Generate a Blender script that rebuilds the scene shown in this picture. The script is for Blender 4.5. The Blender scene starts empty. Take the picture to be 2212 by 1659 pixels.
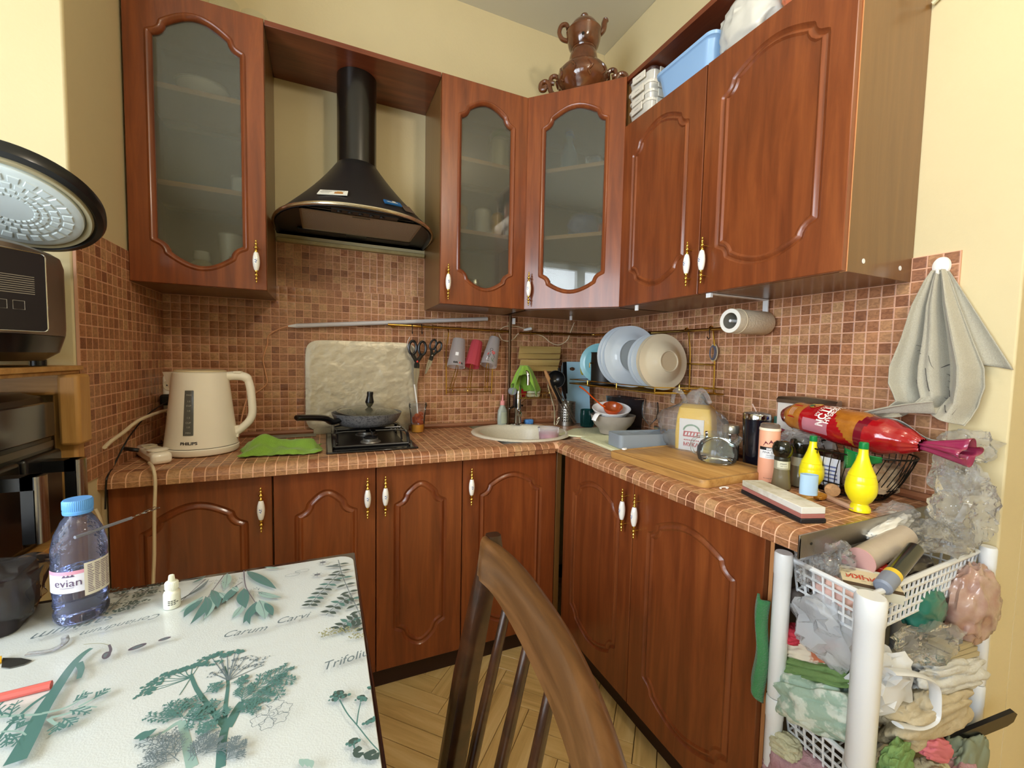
import bpy, bmesh, math, random
from math import sin, cos, pi, sqrt, radians as RAD
from mathutils import Vector as V, Matrix, noise, Euler
from mathutils.geometry import tessellate_polygon
S = bpy.context.scene
COL = S.collection
random.seed(7)
# ---------------------------------------------------------------- camera
cam = bpy.data.cameras.new('camera'); cam_o = bpy.data.objects.new('camera', cam); COL.objects.link(cam_o)
RM = ((0.9148024368, -0.4034012130, 0.0200988298), (0.0052520634, 0.0616382275, 0.9980847383), (0.4038674503, 0.9129447904, -0.0585054895))
m = Matrix((RM[0], RM[1], [-c for c in RM[2]])).transposed().to_4x4()
m.translation = (-1.39038, -1.99663, 1.20631)
cam_o.matrix_world = m
cam.sensor_width = 36; cam.lens = 912.06 / 2212 * 36; cam.clip_start = .02
S.camera = cam_o
# ---------------------------------------------------------------- light
W = bpy.data.worlds.new('world'); S.world = W; W.use_nodes = True
bg = W.node_tree.nodes['Background']; bg.inputs[0].default_value = (.80, .90, 1, 1); bg.inputs[1].default_value = 5.0
def light(name, kind, loc, rot, energy, color, **k):
    l = bpy.data.lights.new(name, kind); l.energy = energy; l.color = color
    for a, v in k.items(): setattr(l, a, v)
    o = bpy.data.objects.new(name, l); o.location = loc; o.rotation_euler = rot; COL.objects.link(o); return o
# daylight entering through the two windows of the wall on the left
light('window_daylight', 'AREA', (-3.03, -2.1, 1.55), (0, -pi / 2, 0), 46, (.86, .93, 1), shape='RECTANGLE', size=1.5, size_y=1.5)
light('window_daylight', 'AREA', (-3.03, -3.9, 1.55), (0, -pi / 2, 0), 14, (.86, .93, 1), shape='RECTANGLE', size=1.5, size_y=1.2)
light('ceiling_lamp', 'POINT', (-.62, -2.35, 2.50), (0, 0, 0), 33, (1, .88, .72), shadow_soft_size=.09)
S.view_settings.view_transform = 'Standard'; S.view_settings.look = 'None'; S.view_settings.gamma = 1; S.view_settings.use_curve_mapping = False
S.view_settings.exposure = .38
S.cycles.use_denoising = True
S.cycles.max_bounces = 10; S.cycles.transmission_bounces = 8; S.cycles.transparent_max_bounces = 24; S.cycles.diffuse_bounces = 5; S.cycles.glossy_bounces = 4
S.cycles.sample_clamp_indirect = 6; S.cycles.caustics_refractive = False; S.cycles.caustics_reflective = False
# ---------------------------------------------------------------- materials
def lin(c):
    if isinstance(c, str): c = [int(c[i:i + 2], 16) / 255 for i in (0, 2, 4)]
    return [x / 12.92 if x <= .04045 else ((x + .055) / 1.055) ** 2.4 for x in c]
MATS = {}
def mat(name, col, rough=.5, metal=0, var=.0, vscale=12, bump=0, bscale=60, coat=0, spec=.5, stretch=(1, 1, 1), col2=None, trans=0, alpha=1, emit=0, sheen=0, sss=0, detail=4, ior=1.45, ramp=(.3, .7), space='Object'):
    if name in MATS: return MATS[name]
    M = bpy.data.materials.new(name); M.use_nodes = True; N = M.node_tree.nodes; L = M.node_tree.links
    P = N['Principled BSDF']; c = lin(col)
    I = P.inputs
    I['Base Color'].default_value = (*c, 1); I['Roughness'].default_value = rough; I['Metallic'].default_value = metal
    I['Coat Weight'].default_value = coat; I['Coat Roughness'].default_value = .12; I['Specular IOR Level'].default_value = spec; I['IOR'].default_value = ior
    I['Transmission Weight'].default_value = trans; I['Alpha'].default_value = alpha
    if sheen: I['Sheen Weight'].default_value = sheen
    if sss: I['Subsurface Weight'].default_value = sss; I['Subsurface Scale'].default_value = .01
    if emit: I['Emission Color'].default_value = (*c, 1); I['Emission Strength'].default_value = emit
    if var or bump or col2 is not None:
        T = N.new('ShaderNodeTexCoord'); Mp = N.new('ShaderNodeMapping'); Mp.inputs['Scale'].default_value = stretch; L.new(T.outputs[space], Mp.inputs[0])
    if var or col2 is not None:
        n = N.new('ShaderNodeTexNoise'); n.inputs['Scale'].default_value = vscale; n.inputs['Detail'].default_value = detail; n.inputs['Roughness'].default_value = .6
        L.new(Mp.outputs[0], n.inputs[0]); r = N.new('ShaderNodeValToRGB'); L.new(n.outputs[0], r.inputs[0])
        c2 = lin(col2) if col2 is not None else [x * (1 - var) for x in c]
        c1 = c if col2 is not None else [min(1, x * (1 + var)) for x in c]
        e = r.color_ramp.elements; e[0].position = ramp[0]; e[1].position = ramp[1]; e[0].color = (*c2, 1); e[1].color = (*c1, 1)
        L.new(r.outputs[0], I['Base Color'])
    if bump:
        n = N.new('ShaderNodeTexNoise'); n.inputs['Scale'].default_value = bscale; n.inputs['Detail'].default_value = 5
        L.new(Mp.outputs[0], n.inputs[0]); b = N.new('ShaderNodeBump'); b.inputs['Strength'].default_value = bump; b.inputs['Distance'].default_value = .01
        L.new(n.outputs[0], b.inputs['Height']); L.new(b.outputs[0], I['Normal'])
    MATS[name] = M; return M
def film(name, tint, opac=.15, gl=.35, rough=.12, dens=(.95, .95, .95), bump=.0, white='f4f6f8', bscale=40):
    """thin clear sheet: transparent + a milky diffuse share + glossy by facing angle"""
    if name in MATS: return MATS[name]
    M = bpy.data.materials.new(name); M.use_nodes = True; N = M.node_tree.nodes; L = M.node_tree.links
    N.remove(N['Principled BSDF']); O = N['Material Output']
    t = N.new('ShaderNodeBsdfTransparent'); t.inputs[0].default_value = (*lin(tint), 1)
    d = N.new('ShaderNodeBsdfDiffuse'); d.inputs[0].default_value = (*lin(white), 1)
    tl = N.new('ShaderNodeBsdfTranslucent'); tl.inputs[0].default_value = (*lin(white), 1)
    dm = N.new('ShaderNodeMixShader'); dm.inputs[0].default_value = .4; L.new(d.outputs[0], dm.inputs[1]); L.new(tl.outputs[0], dm.inputs[2])
    g = N.new('ShaderNodeBsdfGlossy'); g.inputs['Roughness'].default_value = rough; g.inputs[0].default_value = (1, 1, 1, 1)
    m1 = N.new('ShaderNodeMixShader'); m1.inputs[0].default_value = opac; L.new(t.outputs[0], m1.inputs[1]); L.new(dm.outputs[0], m1.inputs[2])
    f = N.new('ShaderNodeLayerWeight'); f.inputs[0].default_value = gl * .45
    m2 = N.new('ShaderNodeMixShader'); L.new(f.outputs['Fresnel'], m2.inputs[0]); L.new(m1.outputs[0], m2.inputs[1]); L.new(g.outputs[0], m2.inputs[2])
    if bump:
        T = N.new('ShaderNodeTexCoord'); n = N.new('ShaderNodeTexNoise'); n.inputs['Scale'].default_value = bscale; n.inputs['Detail'].default_value = 3; L.new(T.outputs['Object'], n.inputs[0])
        b = N.new('ShaderNodeBump'); b.inputs['Strength'].default_value = bump; b.inputs['Distance'].default_value = .02; L.new(n.outputs[0], b.inputs['Height'])
        for x in (g, f): L.new(b.outputs[0], x.inputs['Normal'])
    L.new(m2.outputs[0], O.inputs[0]); MATS[name] = M; return M
def wood(name, dark, mid, light_, scale=1.0, axis='Z', rough=.32, coat=.25, contrast=1.0, bump=.02):
    if name in MATS: return MATS[name]
    M = mat(name, mid, rough=rough, coat=coat); N = M.node_tree.nodes; L = M.node_tree.links; P = N['Principled BSDF']
    T = N.new('ShaderNodeTexCoord'); Mp = N.new('ShaderNodeMapping')
    st = {'Z': (14, 14, 1.1), 'X': (1.1, 14, 14), 'Y': (14, 1.1, 14)}[axis]
    Mp.inputs['Scale'].default_value = [s * scale for s in st]
    oi = N.new('ShaderNodeObjectInfo'); cb = N.new('ShaderNodeCombineXYZ'); mu = N.new('ShaderNodeMath'); mu.operation = 'MULTIPLY'; mu.inputs[1].default_value = 37
    L.new(oi.outputs['Random'], mu.inputs[0])
    for i in range(3): L.new(mu.outputs[0], cb.inputs[i])
    L.new(cb.outputs[0], Mp.inputs['Location'])
    L.new(T.outputs['Object'], Mp.inputs[0])
    n = N.new('ShaderNodeTexNoise'); n.inputs['Scale'].default_value = 2.2; n.inputs['Detail'].default_value = 8; n.inputs['Roughness'].default_value = .62; n.inputs['Distortion'].default_value = .6
    L.new(Mp.outputs[0], n.inputs[0]); r = N.new('ShaderNodeValToRGB'); L.new(n.outputs[0], r.inputs[0]); e = r.color_ramp.elements
    e[0].position = .5 - .2 / contrast; e[0].color = (*lin(dark), 1); e[1].position = .5 + .2 / contrast; e[1].color = (*lin(light_), 1)
    k = e.new(.5); k.color = (*lin(mid), 1)
    L.new(r.outputs[0], P.inputs['Base Color'])
    b = N.new('ShaderNodeBump'); b.inputs['Strength'].default_value = bump * 5; b.inputs['Distance'].default_value = .002; L.new(n.outputs[0], b.inputs['Height']); L.new(b.outputs[0], P.inputs['Normal'])
    return M
# ---------------------------------------------------------------- mesh builder
class MB:
    def __init__(s): s.v = []; s.f = []; s.mi = []; s.mats = []; s.M = Matrix.Identity(4); s.cur = 0; s.sm = []; s.smooth = True
    def use(s, m):
        if m not in s.mats: s.mats.append(m)
        s.cur = s.mats.index(m); return s
    def xf(s, M=None): s.M = M or Matrix.Identity(4); return s
    def add(s, vs, fs, smooth=None):
        b = len(s.v); s.v += [tuple(s.M @ V(p)) for p in vs]
        for f in fs: s.f.append([b + i for i in f]); s.mi.append(s.cur); s.sm.append(s.smooth if smooth is None else smooth)
        return s
    def box(s, a, b):
        x0, y0, z0 = [min(p, q) for p, q in zip(a, b)]; x1, y1, z1 = [max(p, q) for p, q in zip(a, b)]
        return s.add([(x0, y0, z0), (x1, y0, z0), (x1, y1, z0), (x0, y1, z0), (x0, y0, z1), (x1, y0, z1), (x1, y1, z1), (x0, y1, z1)],
                     [(0, 3, 2, 1), (4, 5, 6, 7), (0, 1, 5, 4), (1, 2, 6, 5), (2, 3, 7, 6), (3, 0, 4, 7)])
    def cbox(s, c, d): return s.box([c[i] - d[i] / 2 for i in range(3)], [c[i] + d[i] / 2 for i in range(3)])
    def rings(s, rs, cap0=True, cap1=True, close=False):
        n = len(rs[0]); vs = [p for r in rs for p in r]; fs = []
        k = len(rs)
        for i in range(k if close else k - 1):
            for j in range(n):
                a, b = i * n + j, i * n + (j + 1) % n; c, d = ((i + 1) % k) * n + (j + 1) % n, ((i + 1) % k) * n + j
                fs.append((a, b, c, d))
        if not close:
            if cap0: fs.append(tuple(range(n))[::-1])
            if cap1: fs.append(tuple((k - 1) * n + j for j in range(n)))
        return s.add(vs, fs)
    def lathe(s, prof, c=(0, 0, 0), n=24, ax='z', cap=True, sx=1, sy=1):
        rs = []
        for r, h in prof:
            ring = []
            for j in range(n):
                a = 2 * pi * j / n; x, y = r * cos(a) * sx, r * sin(a) * sy
                p = {'z': (x, y, h), 'y': (x, h, -y), 'x': (h, x, y)}[ax]
                ring.append((c[0] + p[0], c[1] + p[1], c[2] + p[2]))
            rs.append(ring)
        return s.rings(rs, cap and prof[0][0] > 1e-4, cap and prof[-1][0] > 1e-4)
    def cyl(s, c, r, h, n=24, ax='z', r2=None): return s.lathe([(r, 0), (r if r2 is None else r2, h)], c, n, ax)
    def ball(s, c, r, n=12, k=8, sc=(1, 1, 1)):
        pr = [(max(1e-5, sin(pi * i / k)), -cos(pi * i / k)) for i in range(k + 1)]
        rs = [[(c[0] + r * sc[0] * q * cos(2 * pi * j / n), c[1] + r * sc[1] * q * sin(2 * pi * j / n), c[2] + r * sc[2] * h) for j in range(n)] for q, h in pr]
        return s.rings(rs)
    def tube(s, pts, r, n=8, close=False, rr=None, flat=1, upv=(0, 0, 1)):
        P = [V(p) for p in pts]; K = len(P); rs = []; up = V(upv)
        last = None
        for i in range(K):
            a = P[(i - 1) % K] if (close or i > 0) else P[i]; b = P[(i + 1) % K] if (close or i < K - 1) else P[i]
            t = (b - a).normalized()
            u = up if last is None else last
            x = t.cross(u)
            if x.length < 1e-3: x = t.cross(V((1, .2, .1)))
            x.normalize(); y = x.cross(t).normalized(); last = y
            q = r if rr is None else rr[i]
            rs.append([tuple(P[i] + x * (q * cos(2 * pi * j / n)) + y * (q * flat * sin(2 * pi * j / n))) for j in range(n)])
        return s.rings(rs, close=close)
    def prism(s, poly, d, frame=None):
        """poly in local XY extruded 0..d along local Z of frame"""
        F = frame or Matrix.Identity(4); n = len(poly)
        vs = [tuple(F @ V((x, y, 0))) for x, y in poly] + [tuple(F @ V((x, y, d))) for x, y in poly]
        fs = [tuple(range(n))[::-1], tuple(range(n, 2 * n))] + [(i, (i + 1) % n, n + (i + 1) % n, n + i) for i in range(n)]
        return s.add(vs, fs)
    def grid(s, fn, nu, nv, closeu=False):
        vs = [tuple(fn(i / nu, j / nv)) for j in range(nv + 1) for i in range(nu + (0 if closeu else 1))]; w = nu if closeu else nu + 1; fs = []
        for j in range(nv):
            for i in range(nu): a = j * w + i; b = j * w + (i + 1) % w; fs.append((a, b, b + w, a + w))
        return s.add(vs, fs)
    def blob(s, c, r, seed=0, amp=.12, fr=6, n=48, k=32, e=1.0, flat=-1, ridge=True, rot=None):
        R = Euler(rot).to_matrix() if rot else None
        def pw(x): return math.copysign(abs(x) ** e, x)
        rs = []
        for i in range(k + 1):
            th = pi * i / k; ring = []
            for j in range(n):
                ph = 2 * pi * j / n; d = V((pw(sin(th)) * pw(cos(ph)), pw(sin(th)) * pw(sin(ph)), -pw(cos(th))))
                q = d * fr / 6 * 1.9 + V((seed * 3.1, seed * 1.7, 0)); nz = noise.noise(q) + .5 * noise.noise(q * 2.3)
                if ridge: nz = .8 - 2.0 * abs(noise.noise(q * .9)) - .7 * abs(noise.noise(q * 1.9))
                d = d * (1 + amp * nz)
                if d.z < flat: d.z = flat
                p = V((d.x * r[0], d.y * r[1], d.z * r[2]))
                if R: p = R @ p
                ring.append((c[0] + p.x, c[1] + p.y, c[2] + p.z))
            rs.append(ring)
        return s.rings(rs)
    def mesh(s, name):
        me = bpy.data.meshes.new(name); me.from_pydata(s.v, [], s.f); me.update()
        for m in s.mats: me.materials.append(m)
        me.polygons.foreach_set('material_index', s.mi); me.polygons.foreach_set('use_smooth', s.sm)
        return me
    def build(s, name, m=None, parent=None, bev=0, seg=2, solid=0, sharp=35, sub=0, loc=None, rot=None, soff=0):
        if not s.mats: s.mats = [m]; s.mi = [0] * len(s.f)
        me = s.mesh(name); me.set_sharp_from_angle(angle=RAD(sharp))
        bm = bmesh.new(); bm.from_mesh(me); bmesh.ops.recalc_face_normals(bm, faces=bm.faces); bm.to_mesh(me); bm.free()
        o = bpy.data.objects.new(name, me); COL.objects.link(o)
        if parent: o.parent = parent
        if loc: o.location = loc
        if rot: o.rotation_euler = rot
        if solid: k = o.modifiers.new('solid', 'SOLIDIFY'); k.thickness = solid; k.offset = soff
        if sub: k = o.modifiers.new('sub', 'SUBSURF'); k.levels = sub; k.render_levels = sub
        if bev: k = o.modifiers.new('bevel', 'BEVEL'); k.width = bev; k.segments = seg; k.limit_method = 'ANGLE'; k.angle_limit = RAD(40)
        return o
def tag(o, label=None, cat=None, group=None, kind=None):
    for k, v in (('label', label), ('category', cat), ('group', group), ('kind', kind)):
        if v: o[k] = v
    return o
def thing(name, label, cat, loc=(0, 0, 0), rz=0, group=None):
    o = bpy.data.objects.new(name, None); COL.objects.link(o); o.location = loc; o.rotation_euler = (0, 0, rz); o.empty_display_size = .05
    return tag(o, label, cat, group)
def clone(root, loc=None, rz=None, label=None):
    r = root.copy(); COL.objects.link(r)
    if loc: r.location = loc
    if rz is not None: r.rotation_euler = (0, 0, rz)
    if label: r['label'] = label
    def rec(a, b):
        for ch in [x for x in bpy.data.objects if x.parent == a]:
            c = ch.copy(); COL.objects.link(c); c.parent = b; rec(ch, c)
    rec(root, r); return r
def B(): return MB()
def arc(cx, cy, r, a0, a1, n): return [(cx + r * cos(RAD(a0 + (a1 - a0) * i / n)), cy + r * sin(RAD(a0 + (a1 - a0) * i / n))) for i in range(n + 1)]
def rrect(w, h, r, n=5, cx=0, cy=0):
    p = []
    for sx, sy, a in ((1, -1, -90), (1, 1, 0), (-1, 1, 90), (-1, -1, 180)): p += arc(cx + sx * (w / 2 - r), cy + sy * (h / 2 - r), r, a, a + 90, n)
    return p
def spline(pts, k=6, close=False):
    P = [V(p) for p in pts]; n = len(P); out = []
    rng = range(n if close else n - 1)
    for i in rng:
        g = (lambda q: P[q % n]) if close else (lambda q: P[max(0, min(n - 1, q))])
        a, b, c, d = g(i - 1), g(i), g(i + 1), g(i + 2)
        for j in range(k):
            t = j / k; out.append(.5 * ((2 * b) + (c - a) * t + (2 * a - 5 * b + 4 * c - d) * t * t + (3 * b - a - 3 * c + d) * t ** 3))
    if not close: out.append(P[-1])
    return [tuple(p) for p in out]
def loft(s, secs, cap=True):
    return s.rings(secs, cap, cap)
def text_into(mb, txt, size, fn, shear=0, align='CENTER', bold=0):
    """flat lettering; fn maps (x, y) to a 3-D point"""
    c = bpy.data.curves.new('t', 'FONT'); c.body = txt; c.size = size; c.shear = shear; c.align_x = align; c.align_y = 'CENTER'; c.resolution_u = 3; c.offset = bold
    o = bpy.data.objects.new('t', c); COL.objects.link(o); dg = bpy.context.evaluated_depsgraph_get(); dg.update()
    me = bpy.data.meshes.new_from_object(o.evaluated_get(dg))
    mb.add([fn(v.co.x, v.co.y) for v in me.vertices], [tuple(p.vertices) for p in me.polygons], False)
    bpy.data.objects.remove(o); bpy.data.curves.remove(c); bpy.data.meshes.remove(me)

# ---------------------------------------------------------------- shared materials
M_wall = mat('wall_paint', 'd1c298', rough=.75, var=.03, vscale=3, bump=.06, bscale=90, space='Object')
M_ceil = mat('ceiling_paint', 'cfcab4', rough=.8, var=.02, vscale=2)
M_wood = wood('cabinet_wood', '5c2c15', '7a3e1e', '925027', contrast=.75)
M_woodp = wood('cabinet_panel', '60401f', '6e4c27', '7c5830', contrast=.5)
M_woodx = wood('cabinet_board', '5c2a16', '6f351c', '844627', contrast=.8, axis='X')
M_edge = mat('edge_band', 'c98e5a', rough=.5)
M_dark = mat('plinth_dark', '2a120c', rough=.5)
M_gold = mat('polished_brass', 'd8b45a', rough=.18, metal=1)
M_brass = mat('aged_brass', '9c7c44', rough=.3, metal=1, var=.2, vscale=40)
M_porc = mat('porcelain', 'f4f2ec', rough=.08, coat=.6)
M_blue = mat('blue_print', '3a5fa0', rough=.3)
M_chrome = mat('chrome', 'c8c8c8', rough=.1, metal=1)
M_steel = mat('brushed_steel', 'a8a49c', rough=.3, metal=1, bump=.04, bscale=200)
M_white = mat('white_plastic', 'e6e8ea', rough=.35, coat=.1)
M_black = mat('black_plastic', '101012', rough=.28, coat=.15)
M_blackm = mat('black_matte', '141211', rough=.5)
M_cream = mat('cream_plastic', 'f6f0e2', rough=.25, coat=.2)
M_cable = mat('cream_cable', 'd8c8a8', rough=.5)
# ---------------------------------------------------------------- setting
def struct(name, mb, m, kind='structure', **k):
    o = mb.build(name, m, **k); o['kind'] = kind; return o
L_ = -1.9534; ZC = 2.86; ZT = .87; ZP = 1.487
struct('floor', B().box((-3.2, -5.2, -.06), (1.2, .1, -.012)), mat('floor_bed', '3a2a18', rough=.8))
struct('ceiling', B().box((-3.2, -5.2, ZC), (1.2, .1, ZC + .08)), M_ceil)
struct('wall_back', B().box((-3.2, 0, -.05), (.1, .1, ZC)), M_wall)
struct('wall_left_pier', B().box((-3.1, -.605, -.05), (L_, -.0005, ZC)), M_wall, bev=.006)
struct('wall_right', B().box((0, -1.592, -.05), (.12, 0, ZC)), M_wall, bev=.004)
struct('wall_jamb', B().box((.1205, -1.592, -.05), (.9, -1.47, ZC)), M_wall)
struct('wall_hall', B().box((.9, -5.2, -.05), (1.0, -1.592, ZC)), M_wall)
struct('wall_rear', B().box((-3.2, -5.2, -.05), (1.0, -5.1, ZC)), M_wall)
wl = B(); ys = [-5.1, -4.5, -3.3, -2.9, -1.3, -.605]
for i in range(5):
    if i in (1, 3): wl.box((-3.1, ys[i], -.05), (-3.0, ys[i + 1], .85)).box((-3.1, ys[i], 2.25), (-3.0, ys[i + 1], ZC))
    else: wl.box((-3.1, ys[i], -.05), (-3.0, ys[i + 1], ZC))
struct('wall_left', wl, M_wall)
M_frame = mat('window_white', 'e9e9e6', rough=.3)
for k, (a, b) in enumerate(((-2.9, -1.3), (-4.5, -3.3))):
    f = B(); c = (a + b) / 2
    for y0, y1, z0, z1 in ((a, a + .05, .85, 2.25), (b - .05, b, .85, 2.25), (a, b, .85, .9), (a, b, 2.2, 2.25), (c - .05, c + .05, .85, 2.25)): f.box((-3.0, y0, z0), (-2.94, y1, z1))
    struct('window_%d' % (k + 1), f, M_frame, bev=.004)
struct('window_sill', B().box((-3.0, -2.95, .81), (-2.8, -1.25, .85)), M_frame, bev=.004)
struct('baseboard_back', B().box((-.6, -.02, 0), (0, 0, .06)), M_dark)
# ---------------------------------------------------------------- herringbone floor
M_fl = wood('parquet', 'b0925a', 'd2b478', 'e4cb94', axis='X', rough=.42, coat=.15, contrast=.8)
def parquet():
    fl = bpy.data.objects['floor']; w, l = .07, .35; k = B(); i5 = .0011
    def plank(mb, j): mb.add([(i5, i5, -.012), (l - i5, i5, -.012), (l - i5, w - i5, -.012), (i5, w - i5, -.012), (i5, i5, -.0012), (l - i5, i5, -.0012), (l - i5, w - i5, -.0012), (i5, w - i5, -.0012),
            (i5 + .001, i5 + .001, 0), (l - i5 - .001, i5 + .001, 0), (l - i5 - .001, w - i5 - .001, 0), (i5 + .001, w - i5 - .001, 0)],
            [(0, 1, 5, 4), (1, 2, 6, 5), (2, 3, 7, 6), (3, 0, 4, 7), (4, 5, 9, 8), (5, 6, 10, 9), (6, 7, 11, 10), (7, 4, 8, 11), (8, 9, 10, 11)])
    plank(k, 0); me = k.use(M_fl).mesh('floor_plank'); me.set_sharp_from_angle(angle=.3); rest = B(); items = []
    for a in range(-60, 61):
        for b in range(-14, 15):
            # classic herringbone on an integer lattice (cell w, plank 5 x 1)
            x = a + b * 5; y = a - b * 5
            items.append((x * w, y * w, 0)); items.append(((x) * w, (y + 1) * w, 1))
    R = Matrix.Rotation(RAD(45), 4, 'Z'); cand = []
    for x, y, o in items:
        if o == 0: M = R @ Matrix.Translation((x, y, 0)); c = R @ V((x + l / 2, y + w / 2, 0))
        else: M = R @ Matrix.Translation((x + w, y, 0)) @ Matrix.Rotation(pi / 2, 4, 'Z'); c = R @ V((x + w / 2, y + l / 2, 0))
        c = c + V((-1.0, -1.3, 0)); M = Matrix.Translation((-1.0, -1.3, 0)) @ M
        if -2.9 < c.x < .7 and -3.4 < c.y < -.05: cand.append(((c - V((-.9, -1.1, 0))).length, M))
    cand.sort(key=lambda t: t[0])
    for d, M in cand[:220]:
        o = bpy.data.objects.new('plank', me); COL.objects.link(o); o.parent = fl; o.matrix_local = M
    rest.use(M_fl)
    for d, M in cand[220:]: rest.xf(M); plank(rest, 0)
    rest.xf(); o = rest.build('planks', parent=fl); o['kind'] = 'stuff'
parquet()
# ---------------------------------------------------------------- mosaic
def tile_mat(name, flat, origin, axes):
    M = mat(name, '9a6642', rough=.38, coat=.1); N = M.node_tree.nodes; L = M.node_tree.links; P = N['Principled BSDF']
    G = N.new('ShaderNodeNewGeometry'); a = N.new('ShaderNodeVectorMath'); a.operation = 'SUBTRACT'; a.inputs[1].default_value = origin; L.new(G.outputs['Position'], a.inputs[0])
    b = N.new('ShaderNodeVectorMath'); b.operation = 'MULTIPLY'; b.inputs[1].default_value = [x / .03 for x in axes]; L.new(a.outputs[0], b.inputs[0])
    c = N.new('ShaderNodeVectorMath'); c.operation = 'FLOOR'; L.new(b.outputs[0], c.inputs[0])
    w = N.new('ShaderNodeTexWhiteNoise'); w.noise_dimensions = '3D'; L.new(c.outputs[0], w.inputs[0])
    r = N.new('ShaderNodeValToRGB'); L.new(w.outputs[0], r.inputs[0]); e = r.color_ramp.elements
    cs = flat; e[0].color = (*lin(cs[0]), 1); e[1].color = (*lin(cs[-1]), 1); e[0].position = 0
    for i, x in enumerate(cs[1:-1]): k = e.new((i + 1) / (len(cs) - 1)); k.color = (*lin(x), 1)
    # marble veins inside each tile, shifted from tile to tile
    sc = N.new('ShaderNodeVectorMath'); sc.operation = 'SCALE'; sc.inputs['Scale'].default_value = 7; L.new(w.outputs['Color'], sc.inputs[0])
    ad = N.new('ShaderNodeVectorMath'); L.new(sc.outputs[0], ad.inputs[0]); s2 = N.new('ShaderNodeVectorMath'); s2.operation = 'MULTIPLY'; s2.inputs[1].default_value = (45, 45, 80); L.new(a.outputs[0], s2.inputs[0]); L.new(s2.outputs[0], ad.inputs[1])
    n = N.new('ShaderNodeTexNoise'); n.inputs['Scale'].default_value = 1.6; n.inputs['Detail'].default_value = 6; n.inputs['Distortion'].default_value = 1.2; L.new(ad.outputs[0], n.inputs[0])
    v = N.new('ShaderNodeValToRGB'); L.new(n.outputs[0], v.inputs[0]); q = v.color_ramp.elements; q[0].position = .38; q[0].color = (.66, .6, .56, 1); q[1].position = .6; q[1].color = (1.1, 1.08, 1.04, 1)
    mx = N.new('ShaderNodeMix'); mx.data_type = 'RGBA'; mx.blend_type = 'MULTIPLY'; mx.inputs[0].default_value = .8; L.new(r.outputs[0], mx.inputs[6]); L.new(v.outputs[0], mx.inputs[7])
    L.new(mx.outputs[2], P.inputs['Base Color']); return M
TC = ['8f5f40', 'b68a64', 'a57350', 'bd956c', '9c6747', 'b07e59', '84543a']
M_grout = mat('grout', 'd3a284', rough=.6); M_groutw = mat('worktop_grout', 'e8b894', rough=.5)
PZ = (ZP - ZT) / 20; PYR = .0303; M_tile = tile_mat('mosaic_wall', TC, (L_, 0, ZT), (1, 0, .03 / PZ)); M_tile2 = tile_mat('mosaic_right', TC, (0, -.0065, ZT), (0, .03 / PYR, .03 / PZ)); M_tile3 = tile_mat('mosaic_pier', TC, (0, -.0065, ZT), (0, .03 / .0314, .03 / PZ)); M_tileh = tile_mat('mosaic_top', TC, (L_, -.53, 0), (1, 1, 0))
def tmesh(m, h=.0009, s=.0276, name='mosaic_tile', b=.0011):
    a = s / 2; c = a - b; k = B().use(m)
    k.add([(-a, -a, 0), (a, -a, 0), (a, a, 0), (-a, a, 0), (-a, -a, h * .4), (a, -a, h * .4), (a, a, h * .4), (-a, a, h * .4), (-c, -c, h), (c, -c, h), (c, c, h), (-c, c, h)],
          [(0, 1, 5, 4), (1, 2, 6, 5), (2, 3, 7, 6), (3, 0, 4, 7), (4, 5, 9, 8), (5, 6, 10, 9), (6, 7, 11, 10), (7, 4, 8, 11), (8, 9, 10, 11)])
    return k
CAM = V((-1.39, -2.0, 1.2))
def tiles(parent, Ms, m, nind, score=None, **kw):
    k = tmesh(m, **kw); me = k.mesh('mosaic_tile'); me.set_sharp_from_angle(angle=.3)
    Ms.sort(key=score or (lambda M: (M.translation - CAM).length))
    for M in Ms[:nind]:
        o = bpy.data.objects.new('mosaic_tile', me); COL.objects.link(o); o.parent = parent; o.matrix_local = M
    r = B().use(m)
    for M in Ms[nind:]: r.xf(M); r.add(k.v, k.f, True)
    r.xf(); o = r.build('mosaic_tiles', parent=parent); o['kind'] = 'stuff'
def FR(o, x, z):
    x = V(x); z = V(z); y = z.cross(x); M = Matrix((x, y, z)).transposed().to_4x4(); M.translation = V(o); return M
# wall panels
pb = tag(B().box((L_ + .006, -.006, ZT), (-.0005, -.0005, ZP)).build('splashback_panel', M_grout), 'brown mosaic splashback panel on the back wall behind hob and sink', 'splashback')
Ms = [FR((L_ + .03 * i + .015, -.006, ZT + PZ * j + PZ / 2), (1, 0, 0), (0, -1, 0)) for i in range(65) for j in range(20) if .03 * i + .03 < -L_ + .001 ]
tiles(pb, Ms, M_tile, 300, lambda M: abs(M.translation.z - 1.25) + abs(M.translation.x + 1.15) * .9 + (3 if (-1.46 < M.translation.x < -1.03 and M.translation.z < 1.27) else 0))
pr = tag(B().box((-.006, -1.4919, ZT), (-.0005, -.0065, ZP)).build('splashback_panel', M_grout), 'brown mosaic splashback panel on the right wall behind dish rack and towel', 'splashback')
Ms = [FR((-.006, -.0065 - PYR * (i + .5), ZT + PZ * j + PZ / 2), (0, -1, 0), (-1, 0, 0)) for i in range(49) for j in range(20)]
tiles(pr, Ms, M_tile2, 300)
pl = tag(B().box((L_ + .0002, -.6045, ZT), (L_ + .006, -.0065, ZP + .03)).build('splashback_panel', M_grout), 'brown mosaic splashback panel on the short pier wall left of the kettle', 'splashback')
Ms = [FR((L_ + .006, -.0065 - .0314 * (i + .5), ZT + PZ * j + PZ / 2), (0, 1, 0), (1, 0, 0)) for i in range(19) for j in range(21)]
tiles(pl, Ms, M_tile3, 300)
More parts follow.
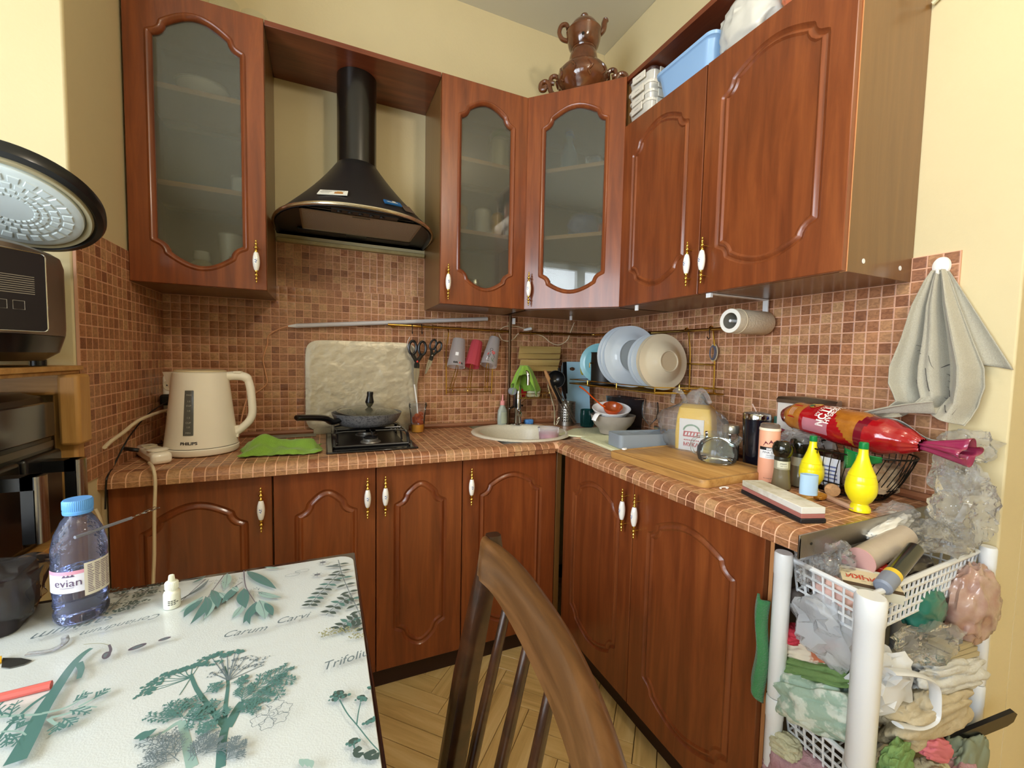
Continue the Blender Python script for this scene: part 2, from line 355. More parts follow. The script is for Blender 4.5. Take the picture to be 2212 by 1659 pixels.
tag(B().tube([(L_ + .02, -.0175, ZT + .0115), (-.03, -.0175, ZT + .0115)], .011, 6).build('sealing_strip', mat('strip_brown', '8c5a3c', rough=.4)), 'brown sealing strip along the worktop below the back wall mosaic', 'strip')
tag(B().tube([(-.0175, -.03, ZT + .0115), (-.0175, -1.48, ZT + .0115)], .011, 6).build('sealing_strip', MATS['strip_brown']), 'brown sealing strip along the worktop below the right wall mosaic', 'strip')
# worktop: slab with rolled front edge, profile in (depth d from wall, z)
def wtprof(D):
    p = [(0, ZT), (D - .026, ZT)]
    for i in range(1, 6): a = RAD(90 - 90 * i / 5); p.append((D - .026 + .026 * cos(a) ** 1.0, ZT - .020 + .020 * sin(a)))
    p += [(D, ZT - .0375), (0, ZT - .0375)]; return p
DW = .528
def worktop(name, p0, along, inward, length, label, holes, nind, miter):
    """p0 on wall line; along = run direction; inward = from wall to front"""
    al, iw = V(along), V(inward); pf = wtprof(DW)
    def P(s, d, z): q = V(p0) + al * s + iw * d; return (q.x, q.y, z)
    k = B().use(M_groutw)
    # hole for the sink: split the slab in x
    segs = [(0, length)]
    if holes:
        segs = []; s = 0
        for h0, h1 in holes: segs.append((s, h0)); s = h1
        segs.append((s, length))
    if miter: segs.pop(); k.box(P(holes[-1][1], 0, ZT - .0375), P(length, .4985, ZT)); holes = [(holes[0][0], -L_ - DW)]; k.box(P(-L_ - DW, DW - .06, ZT - .0375), P(-.39 - L_ + .001, .4985, ZT))
    for a, b in segs: k.rings([[P(a, d, z) for d, z in pf], [P(b, d, z) for d, z in pf]])
    root = tag(k.build(name, M_grout, sharp=60), label, 'worktop')
    if holes:
        for h0, h1 in holes:
            k2 = B().use(M_groutw)
            k2.box(P(h0, DW - .06, ZT - .0375), P(h1, DW - .026, ZT)).rings([[P(a, d, z) for d, z in [(DW - .026, ZT)] + pf[2:7] + [(DW - .026, ZT - .0375)]] for a in (h0, h1)])
            k2.build('front_rail', parent=root, sharp=60)
    # tiles: rows measured from the top of the roll towards the wall, two rows around the nose
    Ms = []; ft = DW - .030
    n = int(length / .03) + 1
    for i in range(n):
        s = .03 * i + .015
        if s > length - .014: continue
        for j in range(17):
            d = ft - .03 * j - .015
            if d < .012 or (holes and any(h0 - .015 < s < h1 + (.15 if miter else .015) and d < DW - .07 for h0, h1 in holes)): continue
            if miter and miter(s, d): continue
            q = P(s, d, ZT); Ms.append(FR(q, tuple(al), (0, 0, 1)))
    tiles(root, Ms, M_tileh, nind, h=.0004, s=.0270)
    # rolled-edge tiles: curved patches
    arcp = [(ft + .0012, ZT)] + pf[1:6]; arcp = [(ft + .0014, ZT + .0008), (DW - .024, ZT + .0008), (DW - .0145, ZT - .0012), (DW - .0055, ZT - .0065), (DW - .0002, ZT - .0145), (DW + .0008, ZT - .0205)]
    lowp = [(DW + .0008, ZT - .0225), (DW + .0008, ZT - .0370)]
    def patch(mb, prof):
        w = .0135; n = len(prof); vs = []
        for x in (-w, w):
            for d, z in prof: vs.append((x, d, z))
        for x in (-w, w):
            for d, z in prof: vs.append((x, d - .0015, z - .0012))
        fs = [(i, i + 1, n + i + 1, n + i) for i in range(n - 1)]
        fs += [(i, 2 * n + i, 2 * n + i + 1, i + 1) for i in range(n - 1)] + [(n + i, n + i + 1, 3 * n + i + 1, 3 * n + i) for i in range(n - 1)]
        fs += [(0, n, 3 * n, 2 * n), (n - 1, 3 * n - 1, 4 * n - 1, 2 * n - 1)]
        mb.add(vs, fs, True)
    mes = []
    for pr_ in (arcp, lowp):
        kk = B().use(M_tileh); patch(kk, pr_); me = kk.mesh('edge_tile'); me.set_sharp_from_angle(angle=.6); mes.append((me, kk))
    z = V((0, 0, 1)); M0 = Matrix((al, iw, z)).transposed().to_4x4()
    for i in range(n):
        s = .03 * i + .015
        if s > length - .013 or (miter and miter(s, DW)): continue
        for me, kk in mes:
            o = bpy.data.objects.new('edge_tile', me); COL.objects.link(o); o.parent = root; M = M0.copy(); M.translation = V(p0) + al * s; o.matrix_local = M
    return root
# back run: from the pier to the corner, right run butts against it
worktop('worktop', (L_, -.0006, 0), (1, 0, 0), (0, -1, 0), -L_ - .0012, 'mosaic patterned worktop along the back wall carrying hob and sink', [(1.204, 1.564)], 168, lambda s, d: s > -L_ - DW - .005 and d > DW - .02)
worktop('worktop', (-.0006, -.4995, 0), (0, -1, 0), (-1, 0, 0), .9909, 'mosaic patterned worktop along the right wall carrying cutting board and bread', None, 220, None)
e = B(); e.use(M_steel).box((-.552, -1.4935, ZT - .040), (-.03, -1.4905, ZT + .0065)); e.box((-.552, -1.4935, ZT - .040), (-.548, -1.4935, ZT))
e.use(M_blackm).cyl((-.515, -1.4937, ZT - .015), .003, -.0006, 10, 'y')
tag(e.build('end_strip', bev=.001), 'dull metal end strip capping the right end of the worktop', 'strip')

# ---------------------------------------------------------------- cabinet doors
def contour(a, z0, z1, rise=.075, r=.027, n=5):
    """ogee-cornered panel outline: straight sides, scooped corners, arched top and bottom"""
    q = []
    def half(zc, za, s):
        # from the side at (a, zc) to the apex (0, za); s=+1 top, -1 bottom
        pts = [(a, zc - s * .012), (a - .0015, zc - s * .003), (a - .006, zc + s * .0005)]
        cx, cz = a - .004, zc + s * (r + .004)
        for i in range(1, n + 1):
            t = RAD(88 * i / n); pts.append((cx - r * sin(t) - .004, cz - s * r * cos(t)))
        x0, y0 = pts[-1]; pts.append((x0 - .003, y0 + s * .006)); x0, y0 = pts[-1]
        H = abs(za - y0)
        for i in range(1, 8):
            t = i / 7; pts.append((x0 * (1 - t), y0 + s * H * sin(t * pi / 2) ** .95))
        return pts
    t = half(z1 - rise, z1, 1); b = half(z0 + rise, z0, -1)
    right = b[::-1] + t            # bottom apex -> right side -> top apex
    left = [(-x, z) for x, z in right[::-1]][1:-1]
    return right + left
def offs(poly, d):
    n = len(poly); out = []
    for i in range(n):
        a, b, c = V(poly[i - 1]), V(poly[i]), V(poly[(i + 1) % n])
        e1 = (b - a).normalized(); e2 = (c - b).normalized(); n1 = V((-e1.y, e1.x)); n2 = V((-e2.y, e2.x)); m_ = (n1 + n2)
        if m_.length < .2: m_ = n1
        m_.normalize(); k = 1 / max(.6, m_.dot(n1)); p = b + m_ * d * k; out.append([p.x, p.y])
    cx = (min(p[0] for p in poly) + max(p[0] for p in poly)) / 2; h = n // 2; am = max(p[0] for p in poly) - d
    for i in range(1, h + 1):   # right half runs upwards: keep it monotone where the offset folds over
        out[i][1] = max(out[i][1], out[i - 1][1]); out[i][0] = min(out[i][0], am)
    for i in range(1, h): out[n - i] = [2 * cx - out[i][0], out[i][1]]
    return [tuple(p) for p in out]
def tess(k, loops, y):
    L3 = [[V((x, z, 0)) for x, z in l] for l in loops]; tr = tessellate_polygon(L3); fl = [p for l in loops for p in l]
    k.add([(x, y, z) for x, z in fl], [tuple(t) for t in tr], False)
DT = .018
def door(parent, w, h, x0, y0, z0, glass=False, handle='R', hz=.1, rise=.075, mar=.062, top=True, vm=None, label=None, shaft=True):
    """front faces -y; local origin of the door = its lower left corner at the back"""
    k = B().use(M_wood); c = .0015; cx, cz = w / 2, h / 2; vm = vm or mar
    cont = [(cx + x, z) for x, z in contour(w / 2 - mar, vm, h - vm, rise)]
    outer = [(c, c), (w - c, c), (w - c, h - c), (c, h - c)]
    tess(k, [outer, cont[::-1]], -DT)
    k.rings([[(0 + c, -DT, c), (w - c, -DT, c), (w - c, -DT, h - c), (c, -DT, h - c)], [(0, -DT + c, 0), (w, -DT + c, 0), (w, -DT + c, h), (0, -DT + c, h)], [(0, 0, 0), (w, 0, 0), (w, 0, h), (0, 0, h)]], False, not glass)
    if glass: prof = [(0, 0), (.002, -.0022), (.006, -.0042), (.010, -.0030), (.012, -.0008), (.015, .0016), (.018, .006), (.0185, .010)]
    else: prof = [(0, 0), (.0015, .0014), (.005, .0050), (.009, .0060), (.0125, .0036), (.0165, .0008), (.0195, .0004), (.0225, .0024), (.0255, .0042)]
    rs = [[(x, -DT + dy, z) for x, z in offs(cont, d)] for d, dy in prof]
    k.smooth = True; k.rings(rs, False, False)
    if glass:
        inner = offs(cont, prof[-1][0]); k.rings([[(x, -DT + prof[-1][1], z) for x, z in inner], [(x, 0, z) for x, z in inner]], False, False); tess(k, [[(0, 0), (w, 0), (w, h), (0, h)], inner[::-1]], 0)
    else:
        q = offs(cont, prof[-1][0]); n = len(q); h2 = n // 2; yy = -DT + prof[-1][1]
        for i in range(h2):
            a, b, c_, d_ = q[i], q[i + 1], q[(n - i - 1) % n], q[(n - i) % n]
            k.add([(p_[0], yy, p_[1]) for p_ in (a, b, c_, d_)], [(0, 1, 2, 3)] if i else [(0, 1, 2)], False)
    o = k.build('door', parent=parent, sharp=38, loc=(x0, y0, z0))
    if label: o['label'] = label
    if glass: B().use(M_frost).box((mar - .012, -.0065, vm - .012), (w - mar + .012, -.003, h - vm + .012)).build('pane', parent=o)
    hx = .028 if handle == 'L' else w - .028
    hk = B().use(M_gold); HY = -DT - .021
    for s in (1, -1):
        pr_ = [(1e-5, .030), (.0052, .0295), (.0058, .033), (.0048, .036), (.0028, .038), (.0024, .040), (.0060, .0425), (.0066, .0455), (.0050, .049), (.0024, .051), (.0024, .053), (.0046, .0555), (.0048, .058), (.0030, .061), (.0014, .0625), (.0028, .065), (.0030, .067), (.0014, .070), (1e-5, .0715)]
        hk.lathe([(r * 1.05, s * z * 1.02) for r, z in pr_], (hx, HY, hz), 12)
        hk.cyl((hx, HY, hz + s * .046), .0026, -HY - DT, 8, 'y')
    hk.use(M_porc).lathe([(1e-5, -.031), (.0052, -.0308), (.0075, -.026), (.0100, -.015), (.0110, -.004), (.0110, .004), (.0100, .015), (.0075, .026), (.0052, .0308), (1e-5, .031)], (hx, HY, hz), 16)
    hk.use(M_blue)
    for dx, dz, r in ((-.002, .004, .0022), (.002, .001, .002), (0, -.004, .0022), (-.003, -.002, .0013), (.003, .006, .0012)):
        hk.add([(hx + dx + r * cos(a), HY - sqrt(max(0, .0111 ** 2 - (dx + r * cos(a)) ** 2)) - .0001, hz + dz + r * .8 * sin(a)) for a in [2 * pi * i / 8 for i in range(8)]], [tuple(range(8))])
    hk.build('handle', parent=o, sharp=60)
    return o
# frosted glass: part clear, part rough refraction, part milky
def frost():
    M = bpy.data.materials.new('frosted_glass'); M.use_nodes = True; N = M.node_tree.nodes; L = M.node_tree.links; N.remove(N['Principled BSDF']); O = N['Material Output']
    t = N.new('ShaderNodeBsdfTransparent'); t.inputs[0].default_value = (.86, .88, .84, 1)
    r = N.new('ShaderNodeBsdfRefraction'); r.inputs['Roughness'].default_value = .22; r.inputs['IOR'].default_value = 1.12; r.inputs[0].default_value = (.93, .94, .9, 1)
    d = N.new('ShaderNodeBsdfDiffuse'); d.inputs[0].default_value = (*lin('c4c2b2'), 1)
    g = N.new('ShaderNodeBsdfGlossy'); g.inputs['Roughness'].default_value = .006
    a = N.new('ShaderNodeMixShader'); a.inputs[0].default_value = .42; L.new(t.outputs[0], a.inputs[1]); L.new(r.outputs[0], a.inputs[2])
    b = N.new('ShaderNodeMixShader'); b.inputs[0].default_value = .09; L.new(a.outputs[0], b.inputs[1]); L.new(d.outputs[0], b.inputs[2])
    f = N.new('ShaderNodeFresnel'); f.inputs[0].default_value = 1.5
    c = N.new('ShaderNodeMixShader'); L.new(f.outputs[0], c.inputs[0]); L.new(b.outputs[0], c.inputs[1]); L.new(g.outputs[0], c.inputs[2]); L.new(c.outputs[0], O.inputs[0]); return M
M_frost = frost()
def carcass(k, w, d, h, t=.016, back=True, top=True, x0=0, z0=0):
    k.use(M_woodp).box((x0, -d, z0), (x0 + t, -.002, z0 + h)).box((x0 + w - t, -d, z0), (x0 + w, -.002, z0 + h)).box((x0 + t, -d, z0), (x0 + w - t, -.002, z0 + t))
    if top: k.box((x0 + t, -d, z0 + h - t), (x0 + w - t, -.002, z0 + h))
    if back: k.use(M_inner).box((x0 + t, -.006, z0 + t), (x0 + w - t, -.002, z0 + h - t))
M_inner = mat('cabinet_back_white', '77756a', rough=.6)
M_shelf = mat('shelf_board', 'b98a62', rough=.5)
ZB, ZTT, Z72 = 1.4258, 2.3257, 2.1359; DU = .2995
# left wall cabinet
wx0, wx1 = L_ + .0065, -1.5735
t = thing('wall_cabinet', 'tall wall cabinet with a wide frosted glass door left of the extractor hood', 'cabinet', (wx0, 0, ZB)); w = wx1 - wx0
k = B(); carcass(k, w, DU - DT, ZTT - ZB); k.build('body', parent=t)
for z in (.32, .622): B().box((.017, -DU + DT + .02, z), (w - .017, -.008, z + .016)).build('shelf', M_shelf, t)
door(t, w - .002, ZTT - ZB - .002, .001, -DU + DT, .001, True, 'R', .092, mar=.052, vm=.047, rise=.08)
# bridge board above the hood
t = tag(B().box((wx1 + .001, -DU + .004, ZTT - .018), (-.9676, -.002, ZTT)).build('bridge_shelf', M_woodx, bev=.001), 'mahogany board bridging the two wall cabinets above the hood', 'shelf')
# narrow cabinet
nx0, nx1 = -.9663, -.5767
t = thing('wall_cabinet', 'narrow wall cabinet with frosted glass door right of the extractor hood', 'cabinet', (nx0, 0, ZB)); w = nx1 - nx0
k = B(); carcass(k, w, DU - DT, ZTT - ZB); k.build('body', parent=t)
for z in (.305, .60): B().box((.017, -DU + DT + .02, z), (w - .017, -.008, z + .016)).build('shelf', M_shelf, t)
door(t, w - .004, ZTT - ZB - .002, .001, -DU + DT, .001, True, 'L', .085, mar=.066, vm=.06)
# corner cabinet with diagonal door
A_ = .5767; t = thing('corner_cabinet', 'corner wall cabinet with a diagonal frosted glass door under the ceramic figure', 'cabinet', (0, 0, ZB))
H = ZTT - ZB; f1, f2 = (-A_ + .001, -DU + .014), (-DU + .014, -A_ + .001)
fp = [(-A_ + .001, -.002), (-.002, -.002), (-.002, -A_ + .001), f2, f1]
k = B().use(M_woodp).prism(fp, .016).prism(fp, .016, Matrix.Translation((0, 0, H - .016)))
k.box((-A_ + .001, f1[1], 0), (-A_ + .015, -.002, H)).box((f2[0], -A_ + .001, 0), (-.002, -A_ + .015, H))
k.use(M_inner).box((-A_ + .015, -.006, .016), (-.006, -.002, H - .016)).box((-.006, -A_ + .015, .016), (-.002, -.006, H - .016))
k.build('body', parent=t)
fq = [(-A_ + .02, -.01), (-.01, -.01), (-.01, -A_ + .02), (f2[0] + .012, f2[1] + .014), (f1[0] + .014, f1[1] + .012)]
for z in (.305, .59): B().prism(fq, .016, Matrix.Translation((0, 0, z))).build('shelf', M_shelf, t)
dw = sqrt(2) * (A_ - DU + .013)
dd = thing('x', '', '', (0, 0, 0)); dd.parent = t; dd.location = (f1[0] - .002, f1[1] - .004, 0); dd.rotation_euler = (0, 0, -pi / 4)
o = door(t, dw, H - .002, 0, 0, .001, True, 'L', .085, mar=.062, vm=.06)
o.location = (f1[0] - .0025, f1[1] - .0025, .001); o.rotation_euler = (0, 0, -pi / 4); bpy.data.objects.remove(dd)
# right wall cabinet (local x runs towards the camera)
def rrun(name, label, y0, **k): return thing(name, label, 'cabinet', (0, y0, k.get('z', 0)), -pi / 2)
t = rrun('wall_cabinet', 'double-door mahogany wall cabinet on the right wall with open niche above', -A_ - .001, z=ZB)
y1 = -.9833; y2 = -1.3995; w = A_ - 0 + y2; w = -y2 - A_ - .001; w1 = -y1 - A_ - .001
k = B(); hh = Z72 - ZB; carcass(k, w, DU - DT - .0, hh); k.use(M_woodx).box((.0, -DU + DT - .014, ZTT - ZB - .018), (w, -.002, ZTT - ZB))
k.use(M_woodp).box((w - .016, -DU + DT, hh), (w, -.002, ZTT - ZB - .018)).box((0, -DU + DT, hh), (.014, -.002, ZTT - ZB - .018))
k.use(M_edge).box((w - .016, -DU + DT - .0008, 0), (w, -DU + DT, ZTT - ZB - .018))
k.use(M_white)
for yy, zz in ((-.06, .03), (-.22, .03)): k.cyl((w, yy, zz), .006, .0008, 12, 'x')
k.build('body', parent=t)
door(t, w1 - .003, hh - .003, .001, -DU + DT, .001, False, 'R', .098, mar=.06, vm=.055)
door(t, w - w1 - .004, hh - .003, w1 + .002, -DU + DT, .001, False, 'L', .098, mar=.055, vm=.055)
# ---------------------------------------------------------------- base cabinets
ZD = .082; HB = ZT - .0375 - .008 - ZD; YB = .488
def base(name, label, x0, w, doors, depth=YB - DT, rz=0, y=0, x=0, right=True):
    t = thing(name, label, 'cabinet', (x, y, 0), rz); k = B(); k.use(M_woodp)
    h = ZT - .039
    k.box((x0, -depth, .08), (x0 + .016, -.02, h))
    if right: k.box((x0 + w - .016, -depth, .08), (x0 + w, -.02, h))
    k.box((x0 + .016, -depth, .08), (x0 + w - .016, -.02, .096))
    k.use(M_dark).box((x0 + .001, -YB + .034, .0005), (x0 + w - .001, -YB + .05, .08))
    k.build('body', parent=t)
    for dx, dw_, hd in doors: door(t, dw_ - .003, HB, x0 + dx + .0015, -depth, ZD, False, hd, HB - .102 if True else 0, mar=.064 if dw_ > .33 else .058, vm=.062)
    return t
base('base_cabinet', 'mahogany base cabinet behind the dining table, below the kettle', L_ + .005, -1.5455 - L_ - .006, [(0, -1.5455 - L_ - .006, 'R')])
base('base_cabinet', 'double-door mahogany base cabinet under the gas hob', -1.5450, .6259, [(0, .3133, 'R'), (.3133, .3126, 'L')])
base('base_cabinet', 'single-door mahogany base cabinet under the sink', -.9186, .4060, [(0, .406, 'L')], right=False)
t = base('base_cabinet', 'double-door mahogany base cabinet on the right under the cutting board', .5125, .8710, [(0, .4275, 'R'), (.4275, .4435, 'L')], rz=-pi / 2)
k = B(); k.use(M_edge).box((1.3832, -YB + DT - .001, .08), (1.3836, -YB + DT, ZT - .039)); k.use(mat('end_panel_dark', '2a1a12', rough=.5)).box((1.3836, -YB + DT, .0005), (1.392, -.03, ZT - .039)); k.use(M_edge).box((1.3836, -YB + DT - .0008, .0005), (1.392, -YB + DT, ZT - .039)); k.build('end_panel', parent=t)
tag(B().box((-.5115, -YB - .0005, .0005), (-.4885, -.45, ZT - .039)).build('corner_post', M_woodp, bev=.001), 'vertical filler post between the two runs of base cabinets', 'post')

# ---------------------------------------------------------------- mosaic behind the hood, hood
hx0, hx1 = -1.5725, -.9673
ph = tag(B().box((hx0, -.006, ZP + .0005), (hx1, -.0005, 1.664)).build('splashback_panel', M_grout), 'brown mosaic splashback panel between the wall cabinets under the hood', 'splashback')
tiles(ph, [FR((hx0 + .03 * i + .0180, -.006, ZP + .0295 * j + .0150), (1, 0, 0), (0, -1, 0)) for i in range(20) for j in range(6)], tile_mat('mosaic_hood', TC, (hx0 + .003, 0, ZP + .0002), (1, 0, .03 / .0295)), 300)
tag(B().box((hx0 + .002, -.024, 1.6655), (hx1 - .002, -.001, 1.682)).build('ledge_strip', mat('aged_cream', 'a5966a', rough=.6, var=.15, vscale=30), bev=.003), 'grimy cream strip topping the mosaic under the extractor hood', 'strip')
def hood():
    t = thing('extractor_hood', 'black domed extractor hood with round chimney between the wall cabinets', 'hood', (-1.27, -.002, 1.70))
    M_h = mat('hood_black', '1d1b1c', rough=.42, bump=.05, bscale=300, coat=.1); n = 40
    def D(w, d, z, s=0):
        p = []
        for i in range(n + 1):
            a = pi * i / n; c, q = cos(a), sin(a); p.append((w * math.copysign(abs(c) ** .86, c), -s - (d - s) * q ** .80, z))
        return p + [(-w, -.0, z), (w, -.0, z)]
    def mix(A, Bb, u): return [tuple(a[i] * (1 - u) + b[i] * u for i in range(3)) for a, b in zip(A, Bb)]
    low = D(.299, .46, .014, .06); cr = .0765; cy = -.135
    top = [(cr * cos(pi * i / n), cy - cr * sin(pi * i / n) * 1.0, .265) for i in range(n + 1)] + [(-cr, -.03, .265), (cr, -.03, .265)]
    k = B().use(M_h); rs = []
    for i in range(9):
        u = i / 8; r = mix(low, top, u); bow = .018 * sin(pi * u); rs.append([(x * (1 - bow / max(.08, .3 * (1 - u) + .08)), y * (1 - bow * .4), z) for x, y, z in r])
    k.rings(rs, False, True)
    k.rings([D(.299, .46, 0, .06), low], False, False)
    k.build('canopy', parent=t, sharp=50)
    r = B().use(M_chrome if False else mat('hood_trim', 'ece2c8', rough=.25, metal=1)); e = D(.3, .4615, .008, .06)[:n + 1]; r.tube(e, .0062, 8); r.build('rim_trim', parent=t)
    k = B().use(M_h); k.rings([D(.295, .455, .0, .06), D(.285, .44, .012, .06)], False, True); k.build('underside', parent=t)
    f = B().use(mat('filter_metal', 'a09686', rough=.45, metal=.3, bump=.3, bscale=220)).box((-.2, -.37, .003), (.215, -.115, .010)); f.use(mat('filter_frame', 'a29a88', rough=.35, metal=1))
    for a, b in (((-.2, -.37, .001), (.215, -.364, .009)), ((-.2, -.121, .001), (.215, -.115, .009)), ((-.2, -.37, .001), (-.194, -.115, .009)), ((.209, -.37, .001), (.215, -.115, .009)), ((-.03, -.355, -.001), (.03, -.349, .004))): f.box(a, b)
    f.build('grease_filter', parent=t)
    b = B().use(M_blackm)
    b.box((-.10, -.428, -.003), (.12, -.392, .002))
    for i in range(5): b.cyl((-.075 + .035 * i, -.41, -.007), .008, .005, 12)
    b.build('switch_panel', parent=t, bev=.001)
    for s in (-1, 1): B().use(M_blackm).box((s * .13 - .09, -.10, .002), (s * .13 + .09, -.05, .008)).build('lamp_cover', parent=t, bev=.002)
    c = B().use(mat('duct_black', '17130f', rough=.25, coat=.2)); c.lathe([(cr - .002, .24), (cr - .002, ZTT - .019 - 1.70)], (0, cy, 0), 40); c.build('chimney', parent=t)
    # things stuck on the canopy
    def onc(u, a):  # u up the cone 0..1, a angle
        i = a / pi * n; i0 = int(i); fr = i - i0
        L0 = V(low[i0]) * (1 - fr) + V(low[min(n, i0 + 1)]) * fr; T0 = V(top[i0]) * (1 - fr) + V(top[min(n, i0 + 1)]) * fr
        p = L0 * (1 - u) + T0 * u; q = p + V((cos(a), -sin(a), .9)).normalized() * .004; return (q.x - 1.27, q.y - .002, q.z + 1.70)
    def card(name, label, a0, a1, u0, u1, mats, sh=0, h=.0022):
        g = B()
        def F(hh): return [onc(u0 + sh, a0), onc(u0 - sh, a1), onc(u1 - sh, a1), onc(u1 + sh, a0)]
        p = [V(x) for x in F(0)]; nrm = (p[1] - p[0]).cross(p[3] - p[0]).normalized(); nrm = nrm if nrm.y < 0 else -nrm
        g.use(mats[0]).rings([[tuple(x) for x in p], [tuple(x + nrm * h) for x in p]])
        if len(mats) > 1:
            def q(u, v): b_ = p[0].lerp(p[1], u).lerp(p[3].lerp(p[2], u), v); return tuple(b_ + nrm * (h + .0003))
            for (ua, ub, va, vb), mm in mats[1]: g.use(mm).add([q(ua, va), q(ub, va), q(ub, vb), q(ua, vb)], [(0, 1, 2, 3)], False)
        tag(g.build(name), label, 'magnet')
    gr = mat('print_grey', '6d6a66', rough=.6); br = mat('print_brown', 'a8743c', rough=.6)
    card('fridge_magnet', 'white magnet card with a small brown picture on the hood', RAD(98), RAD(118), .115, .20, [mat('card_white', 'dedccf', rough=.4), [((.1, .9, .78, .84), gr), ((.55, .95, .62, .68), gr), ((.6, .95, .45, .5), gr), ((.62, .9, .25, .3), gr), ((.15, .45, .2, .62), br), ((.2, .38, .62, .72), mat('print_gold', 'd6a84a'))]])
    card('fridge_magnet', 'blue magnet with white lettering on the right of the hood', RAD(64), RAD(78), .105, .165, [mat('magnet_blue', '1f5f9a', rough=.35), [((.2, .85, .45, .6), mat('card_white', 'dedccf')), ((.3, .5, .7, .95), mat('card_white', 'dedccf'))]], .012, .004)
    card('hood_sticker', 'faded brown sticker right of the blue magnet on the hood', RAD(51), RAD(63), .075, .19, [mat('sticker_brown', '5e5048', rough=.5)], .02, .0006)
hood()
# ---------------------------------------------------------------- kettle
def kettle():
    t = thing('electric_kettle', 'cream electric kettle with grey water gauge on the worktop left', 'kettle', (-1.776, -.268, ZT + .0010))
    k = B().use(M_cream); k.lathe([(.098, .001), (.104, .004), (.107, .010), (.107, .022), (.104, .0255)], n=48); k.build('base', parent=t)
    H = .272
    def R(z): u = (z - .0265) / (H - .0265); return .1045 - .027 * u ** .9
    k = B().use(M_cream); k.lathe([(.09, .0265), (.1045, .0275)] + [(R(.03 + (H - .033) * i / 10), .03 + (H - .033) * i / 10) for i in range(11)] + [(.073, H + .0005)], n=56)
    # spout
    sp = []
    for u in range(5):
        z = H - .001 - .075 * u / 4; w = .030 * (1 - u / 4.2); out = .104 - .022 * u / 4 - (0 if u else 0)
        sp.append([(-out + .0, 0, z), (-R(z) + .012, w, z), (-R(z) + .03, 0, z), (-R(z) + .012, -w, z)])
    k.rings(sp)
    k.use(M_blackm).lathe([(.1048, .0262), (.1048, .0272)], n=56, cap=False)
    k.build('body', parent=t, sharp=40)
    l = B().use(mat('kettle_lid', 'd9c9a4', rough=.3, coat=.2)); l.lathe([(.074, H + .001), (.071, H + .005), (.064, H + .007), (.05, H + .006), (.02, H + .0075), (1e-5, H + .008)], n=40); l.build('lid', parent=t)
    # handle
    pts = spline([(.068, 0, H - .016), (.10, 0, H - .013), (.131, 0, H - .020), (.142, 0, H - .05), (.147, 0, H - .10), (.148, 0, H - .145), (.138, 0, H - .172), (.115, 0, H - .197), (.092, 0, H - .215)], 5)
    h = B().use(M_cream); N_ = len(pts); h.tube(pts, .014, 12, rr=[.0155 if i < 12 else .013 for i in range(N_)], flat=1.15, upv=(0, 1, 0)); h.box((.085, -.012, .045), (.107, .012, .085)); h.box((.095, -.018, H - .004), (.118, .018, H + .003))
    h.build('handle', parent=t, bev=.0015)
    # gauge + lettering on the front
    def cyl(a0, z, dx, off=.0006): r = R(z) + off; a = a0 + dx / R(.12); return (r * cos(a), r * sin(a), z)
    g = B().use(mat('gauge_grey', '5e5f5c', rough=.2, coat=.3)); a0 = RAD(-99)
    p = []
    for x, z in rrect(.027, .145, .005, cx=0, cy=.143): p.append(cyl(a0, z, x, .0010))
    p2 = [cyl(a0, z, x, -.001) for x, z in rrect(.0275, .1455, .005, cx=0, cy=.143)]
    n = len(p); g.rings([p2, p], False, False)
    rows = []
    for j in range(13):
        z = .0715 + .143 * j / 12; rows.append([cyl(a0, z, x, .0011) for x in (-.0132, -.0066, 0, .0066, .0132)])
    g.add([q for r in rows for q in r], [(j * 5 + i, j * 5 + i + 1, j * 5 + i + 6, j * 5 + i + 5) for j in range(12) for i in range(4)])
    g.build('water_gauge', parent=t)
    w = B().use(mat('gauge_print', 'b9b8b0', rough=.5))
    for s_, z in (('MAX', .200), ('1.5', .180), ('CUP', .166), ('1.0', .150), ('1.5', .128), ('CUP', .112), ('1.0', .098), ('MIN', .080)): text_into(w, s_, .0075, lambda x, y, z=z: cyl(a0, z + y, x, .0016))
    w.build('gauge_marks', parent=t)
    w = B().use(mat('logo_black', '1c1a18', rough=.4)); text_into(w, 'PHILIPS', .0125, lambda x, y: cyl(a0 + .02, .046 + y, x * 1.08, .0009), bold=.0004); w.build('lettering', parent=t)
kettle()
def plug_cable(name, label, pts, r, m, cat='cable', k=6, parent=None):
    o = B().tube(spline(pts, k), r, 7).build(name, m, parent)
    return tag(o, label, cat) if not parent else o
# double socket and its black plug
t = thing('wall_socket', 'cream double wall socket behind the kettle in the left corner', 'socket', (-1.921, -.0075, 1.05))
B().use(M_cream).box((-.026, -.036, -.072), (.026, -.0005, .072)).build('housing', parent=t, bev=.012, seg=3)
for s in (-1, 1):
    k = B().use(mat('socket_face', 'd8ccb0', rough=.3)).lathe([(.021, -.0365), (.0205, -.038), (.017, -.0372), (.015, -.0366)], (0, 0, s * .034), 20, 'y'); k.use(M_blackm).cyl((-.009, -.0385, s * .034), .0025, .001, 8, 'y').cyl((.009, -.0385, s * .034), .0025, .001, 8, 'y'); k.build('outlet', parent=t)
tag(B().use(M_blackm).box((-1.944, -.082, 1.012), (-1.899, -.0475, 1.052)).build('power_plug', bev=.008, seg=3), 'black power plug pushed into the wall socket behind the kettle', 'plug')
plug_cable('power_cable', 'cream cable from the wall socket down to the power strip', [(-1.905, -.055, 1.02), (-1.893, -.10, 1.005), (-1.91,-0.198,1.002), (-1.925,-0.328,0.992), (-1.928,-0.436,0.971), (-1.925,-0.518,0.962), (-1.92,-0.569,0.955)], .0050, M_cable)
